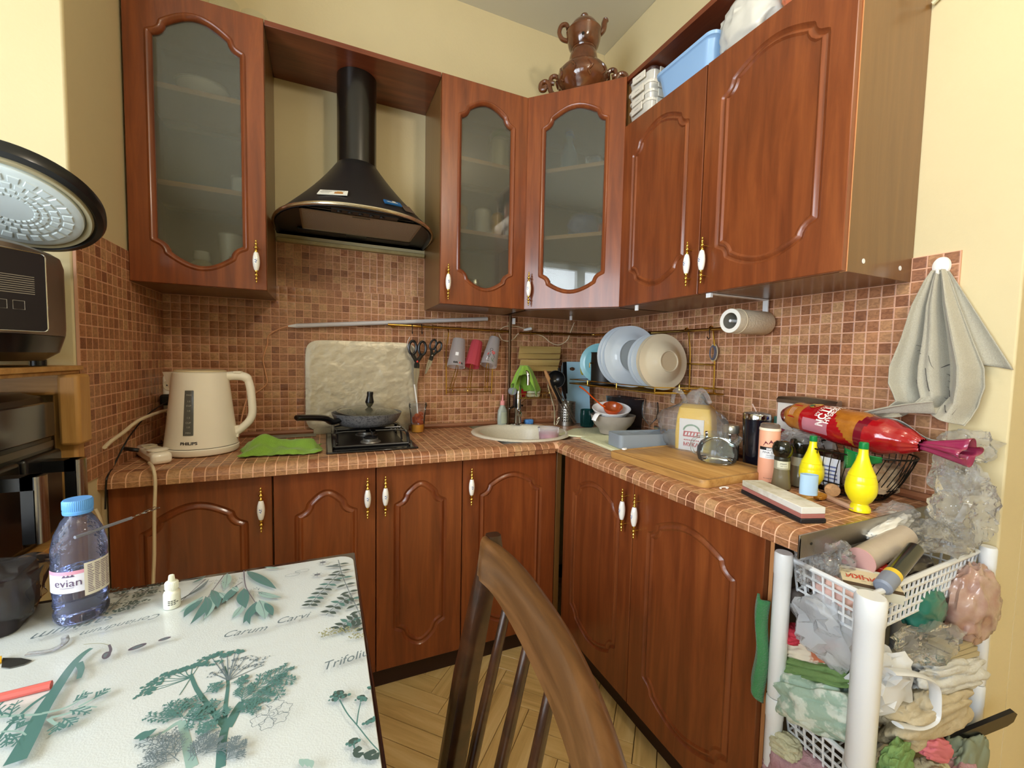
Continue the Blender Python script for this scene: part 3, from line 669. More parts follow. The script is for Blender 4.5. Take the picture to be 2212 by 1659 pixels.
plug_cable('power_cable', 'thin black cable hanging from the plug over the worktop edge', [(-1.915, -.085, 1.03), (-1.932,-0.229,0.999), (-1.935,-0.352,0.957), (-1.93,-0.424,0.932), (-1.949,-0.447,0.874), (-1.929,-0.535,0.869), (-1.932,-0.537,0.842), (-1.935,-0.537,0.781)], .0022, M_blackm)
plug_cable('power_cable', 'brown cable coiled on the worktop left of the kettle', [(-1.927,-0.076,0.876), (-1.958,-0.11,0.876), (-2.033,0.024,0.876), (-2.06,0.157,0.878), (-2.009,0.164,0.88), (-1.969,0.086,0.876), (-1.966,-0.036,0.876), (-2.005,0.013,0.88), (-1.998,0.049,0.884), (-1.912,-0.143,0.876)], .0026, mat('cable_brown', '3a1c10', rough=.5))
plug_cable('power_cable', 'black cable lying across the left end of the worktop', [(-2.107,-0.132,0.885), (-2.039,-0.203,0.89), (-1.934,-0.391,0.915), (-1.902,-0.407,0.912)], .006, M_blackm)
# power strip
t = thing('power_strip', 'cream power strip lying on the worktop left of the kettle', 'power strip', (-1.884, -.352, ZT + .0008), RAD(-62))
B().use(M_cream).box((-.10, -.026, .0005), (.10, .026, .036)).build('housing', parent=t, bev=.012, seg=3)
for x in (-.05, .0): B().use(mat('socket_face', 'd8ccb0')).lathe([(.021, .0365), (.020, .0375), (.017, .0368), (.005, .0365)], (x, 0, 0), 20).build('outlet', parent=t)
B().use(M_cream).lathe([(.026, .037), (.027, .040), (.020, .043), (.001, .0435)], (.052, .0, 0), 22).build('plug', parent=t)
plug_cable('power_cable', 'cream cable of the power strip hanging down before the cabinet', [(-1.86,-0.468,0.885), (-1.833,-0.53,0.884), (-1.824,-0.545,0.848), (-1.828,-0.545,0.757), (-1.831,-0.545,0.639), (-1.836,-0.545,0.533), (-1.843,-0.545,0.236)], .0042, M_cable)
# grey cloth & green cloth
def rag(name, label, c, w, d, h, m, seed, rz=0, hump=(), th=.0018, n=40, jag=.0):
    k = B().use(m)
    def f(u, v):
        x = (u - .5) * w; y = (v - .5) * d; ed = 1 + .10 * noise.noise(V((u * 3, v * 3, seed))); z = .0
        z = h * max(0, noise.noise(V((u * 2.2 + seed, v * 2.6, 1))) * 1.3 + .25 * noise.noise(V((u * 6, v * 6, seed + 4))) + .18)
        for hx, hy, hr, hh in hump: z += hh * math.exp(-((u - hx) ** 2 + (v - hy) ** 2) / hr ** 2)
        e = min(u, 1 - u, v, 1 - v); z *= min(1, e * 9 + .18)
        sc = .004 * sin(u * 46) * jag if v < .03 or v > .97 else 0
        sx = .004 * sin(v * 46) * jag if u < .03 or u > .97 else 0
        return (x * ed + sx + .12 * w * noise.noise(V((v * 2, seed, 0))), y * ed + sc + .12 * d * noise.noise(V((u * 2, seed, 9))), z + th)
    k.grid(f, n, n); o = k.build(name, m, solid=th, loc=c, rot=(0, 0, rz)); return tag(o, label, 'cloth')
M_green = mat('microfibre_green', '7ca438', rough=.9, sheen=.3, bump=.25, bscale=260, var=.1, vscale=30)
tag(B().box((-.105, -.052, 0), (.105, .052, .003)).build('grey_mat', mat('mat_grey', '8f8c7c', rough=.8, bump=.2, bscale=200), bev=.001, loc=((-1.535,-0.034,0.873)[0], (-1.535,-0.034,0.873)[1], ZT + .0012), rot=(0, 0, .06)), 'flat grey drying mat lying behind the crumpled green cloth', 'mat')
rag('cleaning_cloth', 'lime green microfibre cloth crumpled on the worktop beside the kettle', ((-1.526,-0.356,0.872)[0], (-1.526,-0.356,0.872)[1], ZT + .0035), .24, .155, .040, M_green, 3, .0, ((.55, .55, .2, .035), (.3, .5, .18, .02), (.8, .4, .12, .02)), jag=1)
# foil board
t = thing('foil_board', 'board wrapped in crumpled aluminium foil leaning on the wall behind the hob', 'board', (0, 0, 0))
M_foil = mat('aluminium_foil', 'c0b8a4', rough=.40, metal=.5, bump=.38, bscale=34, var=.08, vscale=9)
fx0, fx1, fz0, fz1 = -1.468, -1.0, .885, 1.272
op = [(fx0 + .03, fz0), (fx1 - .035, fz0 + .005), (fx1 - .012, fz0 + .03), (fx1 - .0, fz0 + .10), (fx1 - .002, fz1 - .10), (fx1 - .018, fz1 - .045), (fx1 - .045, fz1 - .012), (fx1 - .09, fz1 - .002), (fx0 + .04, fz1), (fx0 + .02, fz1 - .008), (fx0 + .002, fz1 - .03), (fx0, fz0 + .03)]
k = B().use(M_foil)
def foil(u, v):
    x = fx0 + (fx1 - fx0) * u; z = fz0 + (fz1 - fz0) * v
    # rounded rectangle squeeze
    cx, cz = (fx0 + fx1) / 2, (fz0 + fz1) / 2; a, b = abs(u - .5) * 2, abs(v - .5) * 2; r = (a ** 9 + b ** 9) ** (1 / 9); mx = max(a, b, 1e-6); s = mx / max(r, 1e-6)
    x = cx + (x - cx) * s; z = cz + (z - cz) * s
    p = V((u * 5, v * 5, 2)); y = -.034 - .0030 * abs(noise.noise(p)) - .0014 * abs(noise.noise(p * 2.7)) - .0006 * noise.noise(p * 7)
    e = min(u, 1 - u, v, 1 - v)
    y += .004 * max(0, 1 - e * 26) + .014 * v
    return (x, y, z)
k.grid(foil, 70, 60); k.build('foil', parent=t, sharp=80)
B().use(mat('board_core', 'a59c86', rough=.5, metal=.5)).rings([[(fx0 + .012, -.028, fz0 + .014), (fx1 - .02, -.028, fz0 + .014), (fx1 - .02, -.020, fz0 + .014), (fx0 + .012, -.020, fz0 + .014)], [(fx0 + .012, -.013, fz1 - .02), (fx1 - .03, -.013, fz1 - .02), (fx1 - .03, -.007, fz1 - .02), (fx0 + .012, -.007, fz1 - .02)]]).box((fx0 + .03, -.034, ZT + .0012), (fx1 - .04, -.026, fz0 + .012)).build('core', parent=t)
# ---------------------------------------------------------------- gas hob
t = thing('gas_hob', 'black two-burner gas hob with silver knobs set in the worktop', 'hob', (-1.233, -.452, ZT + .0012))
M_hob = mat('hob_glass', '0c0c0e', rough=.12, coat=.5)
B().use(M_hob).box((-.155, .0, 0), (.155, .405, .006)).build('plate', parent=t, bev=.0025)
B().use(mat('hob_rim', '3a3430', rough=.3, metal=.6)).box((-.1565, .004, .0), (-.155, .4, .0062)).build('side_trim', parent=t)
M_en = mat('black_enamel', '151416', rough=.3, coat=.2)
M_burn = mat('burner_alloy', '8f8c86', rough=.4, metal=.7)
for yy, rr in ((.145, .028), (.31, .036)):
    k = B().use(M_burn).lathe([(rr + .01, .0065), (rr + .008, .011), (rr, .013), (rr, .021), (rr - .004, .022)], (0, yy, 0), 28); k.use(M_en).lathe([(rr - .003, .0225), (rr - .001, .026), (rr - .006, .029), (.01, .030)], (0, yy, 0), 28); k.build('burner', parent=t)
for sx_ in (-1, 1):
    k = B().use(M_en); x = sx_ * .130; k.tube([(x, .062, .010), (x, .075, .028), (x, .092, .042), (x, .115, .0465), (x, .35, .0465), (x, .372, .042), (x, .388, .028), (x, .396, .010)], .0062, 10, flat=.6); k.build('pan_support', parent=t)
    k = B().use(M_en); x = sx_ * .118; k.tube([(x, .150, .010), (x, .165, .032), (x, .185, .042), (x, .215, .0440), (x, .235, .0440)], .004, 8); k.build('support_rib', parent=t)
k = B().use(M_en); k.tube([(-.130, .064, .0105), (.130, .064, .0105)], .005, 8).tube([(-.130, .394, .0105), (.130, .394, .0105)], .005, 8)
k.tube([(-.130, .228, .0465), (.130, .228, .0465)], .0042, 8)
for yy in (.145, .31):
    for a in (0, 90, 180, 270):
        ca, sa = cos(RAD(a)), sin(RAD(a)); e = .128 if a % 180 == 0 else .078; k.tube([(ca * e, yy + sa * e, .0455), (ca * e * .75, yy + sa * e * .75, .050), (ca * .018, yy + sa * .018, .050)], .0034, 6)
o = k.build('support_grid', parent=t); o['kind'] = 'stuff'
B().use(mat('hob_inner', '1f1a18', rough=.35, coat=.2)).box((-.118, .075, .0062), (.118, .385, .0075)).build('drip_tray', parent=t, bev=.0005)
# frying pan with lid, on the rear grate
px_, py_ = -1.232, -.155
t = thing('frying_pan', 'grey speckled frying pan with black handle on the rear burner', 'pan', (px_, py_, ZT + .0535)); t.scale = (1.08, 1.08, 1.05)
M_pan = mat('stone_coating', '56565a', rough=.45, col2='7d7d80', vscale=160, ramp=(.52, .60), detail=2)
k = B().use(M_pan).lathe([(.088, .0005), (.098, .003), (.112, .016), (.123, .036), (.1275, .048), (.1285, .0495), (.127, .050), (.1255, .048), (.1205, .034), (.108, .014), (.09, .005), (.001, .005)], n=56); k.build('pan_body', parent=t)
h = B().use(M_black); hd = V((-.86, -.5, 0)).normalized()
hp = [(hd.x * s, hd.y * s, z) for s, z in ((.118, .030), (.135, .026), (.150, .027), (.168, .040), (.20, .047), (.26, .053), (.275, .053))]
h.tube(spline(hp, 5), .012, 12, rr=[.015 + .004 * sin(pi * i / 30) if i < 29 else .012 for i in range(31)], flat=.62); h.use(M_chrome).ball((hd.x * .15, hd.y * .15 - .012, .030), .004, 8, 6); h.build('handle', parent=t)
t = thing('pan_lid', 'glass lid with tall black knob lying askew in the frying pan', 'lid', (px_ + .006, py_ - .004, ZT + .0535 + .0515)); t.scale = (1.06, 1.06, 1.06)
t.rotation_euler = (RAD(3), RAD(3), 0)
gl = film('lid_glass', 'e8ead8', .22, .45, .08, white='d8d8c0'); k = B().use(gl); k.lathe([(.1175, .0005), (.1, .009), (.07, .016), (.035, .0195), (.001, .020)], n=48, cap=False); k.build('dome', parent=t)
B().use(mat('lid_rim', '6d6c68', rough=.3, metal=.8)).tube([(.1175 * cos(2 * pi * i / 48), .1175 * sin(2 * pi * i / 48), .001) for i in range(48)], .0024, 6, True).build('rim', parent=t)
k = B().use(mat('lid_ferrule', '6b6650', rough=.35, metal=.5)).lathe([(.006, .0205), (.010, .026), (.0145, .034), (.015, .037)], n=20); k.use(M_black).lathe([(.016, .0371), (.0165, .042), (.0145, .05), (.0115, .066), (.0125, .076), (.0115, .081), (.001, .0825)], n=20); k.build('knob', parent=t)
# plastic cup with orange drink
c = (-1.012,-0.132,0.872)
t = thing('plastic_cup', 'clear plastic cup of orange iced drink with white straw beside the hob', 'cup', (c[0], c[1] + .03, ZT + .0012))
M_clr = film('clear_plastic', 'f4f6f6', .05, .38, .06)
k = B().use(M_clr); k.lathe([(.026, .0005), (.0275, .002), (.0335, .075), (.037, .108), (.0395, .116), (.041, .120), (.040, .122)], n=32, cap=False); k.lathe([(.041, .122), (.040, .131), (.036, .134), (.012, .1345)], n=32, cap=False)
k.build('cup_wall', parent=t)
k = B().use(mat('orange_drink', 'eda01c', rough=.12, coat=.3)).lathe([(.0255, .0015), (.027, .004), (.0292, .034), (.0285, .0345), (.001, .0345)], n=32); k.build('drink', parent=t)
k = B().use(film('orange_pulp', 'f6c090', .45, .15, .3, white='ee8038')); 
for i in range(9): a = i * 2.4; k.blob((.014 * cos(a), .014 * sin(a), .044 + .0045 * i), (.012, .011, .010), i, .25, n=12, k=8)
k.build('ice_pulp', parent=t)
k = B().use(mat('straw_white', 'f4f2f0', rough=.3)).tube([(.006, .004, .012), (-.004, 0, .13), (-.017, -.004, .215)], .0032, 10); k.build('straw', parent=t)
# ---------------------------------------------------------------- tube light on the wall
t = thing('tube_light', 'slim white tube light leaning askew above the brass rail', 'lamp', (0, 0, 0))
a, b = V((-1.5,-0.03,1.326)), V((-0.66,-0.03,1.402))
B().use(mat('tube_grey', 'c3c0c2', rough=.35)).tube([tuple(a), tuple(b)], .0095, 14).build('tube', parent=t)
B().use(M_white).tube([tuple(a - V((.030, 0, .003))), tuple(a - V((.012, 0, .001))), tuple(a)], .006, 8, rr=[.003, .0065, .0085]).build('end_cap', parent=t)
a = tuple(a - V((.03, 0, .003)))
plug_cable('power_cable', 'thin white cable drooping from the tube light to the worktop', [a, (-1.568,-0.02,1.308), (-1.602,-0.015,1.282), (-1.608,-0.012,1.245), (-1.623,-0.012,1.188), (-1.616,-0.012,1.141), (-1.61,-0.012,1.093), (-1.625,-0.012,1.069), (-1.665,-0.014,1.037), (-1.681,-0.05,1.013), (-1.698,-0.1,0.894), (-1.68,-0.173,0.874)], .0026, mat('cable_tan', 'd9a078', rough=.5))

# ---------------------------------------------------------------- sink
sx, sy, sr = -.5755, -.262, .2245
t = thing('round_sink', 'round cream granite sink set into the worktop in the corner', 'sink', (sx, sy, ZT))
M_gran = mat('cream_granite', 'd8d0bb', rough=.4, var=.07, vscale=220, coat=.1)
k = B().use(M_gran); k.lathe([(sr - .02, -.004), (sr, .0008), (sr + .0015, .004), (sr - .004, .0085), (sr - .014, .010), (sr - .030, .008), (sr - .038, .002), (sr - .043, -.02), (sr - .052, -.09), (sr - .075, -.135), (sr - .12, -.15), (.03, -.153)], n=64, cap=False); k.build('bowl', parent=t, sharp=60)
k = B().use(M_chrome); k.lathe([(.045, -.152), (.043, -.150), (.030, -.152), (.001, -.153)], n=28); k.build('drain', parent=t)
ov = B(); od = V((-.86, .42, 0)).normalized(); 
oc = (sr - .047) ; F = FR((od.x * oc, od.y * oc, -.035), (od.y, -od.x, 0), (-od.x, -od.y, .1))
ov.xf(F).use(M_chrome).lathe([(.016, .0), (.0155, .003), (.0115, .0035), (.011, .001)], n=24); ov.use(M_blackm).lathe([(.0112, .0012), (.001, .0012)], n=24); ov.use(M_chrome).box((-.010, -.001, .001), (.010, .001, .003)).box((-.001, -.01, .001), (.001, .01, .003)); ov.xf(); ov.build('overflow', parent=t)
# small plastic tub in the sink
c = (-0.372,-0.195,0.872)
t = thing('plastic_tub', 'small clear plastic tub with pink liquid standing at the sink edge', 'tub', (-.512, -.412, ZT - .024)); t.scale = (1.25, 1.25, 1.3)
B().use(film('frosted_plastic', 'f0eef0', .45, .25, .25, white='e9e4ea')).lathe([(.030, .0005), (.031, .002), (.036, .050), (.0385, .052), (.038, .054)], n=28, cap=False).build('tub_wall', parent=t)
B().use(mat('pink_liquid', 'cf6a78', rough=.2)).lathe([(.0295, .001), (.0305, .003), (.0345, .036), (.001, .036)], n=28).build('liquid', parent=t)
# rest: little block inside bowl that carries the tub
# ---------------------------------------------------------------- tap
t = thing('kitchen_tap', 'chrome kitchen tap with flat lever behind the sink', 'tap', (-.505, -.075, ZT + .0092))
k = B().use(M_chrome); k.lathe([(.024, 0), (.024, .004), (.018, .008), (.0165, .07), (.018, .075), (.018, .095), (.012, .104), (.001, .106)], n=24); k.build('tap_body', parent=t)
k = B().use(M_chrome); k.tube(spline([(0, -.01, .05), (-.012, -.04, .066), (-.028, -.085, .072), (-.035, -.105, .060)], 5), .0095, 12); k.build('spout', parent=t)
k = B().use(mat('dark_chrome', '6a6462', rough=.18, metal=1)); k.rings([[(x - .0, y, z) for x, y, z in r] for r in ([(.02, -.02, .092), (.02, .012, .092), (.02, .012, .102), (.02, -.02, .102)], [(-.02, -.028, .094), (-.02, .006, .094), (-.02, .006, .103), (-.02, -.028, .103)], [(-.068, -.052, .083), (-.062, -.035, .083), (-.062, -.035, .090), (-.068, -.052, .090)])]); k.ball((-.066, -.044, .0865), .0075, 12, 8); k.build('lever', parent=t, bev=.002)
# filter tap: vertical pipe with goose neck carrying the green cloth
t = thing('filter_tap', 'tall chrome filter tap with grey knob, draped with the green cloth', 'tap', (-.522, -.115, ZT + .0092))
k = B().use(M_chrome).lathe([(.014, .085), (.0135, .19), (.0115,   .20)], n=20); k.use(M_black).box((-.024, -.012, .09), (-.010, .012, .18)); k.build('column', parent=t, bev=.002)
k = B().use(M_chrome).tube(spline([(0, 0, .195), (.0, -.0, .24), (.006, -.016, .272), (.016, -.044, .274), (.021, -.060, .25), (.021, -.062, .205)], 6), .0095, 12); k.build('goose_neck', parent=t)
k = B().use(mat('grey_knob', '8c9399', rough=.4)).lathe([(.017, 0), (.0185, .003), (.0185, .024), (.015, .027)], (-.034, -.016, .172), 20, 'y'); k.build('knob', parent=t)
# green cloth over it
def drape_cone():
    c = V((-.508, -.142, ZT + .306)); k = B()
    tipw = [(-178, .085), (-150, .13), (-120, .05), (-95, .045), (-60, .125), (-30, .14), (0, .115), (30, .12), (90, .12), (140, .115), (182, .085)]
    def ln(a):
        for (a0, l0), (a1, l1) in zip(tipw, tipw[1:]):
            if a0 <= a <= a1: u = (a - a0) / (a1 - a0); u = u * u * (3 - 2 * u); return l0 * (1 - u) + l1 * u
        return .1
    def f(u, v):
        a = -178 + 360 * u; l = ln(a) * 1.15; ar = RAD(a); s = v * l
        out = .012 + .034 * (1 - math.exp(-v * 2.2)) + .012 * sin(ar * 5 + 1) * v + .006 * sin(ar * 9) * v
        dr = -max(0, s - .012) * 1.0 + .004 * noise.noise(V((u * 9, v * 4, 3)))
        e = (1 + .25 * cos(ar + .7)) 
        return (c.x + out * e * cos(ar) + .03 * v * cos(ar), c.y + out * e * sin(ar) * .8, c.z + dr)
    k.grid(f, 72, 22, True); o = k.build('cleaning_cloth', M_green, solid=.0018, sub=0); tag(o, 'lime green microfibre cloth hung over the tall chrome filter tap', 'cloth')
drape_cone()
# dish soap
t = thing('soap_bottle', 'translucent dish soap bottle with pink pump top behind the sink', 'bottle', (-.578, -.048, ZT + .0012)); t.rotation_euler = (0, 0, .3)
k = B().use(mat('soap_body', 'c3cfc4', rough=.25, trans=.35, coat=.2))
sec = [(.024, .017, 0), (.0275, .019, .006), (.0285, .019, .03), (.029, .0185, .055), (.026, .017, .078), (.016, .012, .096), (.011, .010, .104)]
k.rings([[(a * cos(2 * pi * i / 28), b * sin(2 * pi * i / 28), z) for i in range(28)] for a, b, z in sec]); k.build('bottle_body', parent=t)
k = B().use(mat('pump_pink', 'e79a98', rough=.35)).lathe([(.012, .105), (.012, .122), (.009, .126), (.0045, .128), (.003, .15), (.0018, .158), (.001, .160)], n=20); k.build('cap', parent=t)
k = B().use(mat('soap_label', 'b4bda6', rough=.4)); k.rings([[(.0290 * cos(a), -.0193 * sin(a), z) for a in [RAD(50 + 80 * i / 8) for i in range(9)]] for z in (.015, .07)], False, False); k.build('label', parent=t)
# sponge
k = B().blob((0, 0, .014), (.024, .016, .013), 3, .10, n=20, k=12, e=.5); tag(k.build('dish_sponge', mat('sponge_blue', '5a93d8', rough=.9, bump=.5, bscale=120), loc=(-.428, -.045, ZT + .001)), 'small blue dish sponge on the worktop right of the tap', 'sponge')
# ---------------------------------------------------------------- brass rails
M_railm = mat('rail_brass', 'b58f4a', rough=.22, metal=1)
def rail(name, label, pts, r=.0062):
    t = thing(name, label, 'rail', (0, 0, 0)); B().use(M_railm).tube(pts, r, 12).build('rod', parent=t); return t
RY = -.045
t = rail('hanging_rail', 'brass hanging rail on the back wall over the glass rack', [(-1.136,-0.045,1.349), (-0.548,-0.045,1.345)])
for px in ((-1.108,-0.045,1.347), (-0.576,-0.045,1.346)): B().use(M_brass).cyl((px[0], -.0065, px[2]), .005, -.036, 10, 'y').cyl((px[0], -.0065, px[2]), .011, -.004, 14, 'y').build('bracket', parent=t)
t = rail('hanging_rail', 'brass hanging rail bending round the corner above the chopping board', spline([(-0.492,-0.045,1.34), (-0.338,-0.045,1.345), (-0.169,-0.045,1.347), (-.075, -.047, 1.349), (-.052, -.06, 1.349), (-.046, -.085, 1.348), (-.045, -.3, 1.342), (-0.045,-0.693,1.336), (-0.045,-0.899,1.335)], 6))
for p in ((-.4, -.0065, 0), (-.15, -.0065, 0)): B().use(M_brass).cyl((p[0], p[1], 1.3435), .005, -.036, 10, 'y').build('bracket', parent=t)
for y in (-.25, -.55, -.87): B().use(M_brass).cyl((-.0065, y, 1.336), .005, -.036, 10, 'x').build('bracket', parent=t)
def hook(p, label, ln=.035, m=None, d=(0, -1)):
    """S hook over the rail at point p"""
    x, y, z = p; a = .0085; dx, dy = d
    pts = [(x - dx * a, y - dy * a, z - .004), (x - dx * a * .8, y - dy * a * .8, z + .006), (x, y, z + .0095), (x + dx * a, y + dy * a, z + .004), (x + dx * a * .9, y + dy * a * .9, z - ln * .5), (x + dx * a * .6, y + dy * a * .6, z - ln), (x + dx * a * 1.5, y + dy * a * 1.5, z - ln - .006), (x + dx * a * 2.3, y + dy * a * 2.3, z - ln + .003)]
    return tag(B().tube(spline(pts, 4), .0016, 6).build('hanging_hook', m or M_brass), label, 'hook', 'hooks on the brass rails')
hk = [(-1.03,-0.045,1.348), (-0.986,-0.045,1.349), (-0.934,-0.045,1.347)]
hook(hk[0], 'dark hook holding the left finger loop of the large scissors', .03, M_blackm)
hook(hk[1], 'dark hook holding the right finger loop of the large scissors', .03, M_blackm)
hook(hk[2], 'brass hook holding the small black scissors', .03)
hook((-0.625,-0.045,1.346), 'brass hook at the right side of the glass rack', .03)
hook((-0.432,-0.045,1.341), 'left brass hook holding the bamboo chopping board', .035)
hook((-0.319,-0.045,1.343), 'right brass hook holding the bamboo chopping board', .035)
hook((-.045, -.165, 1.345), 'brass hook above the black pot in the corner', .035, None, (-1, 0))
# ---------------------------------------------------------------- scissors
M_blade = mat('blade_steel', 'b0aba4', rough=.25, metal=.9)
def scissors(label, c, s, rz, spread, dot=None, y=-.058):
    t = thing('scissors', label, 'scissors', (c[0], y, c[2])); t.rotation_euler = (0, rz, 0); t.scale = (s, s, s)
    for sg in (-1, 1):
        k = B().use(M_black); cx, cz = sg * spread, .062; a, b = .0165, .030
        ring = [(cx + a * cos(q) + .012 * sg * 0, sg * .0026, cz + b * sin(q)) for q in [2 * pi * i / 24 for i in range(24)]]
        k.tube(ring, .006, 8, True, upv=(0, 1, 0)); k.tube(spline([(cx + sg * .002, sg * .0026, cz - .027), (cx * .45, sg * .0026, .012), (-sg * .003, sg * .0020, -.012), (-sg * .004, sg * .0020, -.03)], 4), .0085, 8, flat=.6, upv=(0, 1, 0)); k.build('grip', parent=t)
        k = B().use(M_blade); k.prism([(-sg * .002, -.012), (-sg * .012, -.02), (-sg * .0135, -.05), (-sg * .003, -.115), (sg * .001, -.115), (sg * .002, -.02)][::sg], .0014, FR((0, sg * .0018, 0), (1, 0, 0), (0, -1, 0))); k.build('blade', parent=t)
    B().use(dot or M_steel).lathe([(.0055, .0), (.0055, -.006), (.004, -.0072), (.001, -.0075)], (0, 0, 0), 14, 'y').build('pivot', parent=t)
a = (-1.009,-0.062,1.187)
scissors('large black-handled kitchen scissors with red pivot hanging on two hooks', a, 1.0, RAD(2), .0225, mat('dot_red', 'd2392c', rough=.3))
a = (-0.939,-0.062,1.216)
scissors('small black-handled scissors hanging half open beside the large pair', a, .78, RAD(20), .018)
# white wire loop behind scissors
plug_cable('wire_loop', 'thin white wire loop hanging behind the large scissors', [(-1.037,-0.03,1.298), (-1.047,-0.03,1.269), (-1.039,-0.03,1.227), (-1.005,-0.03,1.195), (-0.973,-0.03,1.215), (-0.962,-0.03,1.25), (-0.976,-0.03,1.286)], .0012, M_white, 'wire')
# ---------------------------------------------------------------- glass rack with three cups
t = thing('glass_rack', 'brass wire rack hanging from the rail with three inverted cups', 'rack', (0, 0, 0))
k = B().use(M_gold); yb = -.03
L = [(-0.863,-0.05,1.339), (-0.862,-0.056,1.317), (-0.867,-0.045,1.268), (-0.866,-0.032,1.224), (-0.863,-0.03,1.032)]
k.tube([(L[0][0], -.037, L[0][2] + .006), (L[0][0], -.045, L[0][2] + .012)] + spline(L, 4), .0028, 6)
L = [(-0.629,-0.032,1.172), (-0.633,-0.03,1.033)]; k.tube([(-0.631,-0.055,1.327), (-0.627,-0.04,1.276)] + L, .0028, 6)
k.build('side_wire', parent=t)
k = B().use(M_railm); k.tube([(-0.865,-0.03,1.063), (-0.631,-0.03,1.066)], .0023, 6).tube([(-0.865,-0.03,1.043), (-0.631,-0.03,1.043)], .0023, 6); k.build('cross_bar', parent=t)
pegs = []
for bx, tx in (((-0.838,-0.03,1.054), (-0.83,-0.085,1.149)), ((-0.75,-0.03,1.055), (-0.758,-0.085,1.156)), ((-0.661,-0.03,1.055), (-0.676,-0.085,1.162))):
    k = B().use(M_gold); w = .006
    k.tube(spline([(bx[0] - w, bx[1], bx[2] - .012), (bx[0] - w, bx[1], bx[2] + .01), (tx[0] - w, tx[1], tx[2]), (tx[0], tx[1] - .006, tx[2] + .03), (tx[0] + w, tx[1], tx[2]), (bx[0] + w, bx[1], bx[2] + .01), (bx[0] + w, bx[1], bx[2] - .012)], 4), .0020, 6); k.build('peg', parent=t)
def cup(name, label, lo, hi, r0, r1, m, deco=None, n=32, facet=0):
    """inverted cup from mouth centre lo (radius r1) to base centre hi (radius r0)"""
    lo, hi = V(lo), V(hi); ax = (hi - lo); H = ax.length; q = V((0, 0, 1)).rotation_difference(ax.normalized())
    t = thing(name, label, 'cup', tuple(lo)); t.rotation_mode = 'QUATERNION'; t.rotation_quaternion = q
    k = B().use(m); nn = facet or n
    k.lathe([(r1 + .001, -.001), (r1, .001), (r1 - .0012, .001)] if False else [(r1 - .0015, .0), (r1, .0008), (r0, H - .004), (r0 - .002, H), (r0 * .8, H - .002), (.001, H - .002)], n=nn, cap=False); k.build('cup_wall', parent=t, sharp=20 if facet else 50)
    if deco: deco(t, H, r0, r1, q)
    return t
def onc(H, r0, r1, q):
    # azimuth in cup frame that looks to the camera
    d = q.inverted() @ V((-.35, -1, 0)); a0 = math.atan2(d.y, d.x)
    def f(x, z, off=.0005): r = r1 + (r0 - r1) * z / H + off; a = a0 + x / r; return (r * cos(a), r * sin(a), z)
    return f
M_cupf = film('cup_frosted', 'e8e8ea', .5, .2, .35, white='d9d8da')
M_prb = mat('print_black', '1a1a1a', rough=.5); M_prr = mat('print_red', 'd04a44', rough=.5); M_prw = mat('print_white', 'e9e9e9', rough=.5); M_prg = mat('print_green', '3c6a4c', rough=.5)
def deco1(t, H, r0, r1, q):
    f = onc(H, r0, r1, q); w = B().use(M_prb); text_into(w, 'wo', .017, lambda x, y: f(-x - .002, .013 - y), bold=.001); w.use(M_prr); text_into(w, 'o', .013, lambda x, y: f(-x + .018, .013 - y), bold=.001); w.use(M_prb); text_into(w, 'N', .012, lambda x, y: f(-x + .029, .013 - y), bold=.0008)
    w.use(M_prw).add([f(a, z) for a, z in ((-.007, .047), (.007, .047), (.007, .063), (-.007, .063))], [(0, 1, 2, 3)]); w.build('print', parent=t)
def deco3(t, H, r0, r1, q):
    f = onc(H, r0, r1, q); w = B()
    def strip(pts, wd, m_):
        w.use(m_)
        for (x0, z0), (x1, z1) in zip(pts, pts[1:]):
            dx, dz = x1 - x0, z1 - z0; L_2 = sqrt(dx * dx + dz * dz); nx, nz = -dz / L_2 * wd / 2, dx / L_2 * wd / 2
            w.add([f(x0 + nx, z0 + nz), f(x1 + nx, z1 + nz), f(x1 - nx, z1 - nz), f(x0 - nx, z0 - nz)], [(0, 1, 2, 3)], False)
    circ = lambda cx, cz, r, n=12: [(cx + r * cos(2 * pi * i / n), cz + r * sin(2 * pi * i / n)) for i in range(n + 1)]
    strip(circ(-.004, .072, .007), .0018, M_prb); strip([(.004, .066), (-.014, .052), (-.018, .042)], .004, M_prr); strip([(-.010, .060), (.006, .056), (.02, .036)], .0022, M_prb)
    strip([(-.012, .050), (-.014, .034), (-.006, .034), (-.005, .050)], .002, M_prb); strip([(-.014, .034), (-.018, .018), (-.012, .018)], .003, M_prw); strip([(-.008, .034), (-.012, .012), (-.004, .012)], .0018, M_prb); strip(circ(.010, .058, .0055), .005, M_prr)
    strip([(.004, .03), (.008, .018), (.016, .014)], .002, M_prg); strip([(.018, .034), (.012, .020), (.02, .012)], .0015, M_prg); w.build('print', parent=t)
cup('plastic_cup', 'frosted white cup with lettering, first of three cups on the rack', (-0.836,-0.095,1.165), (-0.814,-0.068,1.295), .029, .042, M_cupf, deco1)
cup('plastic_cup', 'pink faceted plastic cup, middle of three cups on the rack', (-0.759,-0.095,1.168), (-0.722,-0.062,1.288), .027, .037, film('cup_pink', 'e08088', .72, .2, .2, white='e0616e'), None, facet=12)
cup('plastic_cup', 'frosted cup with a printed red and black drawing, rightmost on the rack', (-0.675,-0.095,1.173), (-0.63,-0.06,1.309), .026, .041, M_cupf, deco3)
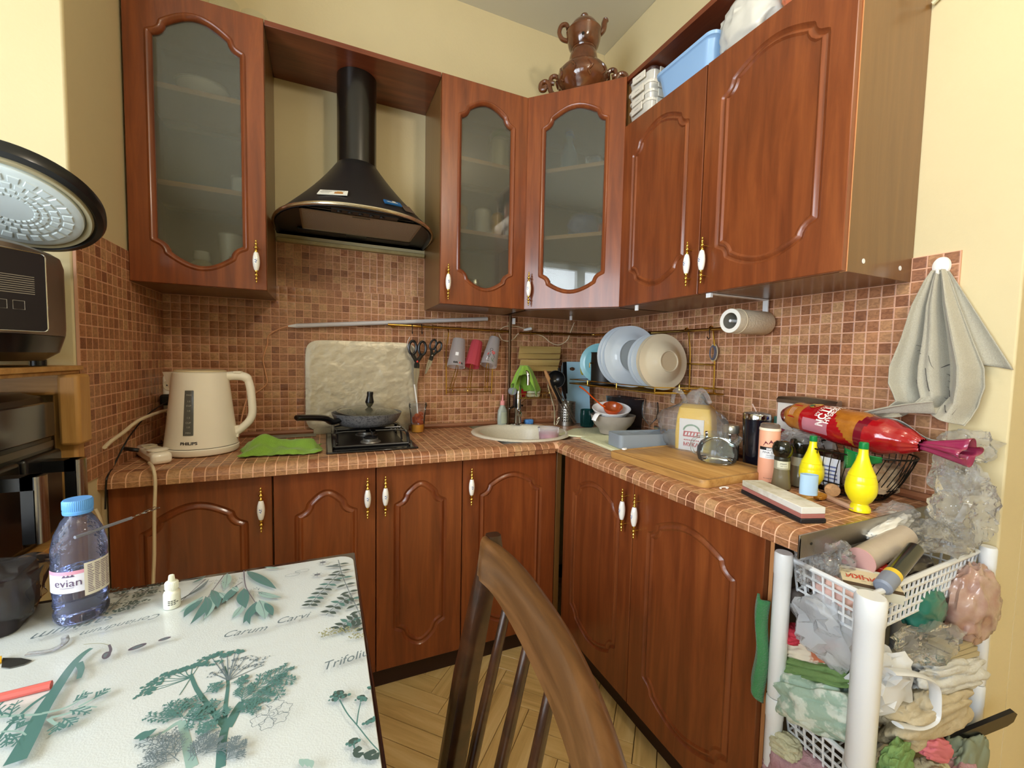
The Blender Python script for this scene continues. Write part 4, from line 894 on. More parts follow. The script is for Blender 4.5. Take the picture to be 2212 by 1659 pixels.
# ---------------------------------------------------------------- vertical brass post in the corner
t = thing('rail_post', 'dark brass post standing from worktop to wall cabinet behind the tap', 'post', (-.548, -.055, ZT + .001))
k = B().use(mat('dark_brass', '4e3a26', rough=.3, metal=.8)).cyl((0, 0, 0), .0065, 1.4258 - ZT - .002, 14).cyl((0, 0, 0), .013, .012, 16); k.build('rod', parent=t)
B().use(M_white).box((.012, -.008, .51), (.026, .008, .54)).build('clip', parent=t, bev=.002)
# wall lamp cable loops with small white plug
plug_cable('power_cable', 'white cable looping around the rail in the corner', [(-0.592,-0.03,1.353), (-0.562,-0.03,1.37), (-0.504,-0.03,1.373), (-0.451,-0.03,1.364)], .0022, M_cable)
plug_cable('power_cable', 'cream cable drooping under the rail beside the brass post', [(-0.597,-0.03,1.33), (-0.579,-0.03,1.303), (-0.54,-0.03,1.297), (-0.51,-0.03,1.315), (-0.485,-0.03,1.339), (-0.411,-0.03,1.34), (-0.351,-0.03,1.33), (-0.301,-0.03,1.298), (-0.25,-0.03,1.288), (-0.202,-0.03,1.314), (-0.183,-0.03,1.357), (-0.167,-0.03,1.395), (-0.159,-0.03,1.41)], .0022, M_cable)
a = V((-0.451,-0.04,1.359)); tag(B().tube([tuple(a + V((-.014, 0, -.003))), tuple(a), tuple(a + V((.028, 0, .006)))], .007, 8, rr=[.003, .007, .008]).build('cable_switch', M_white), 'small white inline switch lying on the corner rail', 'switch')
# ---------------------------------------------------------------- folding bamboo board
M_bam = wood('bamboo', '8a7040', 'a58a52', 'b89f66', axis='X', rough=.45, contrast=.7)
def quadslab(k, p, th):
    P = [V(x) for x in p]; n = (P[1] - P[0]).cross(P[3] - P[0]).normalized(); n = n if n.y < 0 else -n
    k.rings([[tuple(x) for x in P], [tuple(x + n * th) for x in P]])
t = thing('bamboo_board', 'bamboo slat board hanging from two brass hooks behind the tap', 'board', (0, 0, 0))
for p in (
    [(-0.4920, -0.0500, 1.2730), (-0.2550, -0.0500, 1.2770), (-0.2580, -0.0520, 1.2410), (-0.4980, -0.0520, 1.2360)],
    [(-0.4980, -0.0520, 1.2350), (-0.2580, -0.0520, 1.2380), (-0.2640, -0.0540, 1.2110), (-0.5030, -0.0540, 1.2080)],
    [(-0.4930, -0.0660, 1.2060), (-0.2680, -0.0660, 1.2080), (-0.2760, -0.0660, 1.1770), (-0.4980, -0.0660, 1.1760)],
    [(-0.4980, -0.0660, 1.1750), (-0.2760, -0.0660, 1.1750), (-0.2800, -0.0660, 1.1480), (-0.5000, -0.0660, 1.1480)],
):
    k = B().use(M_bam); quadslab(k, p, .009); k.build('slat', parent=t, bev=.001)

# ---------------------------------------------------------------- light blue chopping board in the corner
t = thing('chopping_board', 'light blue plastic chopping board leaning upright in the corner behind the jar', 'board', (-.158, -.082, ZT + .0012), RAD(-10))
w_, h_ = .158, .338
op = arc(w_ / 2 - .012, .012, .012, -90, 0, 4) + arc(w_ / 2 - .045, h_ - .05, .045, 0, 80, 6) + arc(-w_ / 2 + .034, h_ - .04, .034, 95, 180, 6) + arc(-w_ / 2 + .012, .012, .012, 180, 270, 4)
hole = [(-.016 + .016 * cos(2 * pi * i / 16), h_ - .045 + .010 * sin(2 * pi * i / 16)) for i in range(16)]
k = B().use(mat('board_blue', 'a9cfe2', rough=.4)); F = Matrix.Rotation(RAD(-9), 4, 'X')
for y in (0, .006): tess(k.xf(F @ Matrix.Translation((0, y, 0))), [op, hole[::-1]], 0)
k.xf(F)
for lp in (op, hole): k.rings([[(x, 0, z) for x, z in lp], [(x, .006, z) for x, z in lp]], False, False)
k.xf(); k.build('board_sheet', parent=t)
# utensil holder
t = thing('utensil_holder', 'perforated steel utensil holder full of kitchen tools behind the sink', 'holder', (-.245, -.115, ZT + .0012))
k = B().use(M_steel); n = 36; H = .135; r = .05; rows = 7; cols = 26
k.lathe([(r, .0005), (r, .022)], n=n); k.lathe([(r, H - .012), (r + .0015, H - .001), (r, H)], n=n, cap=False)
# perforated wall: ring of cells with square-ish holes
for j in range(rows):
    z0 = .022 + (H - .034) * j / rows; z1 = .022 + (H - .034) * (j + 1) / rows; zm = (z0 + z1) / 2; hz = (z1 - z0) * .27
    for i in range(cols):
        a0 = 2 * pi * i / cols; a1 = 2 * pi * (i + 1) / cols; am = (a0 + a1) / 2; ha = (a1 - a0) * .27
        def q(a, z): return (r * cos(a), r * sin(a), z)
        if i % 2 == 0 or True:
            o4 = [q(a0, z0), q(a1, z0), q(a1, z1), q(a0, z1)]; s4 = [q(am - ha, zm - hz), q(am + ha, zm - hz), q(am + ha, zm + hz), q(am - ha, zm + hz)]
            k.add(o4 + s4, [(0, 1, 5, 4), (1, 2, 6, 5), (2, 3, 7, 6), (3, 0, 4, 7)])
k.build('perforated_cup', parent=t)
t.scale = (.9, .9, .9)
bx, by, bz = -.245, -.115, ZT + .01
def tool(name, label, build, a, b, cat='utensil'):
    """tool along local z from a (bottom) to b (top)"""
    a, b = V(a), V(b); t = thing(name, label, cat, tuple(a)); t.rotation_mode = 'QUATERNION'; t.rotation_quaternion = V((0, 0, 1)).rotation_difference((b - a).normalized()); build(t, (b - a).length); return t
def ladle(t, L):
    B().use(M_black).tube([(0, 0, 0), (0, 0, L * .72)], .005, 8).build('shaft', parent=t)
    k = B().use(M_black); k.lathe([(.001, -.024), (.024, -.018), (.040, -.002), (.045, .016), (.043, .016), (.038, .0), (.022, -.013), (.001, -.018)], n=24); o = k.build('bowl', parent=t, loc=(0, -.012, L * .72 + .03)); o.rotation_euler = (RAD(62), 0, RAD(-25))
def spat(t, L):
    B().use(M_steel).tube([(0, 0, .0), (0, 0, L * .5)], .003, 8).build('shaft', parent=t)
    B().use(M_black).box((-.013, -.003, L * .48), (.013, .003, L)).build('blade', parent=t, bev=.006, seg=3)
def handle_(m):
    def f(t, L):
        B().use(M_steel).tube([(0, 0, .0), (0, 0, L * .5)], .003, 8).build('shaft', parent=t)
        B().use(m).tube([(0, 0, L * .45), (0, 0, L * .6), (0, 0, L * .9), (0, 0, L)], .008, 10, rr=[.006, .009, .010, .006]).build('grip', parent=t)
    return f
tool('ladle', 'black nylon ladle rising out of the utensil holder', ladle, (bx + .02, by + .01, bz), (-0.353,-0.14,1.162))
tool('kitchen_spatula', 'black kitchen spatula at the back of the utensil holder', spat, (bx + .01, by + .015, bz), (-0.263,-0.11,1.198))
tool('kitchen_tool', 'black-handled tool standing beside the ladle', handle_(M_black), (bx + .03, by, bz), (-0.307,-0.13,1.167))
tool('kitchen_tool', 'wooden-handled tool leaning left in the utensil holder', handle_(mat('tool_wood', 'b48458', rough=.5)), (bx + .0, by + .0, bz + .02), (-0.408,-0.17,1.155))
tool('kitchen_tool', 'steel-tipped black grip leaning left before the ladle', handle_(M_black), (bx + .012, by - .01, bz + .01), (-0.379,-0.18,1.11))
def tongs(t, L):
    for s in (-1, 1):
        k = B().use(M_steel); k.tube([(s * .002, 0, L), (s * .007, 0, L * .6), (s * .006, 0, L * .2), (s * .004, 0, 0)], .004, 8, rr=[.004, .005, .0045, .007], flat=.4); k.build('arm', parent=t)
tool('steel_tongs', 'steel tongs leaning across the front of the utensil holder', tongs, (-0.243,-0.2,0.895), (-0.366,-0.2,1.082), 'tongs')
tool('steel_whisk', 'thin steel whisk standing left of the utensil holder', lambda t, L: (B().use(M_chrome).tube(spline([(0, 0, 0), (.003, 0, L * .4), (-.006, 0, L * .62), (-.02, 0, L * .85), (-.026, 0, L)], 5), .004, 8, rr=None).build('shaft', parent=t), B().use(M_chrome).tube(spline([(0, 0, .02), (.012, 0, .012), (.020, 0, .028), (.03, 0, .036), (.024, 0, .018), (.01, 0, .0)], 4), .0028, 6).build('clip', parent=t)), (-0.34,-0.16,0.881), (-0.348,-0.14,1.085))
# sponge basket on the wall
t = thing('sponge_basket', 'wire sponge basket hanging on the tiled wall behind the filter tap', 'basket', (0, 0, 0))
k = B().use(M_gold); A0, A1 = (-0.536,-0.13,1.038), (-0.349,-0.13,1.035); z = A0[2]
lp = [(A0[0], -.13, z), (A1[0], -.13, z), (A1[0] + .008, -.10, z), (A1[0], -.02, z), (A0[0] + .01, -.02, z), (A0[0] - .004, -.10, z)]
for dz in (0, -.022): k.tube([(x, y, zz + dz) for x, y, zz in lp], .0015, 6, True)
for i in range(9): u = i / 8; x = A0[0] + (A1[0] - A0[0]) * u; k.tube([(x, -.13, z), (x, -.13, z - .022), (x, -.02, z - .022), (x, -.02, z)], .001, 5)
for x in (A0[0] + .03, A0[0] + .055): k.tube([(x, -.02, z), (x, -.010, z + .05)], .0015, 6); k.tube([(x, -.125, z - .022), (x - .004, -.02, z - .075)], .0015, 6)
k.build('basket_wire', parent=t)
def block(name, label, c, r, m, seed=1, e=.45, amp=.08, cat='sponge', rot=None): return tag(B().blob((0, 0, 0), r, seed, amp, n=24, k=16, e=e).build(name, m, loc=c, rot=rot), label, cat)
xm = A0[0]
block('scrubber', 'red fluffy scrubber in the wire sponge basket', (xm + .036, -.075, z + .0065), (.034, .036, .026), mat('scrub_red', 'c01f24', rough=.8, bump=.6, bscale=90), 3, .8, .2, 'scrubber')
block('dish_sponge', 'pale dish sponge in the wire basket beside the red scrubber', (xm + .104, -.085, z + .0), (.034, .034, .020), mat('sponge_pale', 'c9c5a0', rough=.9, bump=.5, bscale=120), 5)
block('dish_sponge', 'light blue cloth sponge lying on top of the pale one', (xm + .104, -.060, z + .034), (.032, .026, .014), mat('sponge_lightblue', '9fb8d4', rough=.9), 8, .7, .25)
# teal jar
t = thing('glass_jar', 'ribbed teal glass jar in front of the blue chopping board', 'jar', (-.178, -.205, ZT + .0012))
k = B().use(film('teal_glass', '3a7470', .28, .4, .08, white='2e6a66')); rs = []
for r, z in ((.026, .001), (.031, .004), (.033, .02), (.034, .06), (.032, .085), (.030, .09)): rs.append([((r + .0012 * cos(18 * a)) * cos(a), (r + .0012 * cos(18 * a)) * sin(a), z) for a in [2 * pi * i / 72 for i in range(72)]])
k.rings(rs, True, False); k.build('jar_wall', parent=t)
# drying mats
M_mat = mat('mat_cream', 'd9dab4', rough=.8, bump=.4, bscale=180)
def flatmat(name, label, pts, th, z=ZT + .0012, m=M_mat):
    k = B().use(m); k.prism([(p[0], p[1]) for p in pts], th, Matrix.Translation((0, 0, z))); return k, label
k, lb = flatmat('', '', [(-0.446,-0.381,0.88), (-0.31,-0.516,0.88), (-.05, -.40, 0), (-.12, -.27, 0), (-.30, -.27, 0)], .008)
tag(k.build('drying_mat', bev=.003), 'pale green drying mat at the corner under the grey bowl', 'mat')
pp = [(-0.364,-0.418,0.88), (-0.372,-0.732,0.88), (-.06, -.71, 0), (-.06, -.44, 0)]
pp = [(-.392, -.478), (-.418, -.745), (-.055, -.765), (-.055, -.458)]
k = B().use(M_mat).prism(pp, .009, Matrix.Translation((0, 0, ZT + .0012)))
t = tag(k.build('drying_mat', bev=.0025), 'pale yellow ribbed drying mat under bowl and cutlery organiser', 'mat')
k = B().use(M_mat)
for i in range(40):
    y = -.484 - .0066 * i; x0 = -.392 - .026 * i / 40
    k.box((x0 + .002, y - .0022, ZT + .0100), (-.062, y + .0022, ZT + .0117))
k.build('ribs', parent=t)
# grey bowl, patterned dish, orange ladle
c = (-.215, -.462); zb = ZT + .0125
t = thing('mixing_bowl', 'large matte grey bowl holding a white dish on the drying mat', 'bowl', (c[0], c[1], zb))
M_bg = mat('bowl_grey', '9d9387', rough=.6, var=.05, vscale=30)
B().use(M_bg).lathe([(.05, .0005), (.054, .003), (.060, .020), (.062, .024), (.080, .042), (.092, .062), (.098, .082), (.0990, .0855), (.0960, .086), (.090, .066), (.074, .036), (.04, .010), (.001, .008)], n=56).build('bowl_wall', parent=t)
t = thing('serving_dish', 'white patterned dish with a curled handle lying in the grey bowl', 'dish', (c[0] - .006, c[1] + .006, zb + .066)); t.rotation_euler = (RAD(12), RAD(-8), 0); t.scale = (1.12, 1.12, 1.1)
M_wc = mat('glazed_white', 'e9eaec', rough=.12, coat=.5); M_gx = mat('print_greyblue', '5d6c78', rough=.3)
B().use(M_wc).lathe([(.034, .0), (.036, .002), (.058, .018), (.072, .040), (.0755, .047), (.0735, .048), (.068, .040), (.054, .021), (.035, .007), (.001, .006)], n=52).build('dish_wall', parent=t)
hd = V((-.93, -.30, 0)).normalized()
k = B().use(M_wc); k.tube(spline([(hd.x * s, hd.y * s, z) for s, z in ((.066, .036), (.080, .047), (.096, .046), (.108, .036), (.114, .027))], 5), .010, 10, rr=None, flat=.3, upv=(0, 0, 1)); k.build('handle', parent=t)
k = B().use(M_gx)
for i in range(9):
    a = RAD(195 + i * 15); r_ = .0655 + (i % 2) * .003; zz = .030 + (i % 2) * .004; k.tube([(r_ * cos(a + d) * 1.005, r_ * sin(a + d) * 1.005, zz + h) for d, h in ((-.05, -.003), (0, .003), (.05, -.002))], .0008, 5)
k.build('pattern', parent=t)
t = thing('orange_ladle', 'glossy orange enamel ladle resting in the white dish', 'ladle', (c[0] - .012, c[1] - .012, zb + .118)); t.scale = (1.2, 1.2, 1.15)
M_or = mat('orange_enamel', 'd8500f', rough=.15, coat=.5)
k = B().use(M_or); k.lathe([(.001, -.028), (.018, -.024), (.030, -.012), (.0355, .004), (.036, .006), (.0345, .006)], n=36, cap=False); k.use(mat('ladle_inside', 'a3481c', rough=.2, coat=.4)).lathe([(.0345, .006), (.034, .003), (.028, -.011), (.016, -.021), (.001, -.025)], n=36, cap=False); o = k.build('bowl', parent=t); o.rotation_euler = (RAD(24), RAD(-14), 0)
hx = V((-.93, .36, 0)).normalized(); k = B().use(M_or)
k.tube(spline([(hx.x * s, hx.y * s, z) for s, z in ((.030, .004), (.045, .012), (.07, .034), (.105, .066), (.125, .080))], 5), .007, 10, rr=[.010, .009, .009, .008, .007] + [.006] * 11 + [.0075] * 5, flat=.45); k.build('handle', parent=t)
# cutlery organiser
t = thing('cutlery_organizer', 'grey stepped plastic cutlery organiser before the dish rack', 'organizer', (-.232, -.722, ZT + .0135), RAD(-9))
M_go = mat('organizer_grey', '8c959c', rough=.45); M_gd = mat('organizer_dark', '5b646b', rough=.5)
a, b, H = .158, .052, .050
k = B().use(M_go); out = rrect(2 * a, 2 * b, .016, 5); inn = rrect(2 * a - .006, 2 * b - .006, .013, 5)
k.rings([[(x, y, 0) for x, y in out], [(x, y, H) for x, y in out], [(x, y, H) for x, y in inn], [(x, y, .012) for x, y in inn]], True, True); k.build('tray', parent=t, sharp=40)
for i in range(4):
    x = -a + .06 + .07 * i; k = B().use(M_go)
    k.rings([[(x - .055, -b + .004, .014), (x - .055, b - .004, .014), (x - .055, b - .004, .016), (x - .055, -b + .004, .016)], [(x - .02, -b + .004, .036), (x - .02, b - .004, .036), (x - .02, b - .004, .038), (x - .02, -b + .004, .038)], [(x + .012, -b + .004, .045), (x + .012, b - .004, .045), (x + .012, b - .004, .047), (x + .012, -b + .004, .047)], [(x + .016, -b + .004, .014), (x + .016, b - .004, .014), (x + .018, b - .004, .014), (x + .018, -b + .004, .014)]]); k.build('divider', parent=t, sharp=40)
tag(B().use(M_chrome).tube([(-0.15,-0.658,0.935), (-0.17,-0.743,0.938)], .004, 8, rr=[.007, .003]).build('spoon', loc=(0, 0, .004)), 'steel spoon lying in the cutlery organiser', 'spoon')
# smoky container and wine glass under the rack
t = thing('storage_box', 'smoky transparent storage box standing under the dish rack', 'box', (-.062, -.352, ZT + .011))
M_sm = film('smoky_plastic', '9a9498', .18, .3, .1, white='6f6a70')
k = B().use(M_sm); o1 = rrect(.095, .20, .02, 5); k.rings([[(x * .86, y * .9, .0005) for x, y in o1], [(x, y, .15) for x, y in o1], [(x * 1.04, y * 1.03, .153) for x, y in o1]], True, False); k.build('box_wall', parent=t)
t = thing('wine_glass', 'clear wine glass standing under the dish rack right of the bowl', 'glass', (-.105, -.575, ZT + .0125))
k = B().use(M_clr); k.lathe([(.031, .0005), (.028, .002), (.006, .006), (.0035, .02), (.0035, .05), (.012, .060), (.030, .080), (.036, .105), (.036, .13), (.033, .150)], n=32, cap=False); k.build('glass_wall', parent=t)
# ---------------------------------------------------------------- dish rack on the right wall
t = thing('dish_rack', 'brass wire dish rack fixed to the right wall with standing plates', 'rack', (0, 0, 0))
zr = 1.090; fc, bc, fl_, bl = (-.245, -.755), (-.018, -.865), (-.245, -.14), (-.018, -.10)
k = B().use(M_gold)
for dz, r_ in ((0, .0036), (.020, .0024)):
    k.tube([(fl_[0], fl_[1], zr + dz), (fc[0], fc[1], zr + dz), (bc[0], bc[1], zr + dz), (bl[0], bl[1], zr + dz)], r_, 6, True)
k.build('frame_wire', parent=t)
k = B().use(M_railm)
for i in range(27):
    u = i / 26; k.tube([(fl_[0], fl_[1] + (fc[1] - fl_[1]) * u, zr + .001), (bl[0], bl[1] + (bc[1] - bl[1]) * u, zr + .001)], .0017, 5)
for x in (-.09, -.17): k.tube([(x, -.12, zr - .003), (x, -.79, zr - .003)], .0016, 5)
k.build('floor_wires', parent=t); 
k = B().use(M_gold)
for y in (-.30, -.52, -.752): k.tube([(-.246, y, zr + .022), (-.2465, y, zr - .004), (-.20, y, zr - .008)], .003, 6)
for y in (-.70, -.82): k.tube(spline([(-.055, y, 1.337), (-.045, y, 1.347), (-.035, y, 1.340), (-.032, y - .004, 1.30), (-.026, y - .006, 1.24), (-.022, y - .006, zr)], 4), .0032, 6)
k.tube([(-.028, -.58, 1.205), (-.028, -.83, 1.20)], .003, 6); k.tube([(-.028, -.67, 1.205), (-.06, -.69, 1.19), (-.065, -.695, zr)], .0018, 6)
k.build('hanger', parent=t)
def plate(label, c, R, ring, m, m2=None, rz=0, tilt=0, deep=.02, group=None):
    """plate standing on its edge; its underside (foot ring) faces local -y"""
    t = thing('plate', label, 'plate', c, rz, group); t.rotation_euler = (RAD(tilt), 0, rz); k = B().use(m)
    k.lathe([(.001, -deep + .003), (ring - .004, -deep + .003), (ring - .003, -deep - .001), (ring, -deep - .001), (ring + .001, -deep + .003), (ring + .012, -deep + .008), (R * .72, -.004), (R * .8, -.001), (R, .0), (R, .002), (R * .8, .003), (R * .7, .0), (ring, -deep + .008), (.001, -deep + .008)], n=64, ax='y')
    k.build('plate_body', parent=t)
    if m2: B().use(m2).lathe([(.001, -deep + .0024), (ring - .0045, -deep + .0024)], n=48, ax='y', cap=False).build('foot_disc', parent=t)
    return t
M_pb = mat('plate_bluewhite', 'c5ced6', rough=.14, coat=.5); M_pc = mat('plate_cream', 'cdc0a6', rough=.2, coat=.4); M_pg = mat('plate_foot', '9aa0a2', rough=.4)
for i, (y, lb) in enumerate(((-.490, 'front large blue-white dinner plate in the rack, grey foot showing'), (-.466, 'second large blue-white dinner plate, behind the front one'), (-.443, 'third large blue-white dinner plate, hindmost of the big ones'))):
    plate(lb, (-.142 - .002 * i, y, zr + .139), .137, .075, M_pb, M_pg if i == 0 else None, RAD(-8), -4)
for i, (y, R, m_, lb, dp) in enumerate(((-.690, .113, M_pc, 'front cream soup plate in the rack showing its round foot', .036), (-.673, .113, M_pc, 'second cream soup plate, just behind the front one', .02), (-.640, .112, M_pb, 'small pale blue plate behind the cream soup plates', .02), (-.620, .112, M_pb, 'hindmost small pale blue plate next to the big plates', .02))):
    plate(lb, (-.150, y, zr + .118), R, .042 if i < 2 else .05, m_, mat('foot_cream', 'bba98c', rough=.5) if i == 0 else None, RAD(-6), -5, dp)
# pot and teal plate behind
t = thing('cooking_pot', 'tall black pot at the corner end of the dish rack', 'pot', (-.172, -.330, zr + .0045)); t.scale = (1, 1, 1.14)
k = B().use(mat('pot_black', '17140f', rough=.45)); k.lathe([(.060, .0005), (.063, .004), (.064, .13), (.067, .134), (.062, .133), (.06, .01), (.001, .008)], n=40); k.build('pot_wall', parent=t)
B().use(M_brass).tube([(-.063, .0, .09), (-.085, .0, .088), (-.085, .0, .07)], .003, 6).build('handle', parent=t)
plate('teal plate leaning behind the black pot in the corner', (-.118, -.215, zr + .106), .100, .05, mat('plate_teal', '7fb9c2', rough=.25, coat=.3), None, RAD(-30), -3)
block('rubber_glove', 'yellow rubber glove tip sticking up left of the black pot', (-.11, -.045, 1.165), (.012, .010, .038), mat('glove_yellow', 'b9a83a', rough=.5), 4, .9, .1, 'glove')
t = thing('corner_shelf', 'small dark wooden corner shelf behind the blue chopping board', 'shelf', (0, 0, 0))
B().use(mat('shelf_dark', '4e3a22', rough=.6)).prism([(-.068, -.0075), (-.0075, -.0075), (-.0075, -.125), (-.055, -.125)], .012, Matrix.Translation((0, 0, 1.112))).build('board', parent=t, bev=.001)
for x in (-.055, -.03): B().use(M_brass).box((x, -.012, 1.09), (x + .01, -.0075, 1.111)).build('bracket', parent=t)
# elastic bands on the rail
t = thing('elastic_bands', 'loop of grey and beige elastic bands hanging from the brass rail', 'bands', (0, 0, 0)); c = V((-0.03,-0.821,1.247))
for m_, r1_, r2_, dx in ((mat('band_grey', '5c5a66', rough=.7), .014, .027, 0), (mat('band_beige', 'b9ab90', rough=.7), .017, .032, .004), (MATS['band_grey'], .011, .024, -.004)):
    B().use(m_).tube([(c.x + dx, c.y + r1_ * sin(a), c.z + r2_ * cos(a)) for a in [2 * pi * i / 20 for i in range(20)]], .0022, 6, True).build('band', parent=t)
hook((-.045, c.y, 1.334), 'dark hook on the right end of the rail carrying the elastic bands', .03, M_blackm, (-1, 0))
# ---------------------------------------------------------------- paper towel
t = thing('towel_holder', 'white metal holder screwed under the right wall cabinet for the paper roll', 'holder', (0, 0, 0))
y = -1.02; k = B().use(M_white); k.box((-.285, y - .008, ZB - .004), (-.02, y + .008, ZB - .001)); k.box((-.292, y - .009, ZB - .014), (-.283, y + .009, ZB - .0005)); k.build('bracket_bar', parent=t)
B().use(M_white).box((-.026, y - .009, 1.335), (-.021, y + .009, ZB - .0045)).build('wall_arm', parent=t); B().use(M_white).tube([(-.024, y, 1.345), (-.19, y, 1.345)], .005, 8).build('rod', parent=t)
for yy in (-.20, -.68): tag(B().use(M_white).box((-.29 if yy < -.5 else -.29, yy - .008, ZB - .022), (-.282, yy + .008, ZB - .0005)).build('cable_clip', bev=.002), 'small white clip under the corner cabinets' if yy > -.5 else 'small white clip under the right wall cabinet near the plates', 'clip')
t = thing('paper_roll', 'roll of beige paper towel on the holder under the right cabinet', 'paper roll', (-.19, y, 1.345)); t.rotation_euler = (0, 0, 0)
k = B().use(mat('paper_beige', 'cdbfa6', rough=.9, bump=.3, bscale=160)); k.lathe([(.026, .0), (.0385, .0), (.0395, .002), (.0395, .163), (.0385, .165), (.026, .165)], (0, 0, 0), 40, 'x', cap=False); k.build('paper', parent=t)
k = B().use(mat('paper_edge', 'f0ede2', rough=.8)); k.lathe([(.0385, -.0006), (.026, -.0006)], (0, 0, 0), 40, 'x', cap=False); k.build('end_face', parent=t)
B().use(mat('core_card', '8f8a7c', rough=.8)).lathe([(.0255, .0005), (.0255, .1645)], (0, 0, 0), 32, 'x', cap=False).build('core', parent=t)
B().use(M_cable).tube([(.03, .0402 * cos(a), .0402 * sin(a)) for a in [2 * pi * i / 32 for i in range(32)]], .001, 5, True).build('string', parent=t)
# ---------------------------------------------------------------- wooden cutting board
M_cb = wood('cutting_wood', '8f6430', 'bd8f50', 'cfa566', axis='X', rough=.5, coat=0, contrast=.9)
cb = [(-0.489,-0.822,0.89), (-0.259,-0.736,0.893), (-0.17,-1.162,0.893), (-0.511,-1.225,0.893)]
cb = [(-.488, -.823), (-.255, -.745), (-.118, -1.155), (-.478, -1.215)]
cb = [(-.485, -.812), (-.200, -.772), (-.150, -1.160), (-.470, -1.212)]
ctr = V((sum(p[0] for p in cb) / 4, sum(p[1] for p in cb) / 4, ZT + .0012)); ang = math.atan2(cb[3][1] - cb[0][1], cb[3][0] - cb[0][0])
t = thing('cutting_board', 'thick bamboo cutting board with juice groove on the right worktop', 'board', tuple(ctr), ang)
lw = .400; ld = .300; k = B().use(M_cb); o_ = rrect(lw, ld, .022, 6); g1 = rrect(lw - .024, ld - .024, .012, 6); g2 = rrect(lw - .032, ld - .032, .010, 6); g3 = rrect(lw - .040, ld - .040, .008, 6)
k.rings([[(x * .992, y * .992, 0) for x, y in o_], [(x, y, .003) for x, y in o_], [(x, y, .019) for x, y in o_], [(x * .992, y * .992, .022) for x, y in o_], [(x, y, .022) for x, y in g1], [(x, y, .0195) for x, y in g2], [(x, y, .022) for x, y in g3]]); k.build('board_body', parent=t, sharp=50)
tag(B().blob((0, 0, .004), (.010, .006, .004), 3, .4, n=14, k=8).build('paper_scrap', mat('scrap_white', 'f0ece6', rough=.8), loc=(-.424, -.808, ZT + .0233)), 'crumb of white paper on the near corner of the cutting board', 'scrap')
k = B().use(MATS['scrap_white']).tube(spline([(-.012, 0, .002), (-.004, .006, .002), (.008, .005, .002), (.012, -.003, .003), (.004, -.006, .002)], 4), .003, 6, flat=.5); p = (-0.415,-1.209,0.872); tag(k.build('paper_scrap', loc=(p[0], p[1], ZT + .0015)), 'curl of white paper on the worktop before the cutting board', 'scrap')
# ---------------------------------------------------------------- glass jug on the board
t = thing('glass_teapot', 'round clear glass teapot without lid on the cutting board', 'teapot', (-.258, -1.052, ZT + .0236)); t.scale = (1.1, 1.1, 1.05)
M_gl = film('clear_glass', 'f2f6f4', .06, .42, .03)
k = B().use(M_gl); k.lathe([(.030, .0005), (.042, .002), (.050, .008), (.0545, .024), (.053, .044), (.044, .062), (.034, .070), (.0325, .076), (.034, .088), (.0345, .090), (.0335, .0895)], n=48, cap=False); k.lathe([(.0525, .0245), (.051, .043), (.042, .060), (.032, .069)], n=48, cap=False); k.lathe([(.001, .004), (.038, .0045), (.048, .012)], n=48, cap=False); k.build('glass_wall', parent=t)
k = B().use(M_gl); hd = V((-.30, .95, 0)); k.tube(spline([(hd.x * s, hd.y * s, z) for s, z in ((.038, .072), (.056, .070), (.072, .056), (.076, .038), (.070, .020), (.052, .014))], 6), .0042, 10); k.build('handle', parent=t)
k = B().use(M_gl); sd = V((.36, -.93, 0)); k.tube([(sd.x * s, sd.y * s, z) for s, z in ((.040, .056), (.052, .072), (.060, .084))], .009, 12, rr=[.012, .009, .0075]); k.build('spout', parent=t)
# ---------------------------------------------------------------- tumbler with straw, small jar
t = thing('steel_tumbler', 'dark navy tumbler with steel rim and straw behind the glass teapot', 'tumbler', (-.098, -1.064, ZT + .0012))
k = B().use(mat('navy_gloss', '0c0e1a', rough=.15, coat=.6)).lathe([(.030, .0005), (.034, .003), (.041, .150), (.0415, .156)], n=36); k.build('body', parent=t)
k = B().use(M_chrome).lathe([(.0417, .1562), (.0420, .172), (.040, .175), (.038, .1745), (.037, .170)], n=36, cap=False); k.build('rim', parent=t); k = B().use(film('tumbler_lid', 'dfe4e6', .2, .4, .05)).lathe([(.037, .170), (.036, .176), (.02, .180), (.001, .181)], n=36, cap=False); k.build('lid', parent=t)
B().use(mat('straw_pink', 'd8b8a8', rough=.4)).tube([(0, 0, .05), (0, 0, .175), (-.012, .010, .205)], .0022, 8).build('straw', parent=t)
t = thing('small_jar', 'small glass jar with silvery lid between flour bag and tumbler', 'jar', (-.115, -.985, ZT + .0012))
k = B().use(M_clr).lathe([(.025, .0005), (.027, .003), (.027, .085), (.022, .095), (.022, .10)], n=28, cap=False); k.build('jar_wall', parent=t); B().use(mat('jar_content', '8b7a66', rough=.8)).lathe([(.0255, .002), (.0255, .06)], n=28).build('contents', parent=t)
B().use(mat('lid_silver', 'b9b6a8', rough=.3, metal=.8)).lathe([(.0245, .098), (.0255, .1), (.0255, .120), (.022, .125), (.012, .128), (.001, .128)], n=28).build('lid', parent=t)
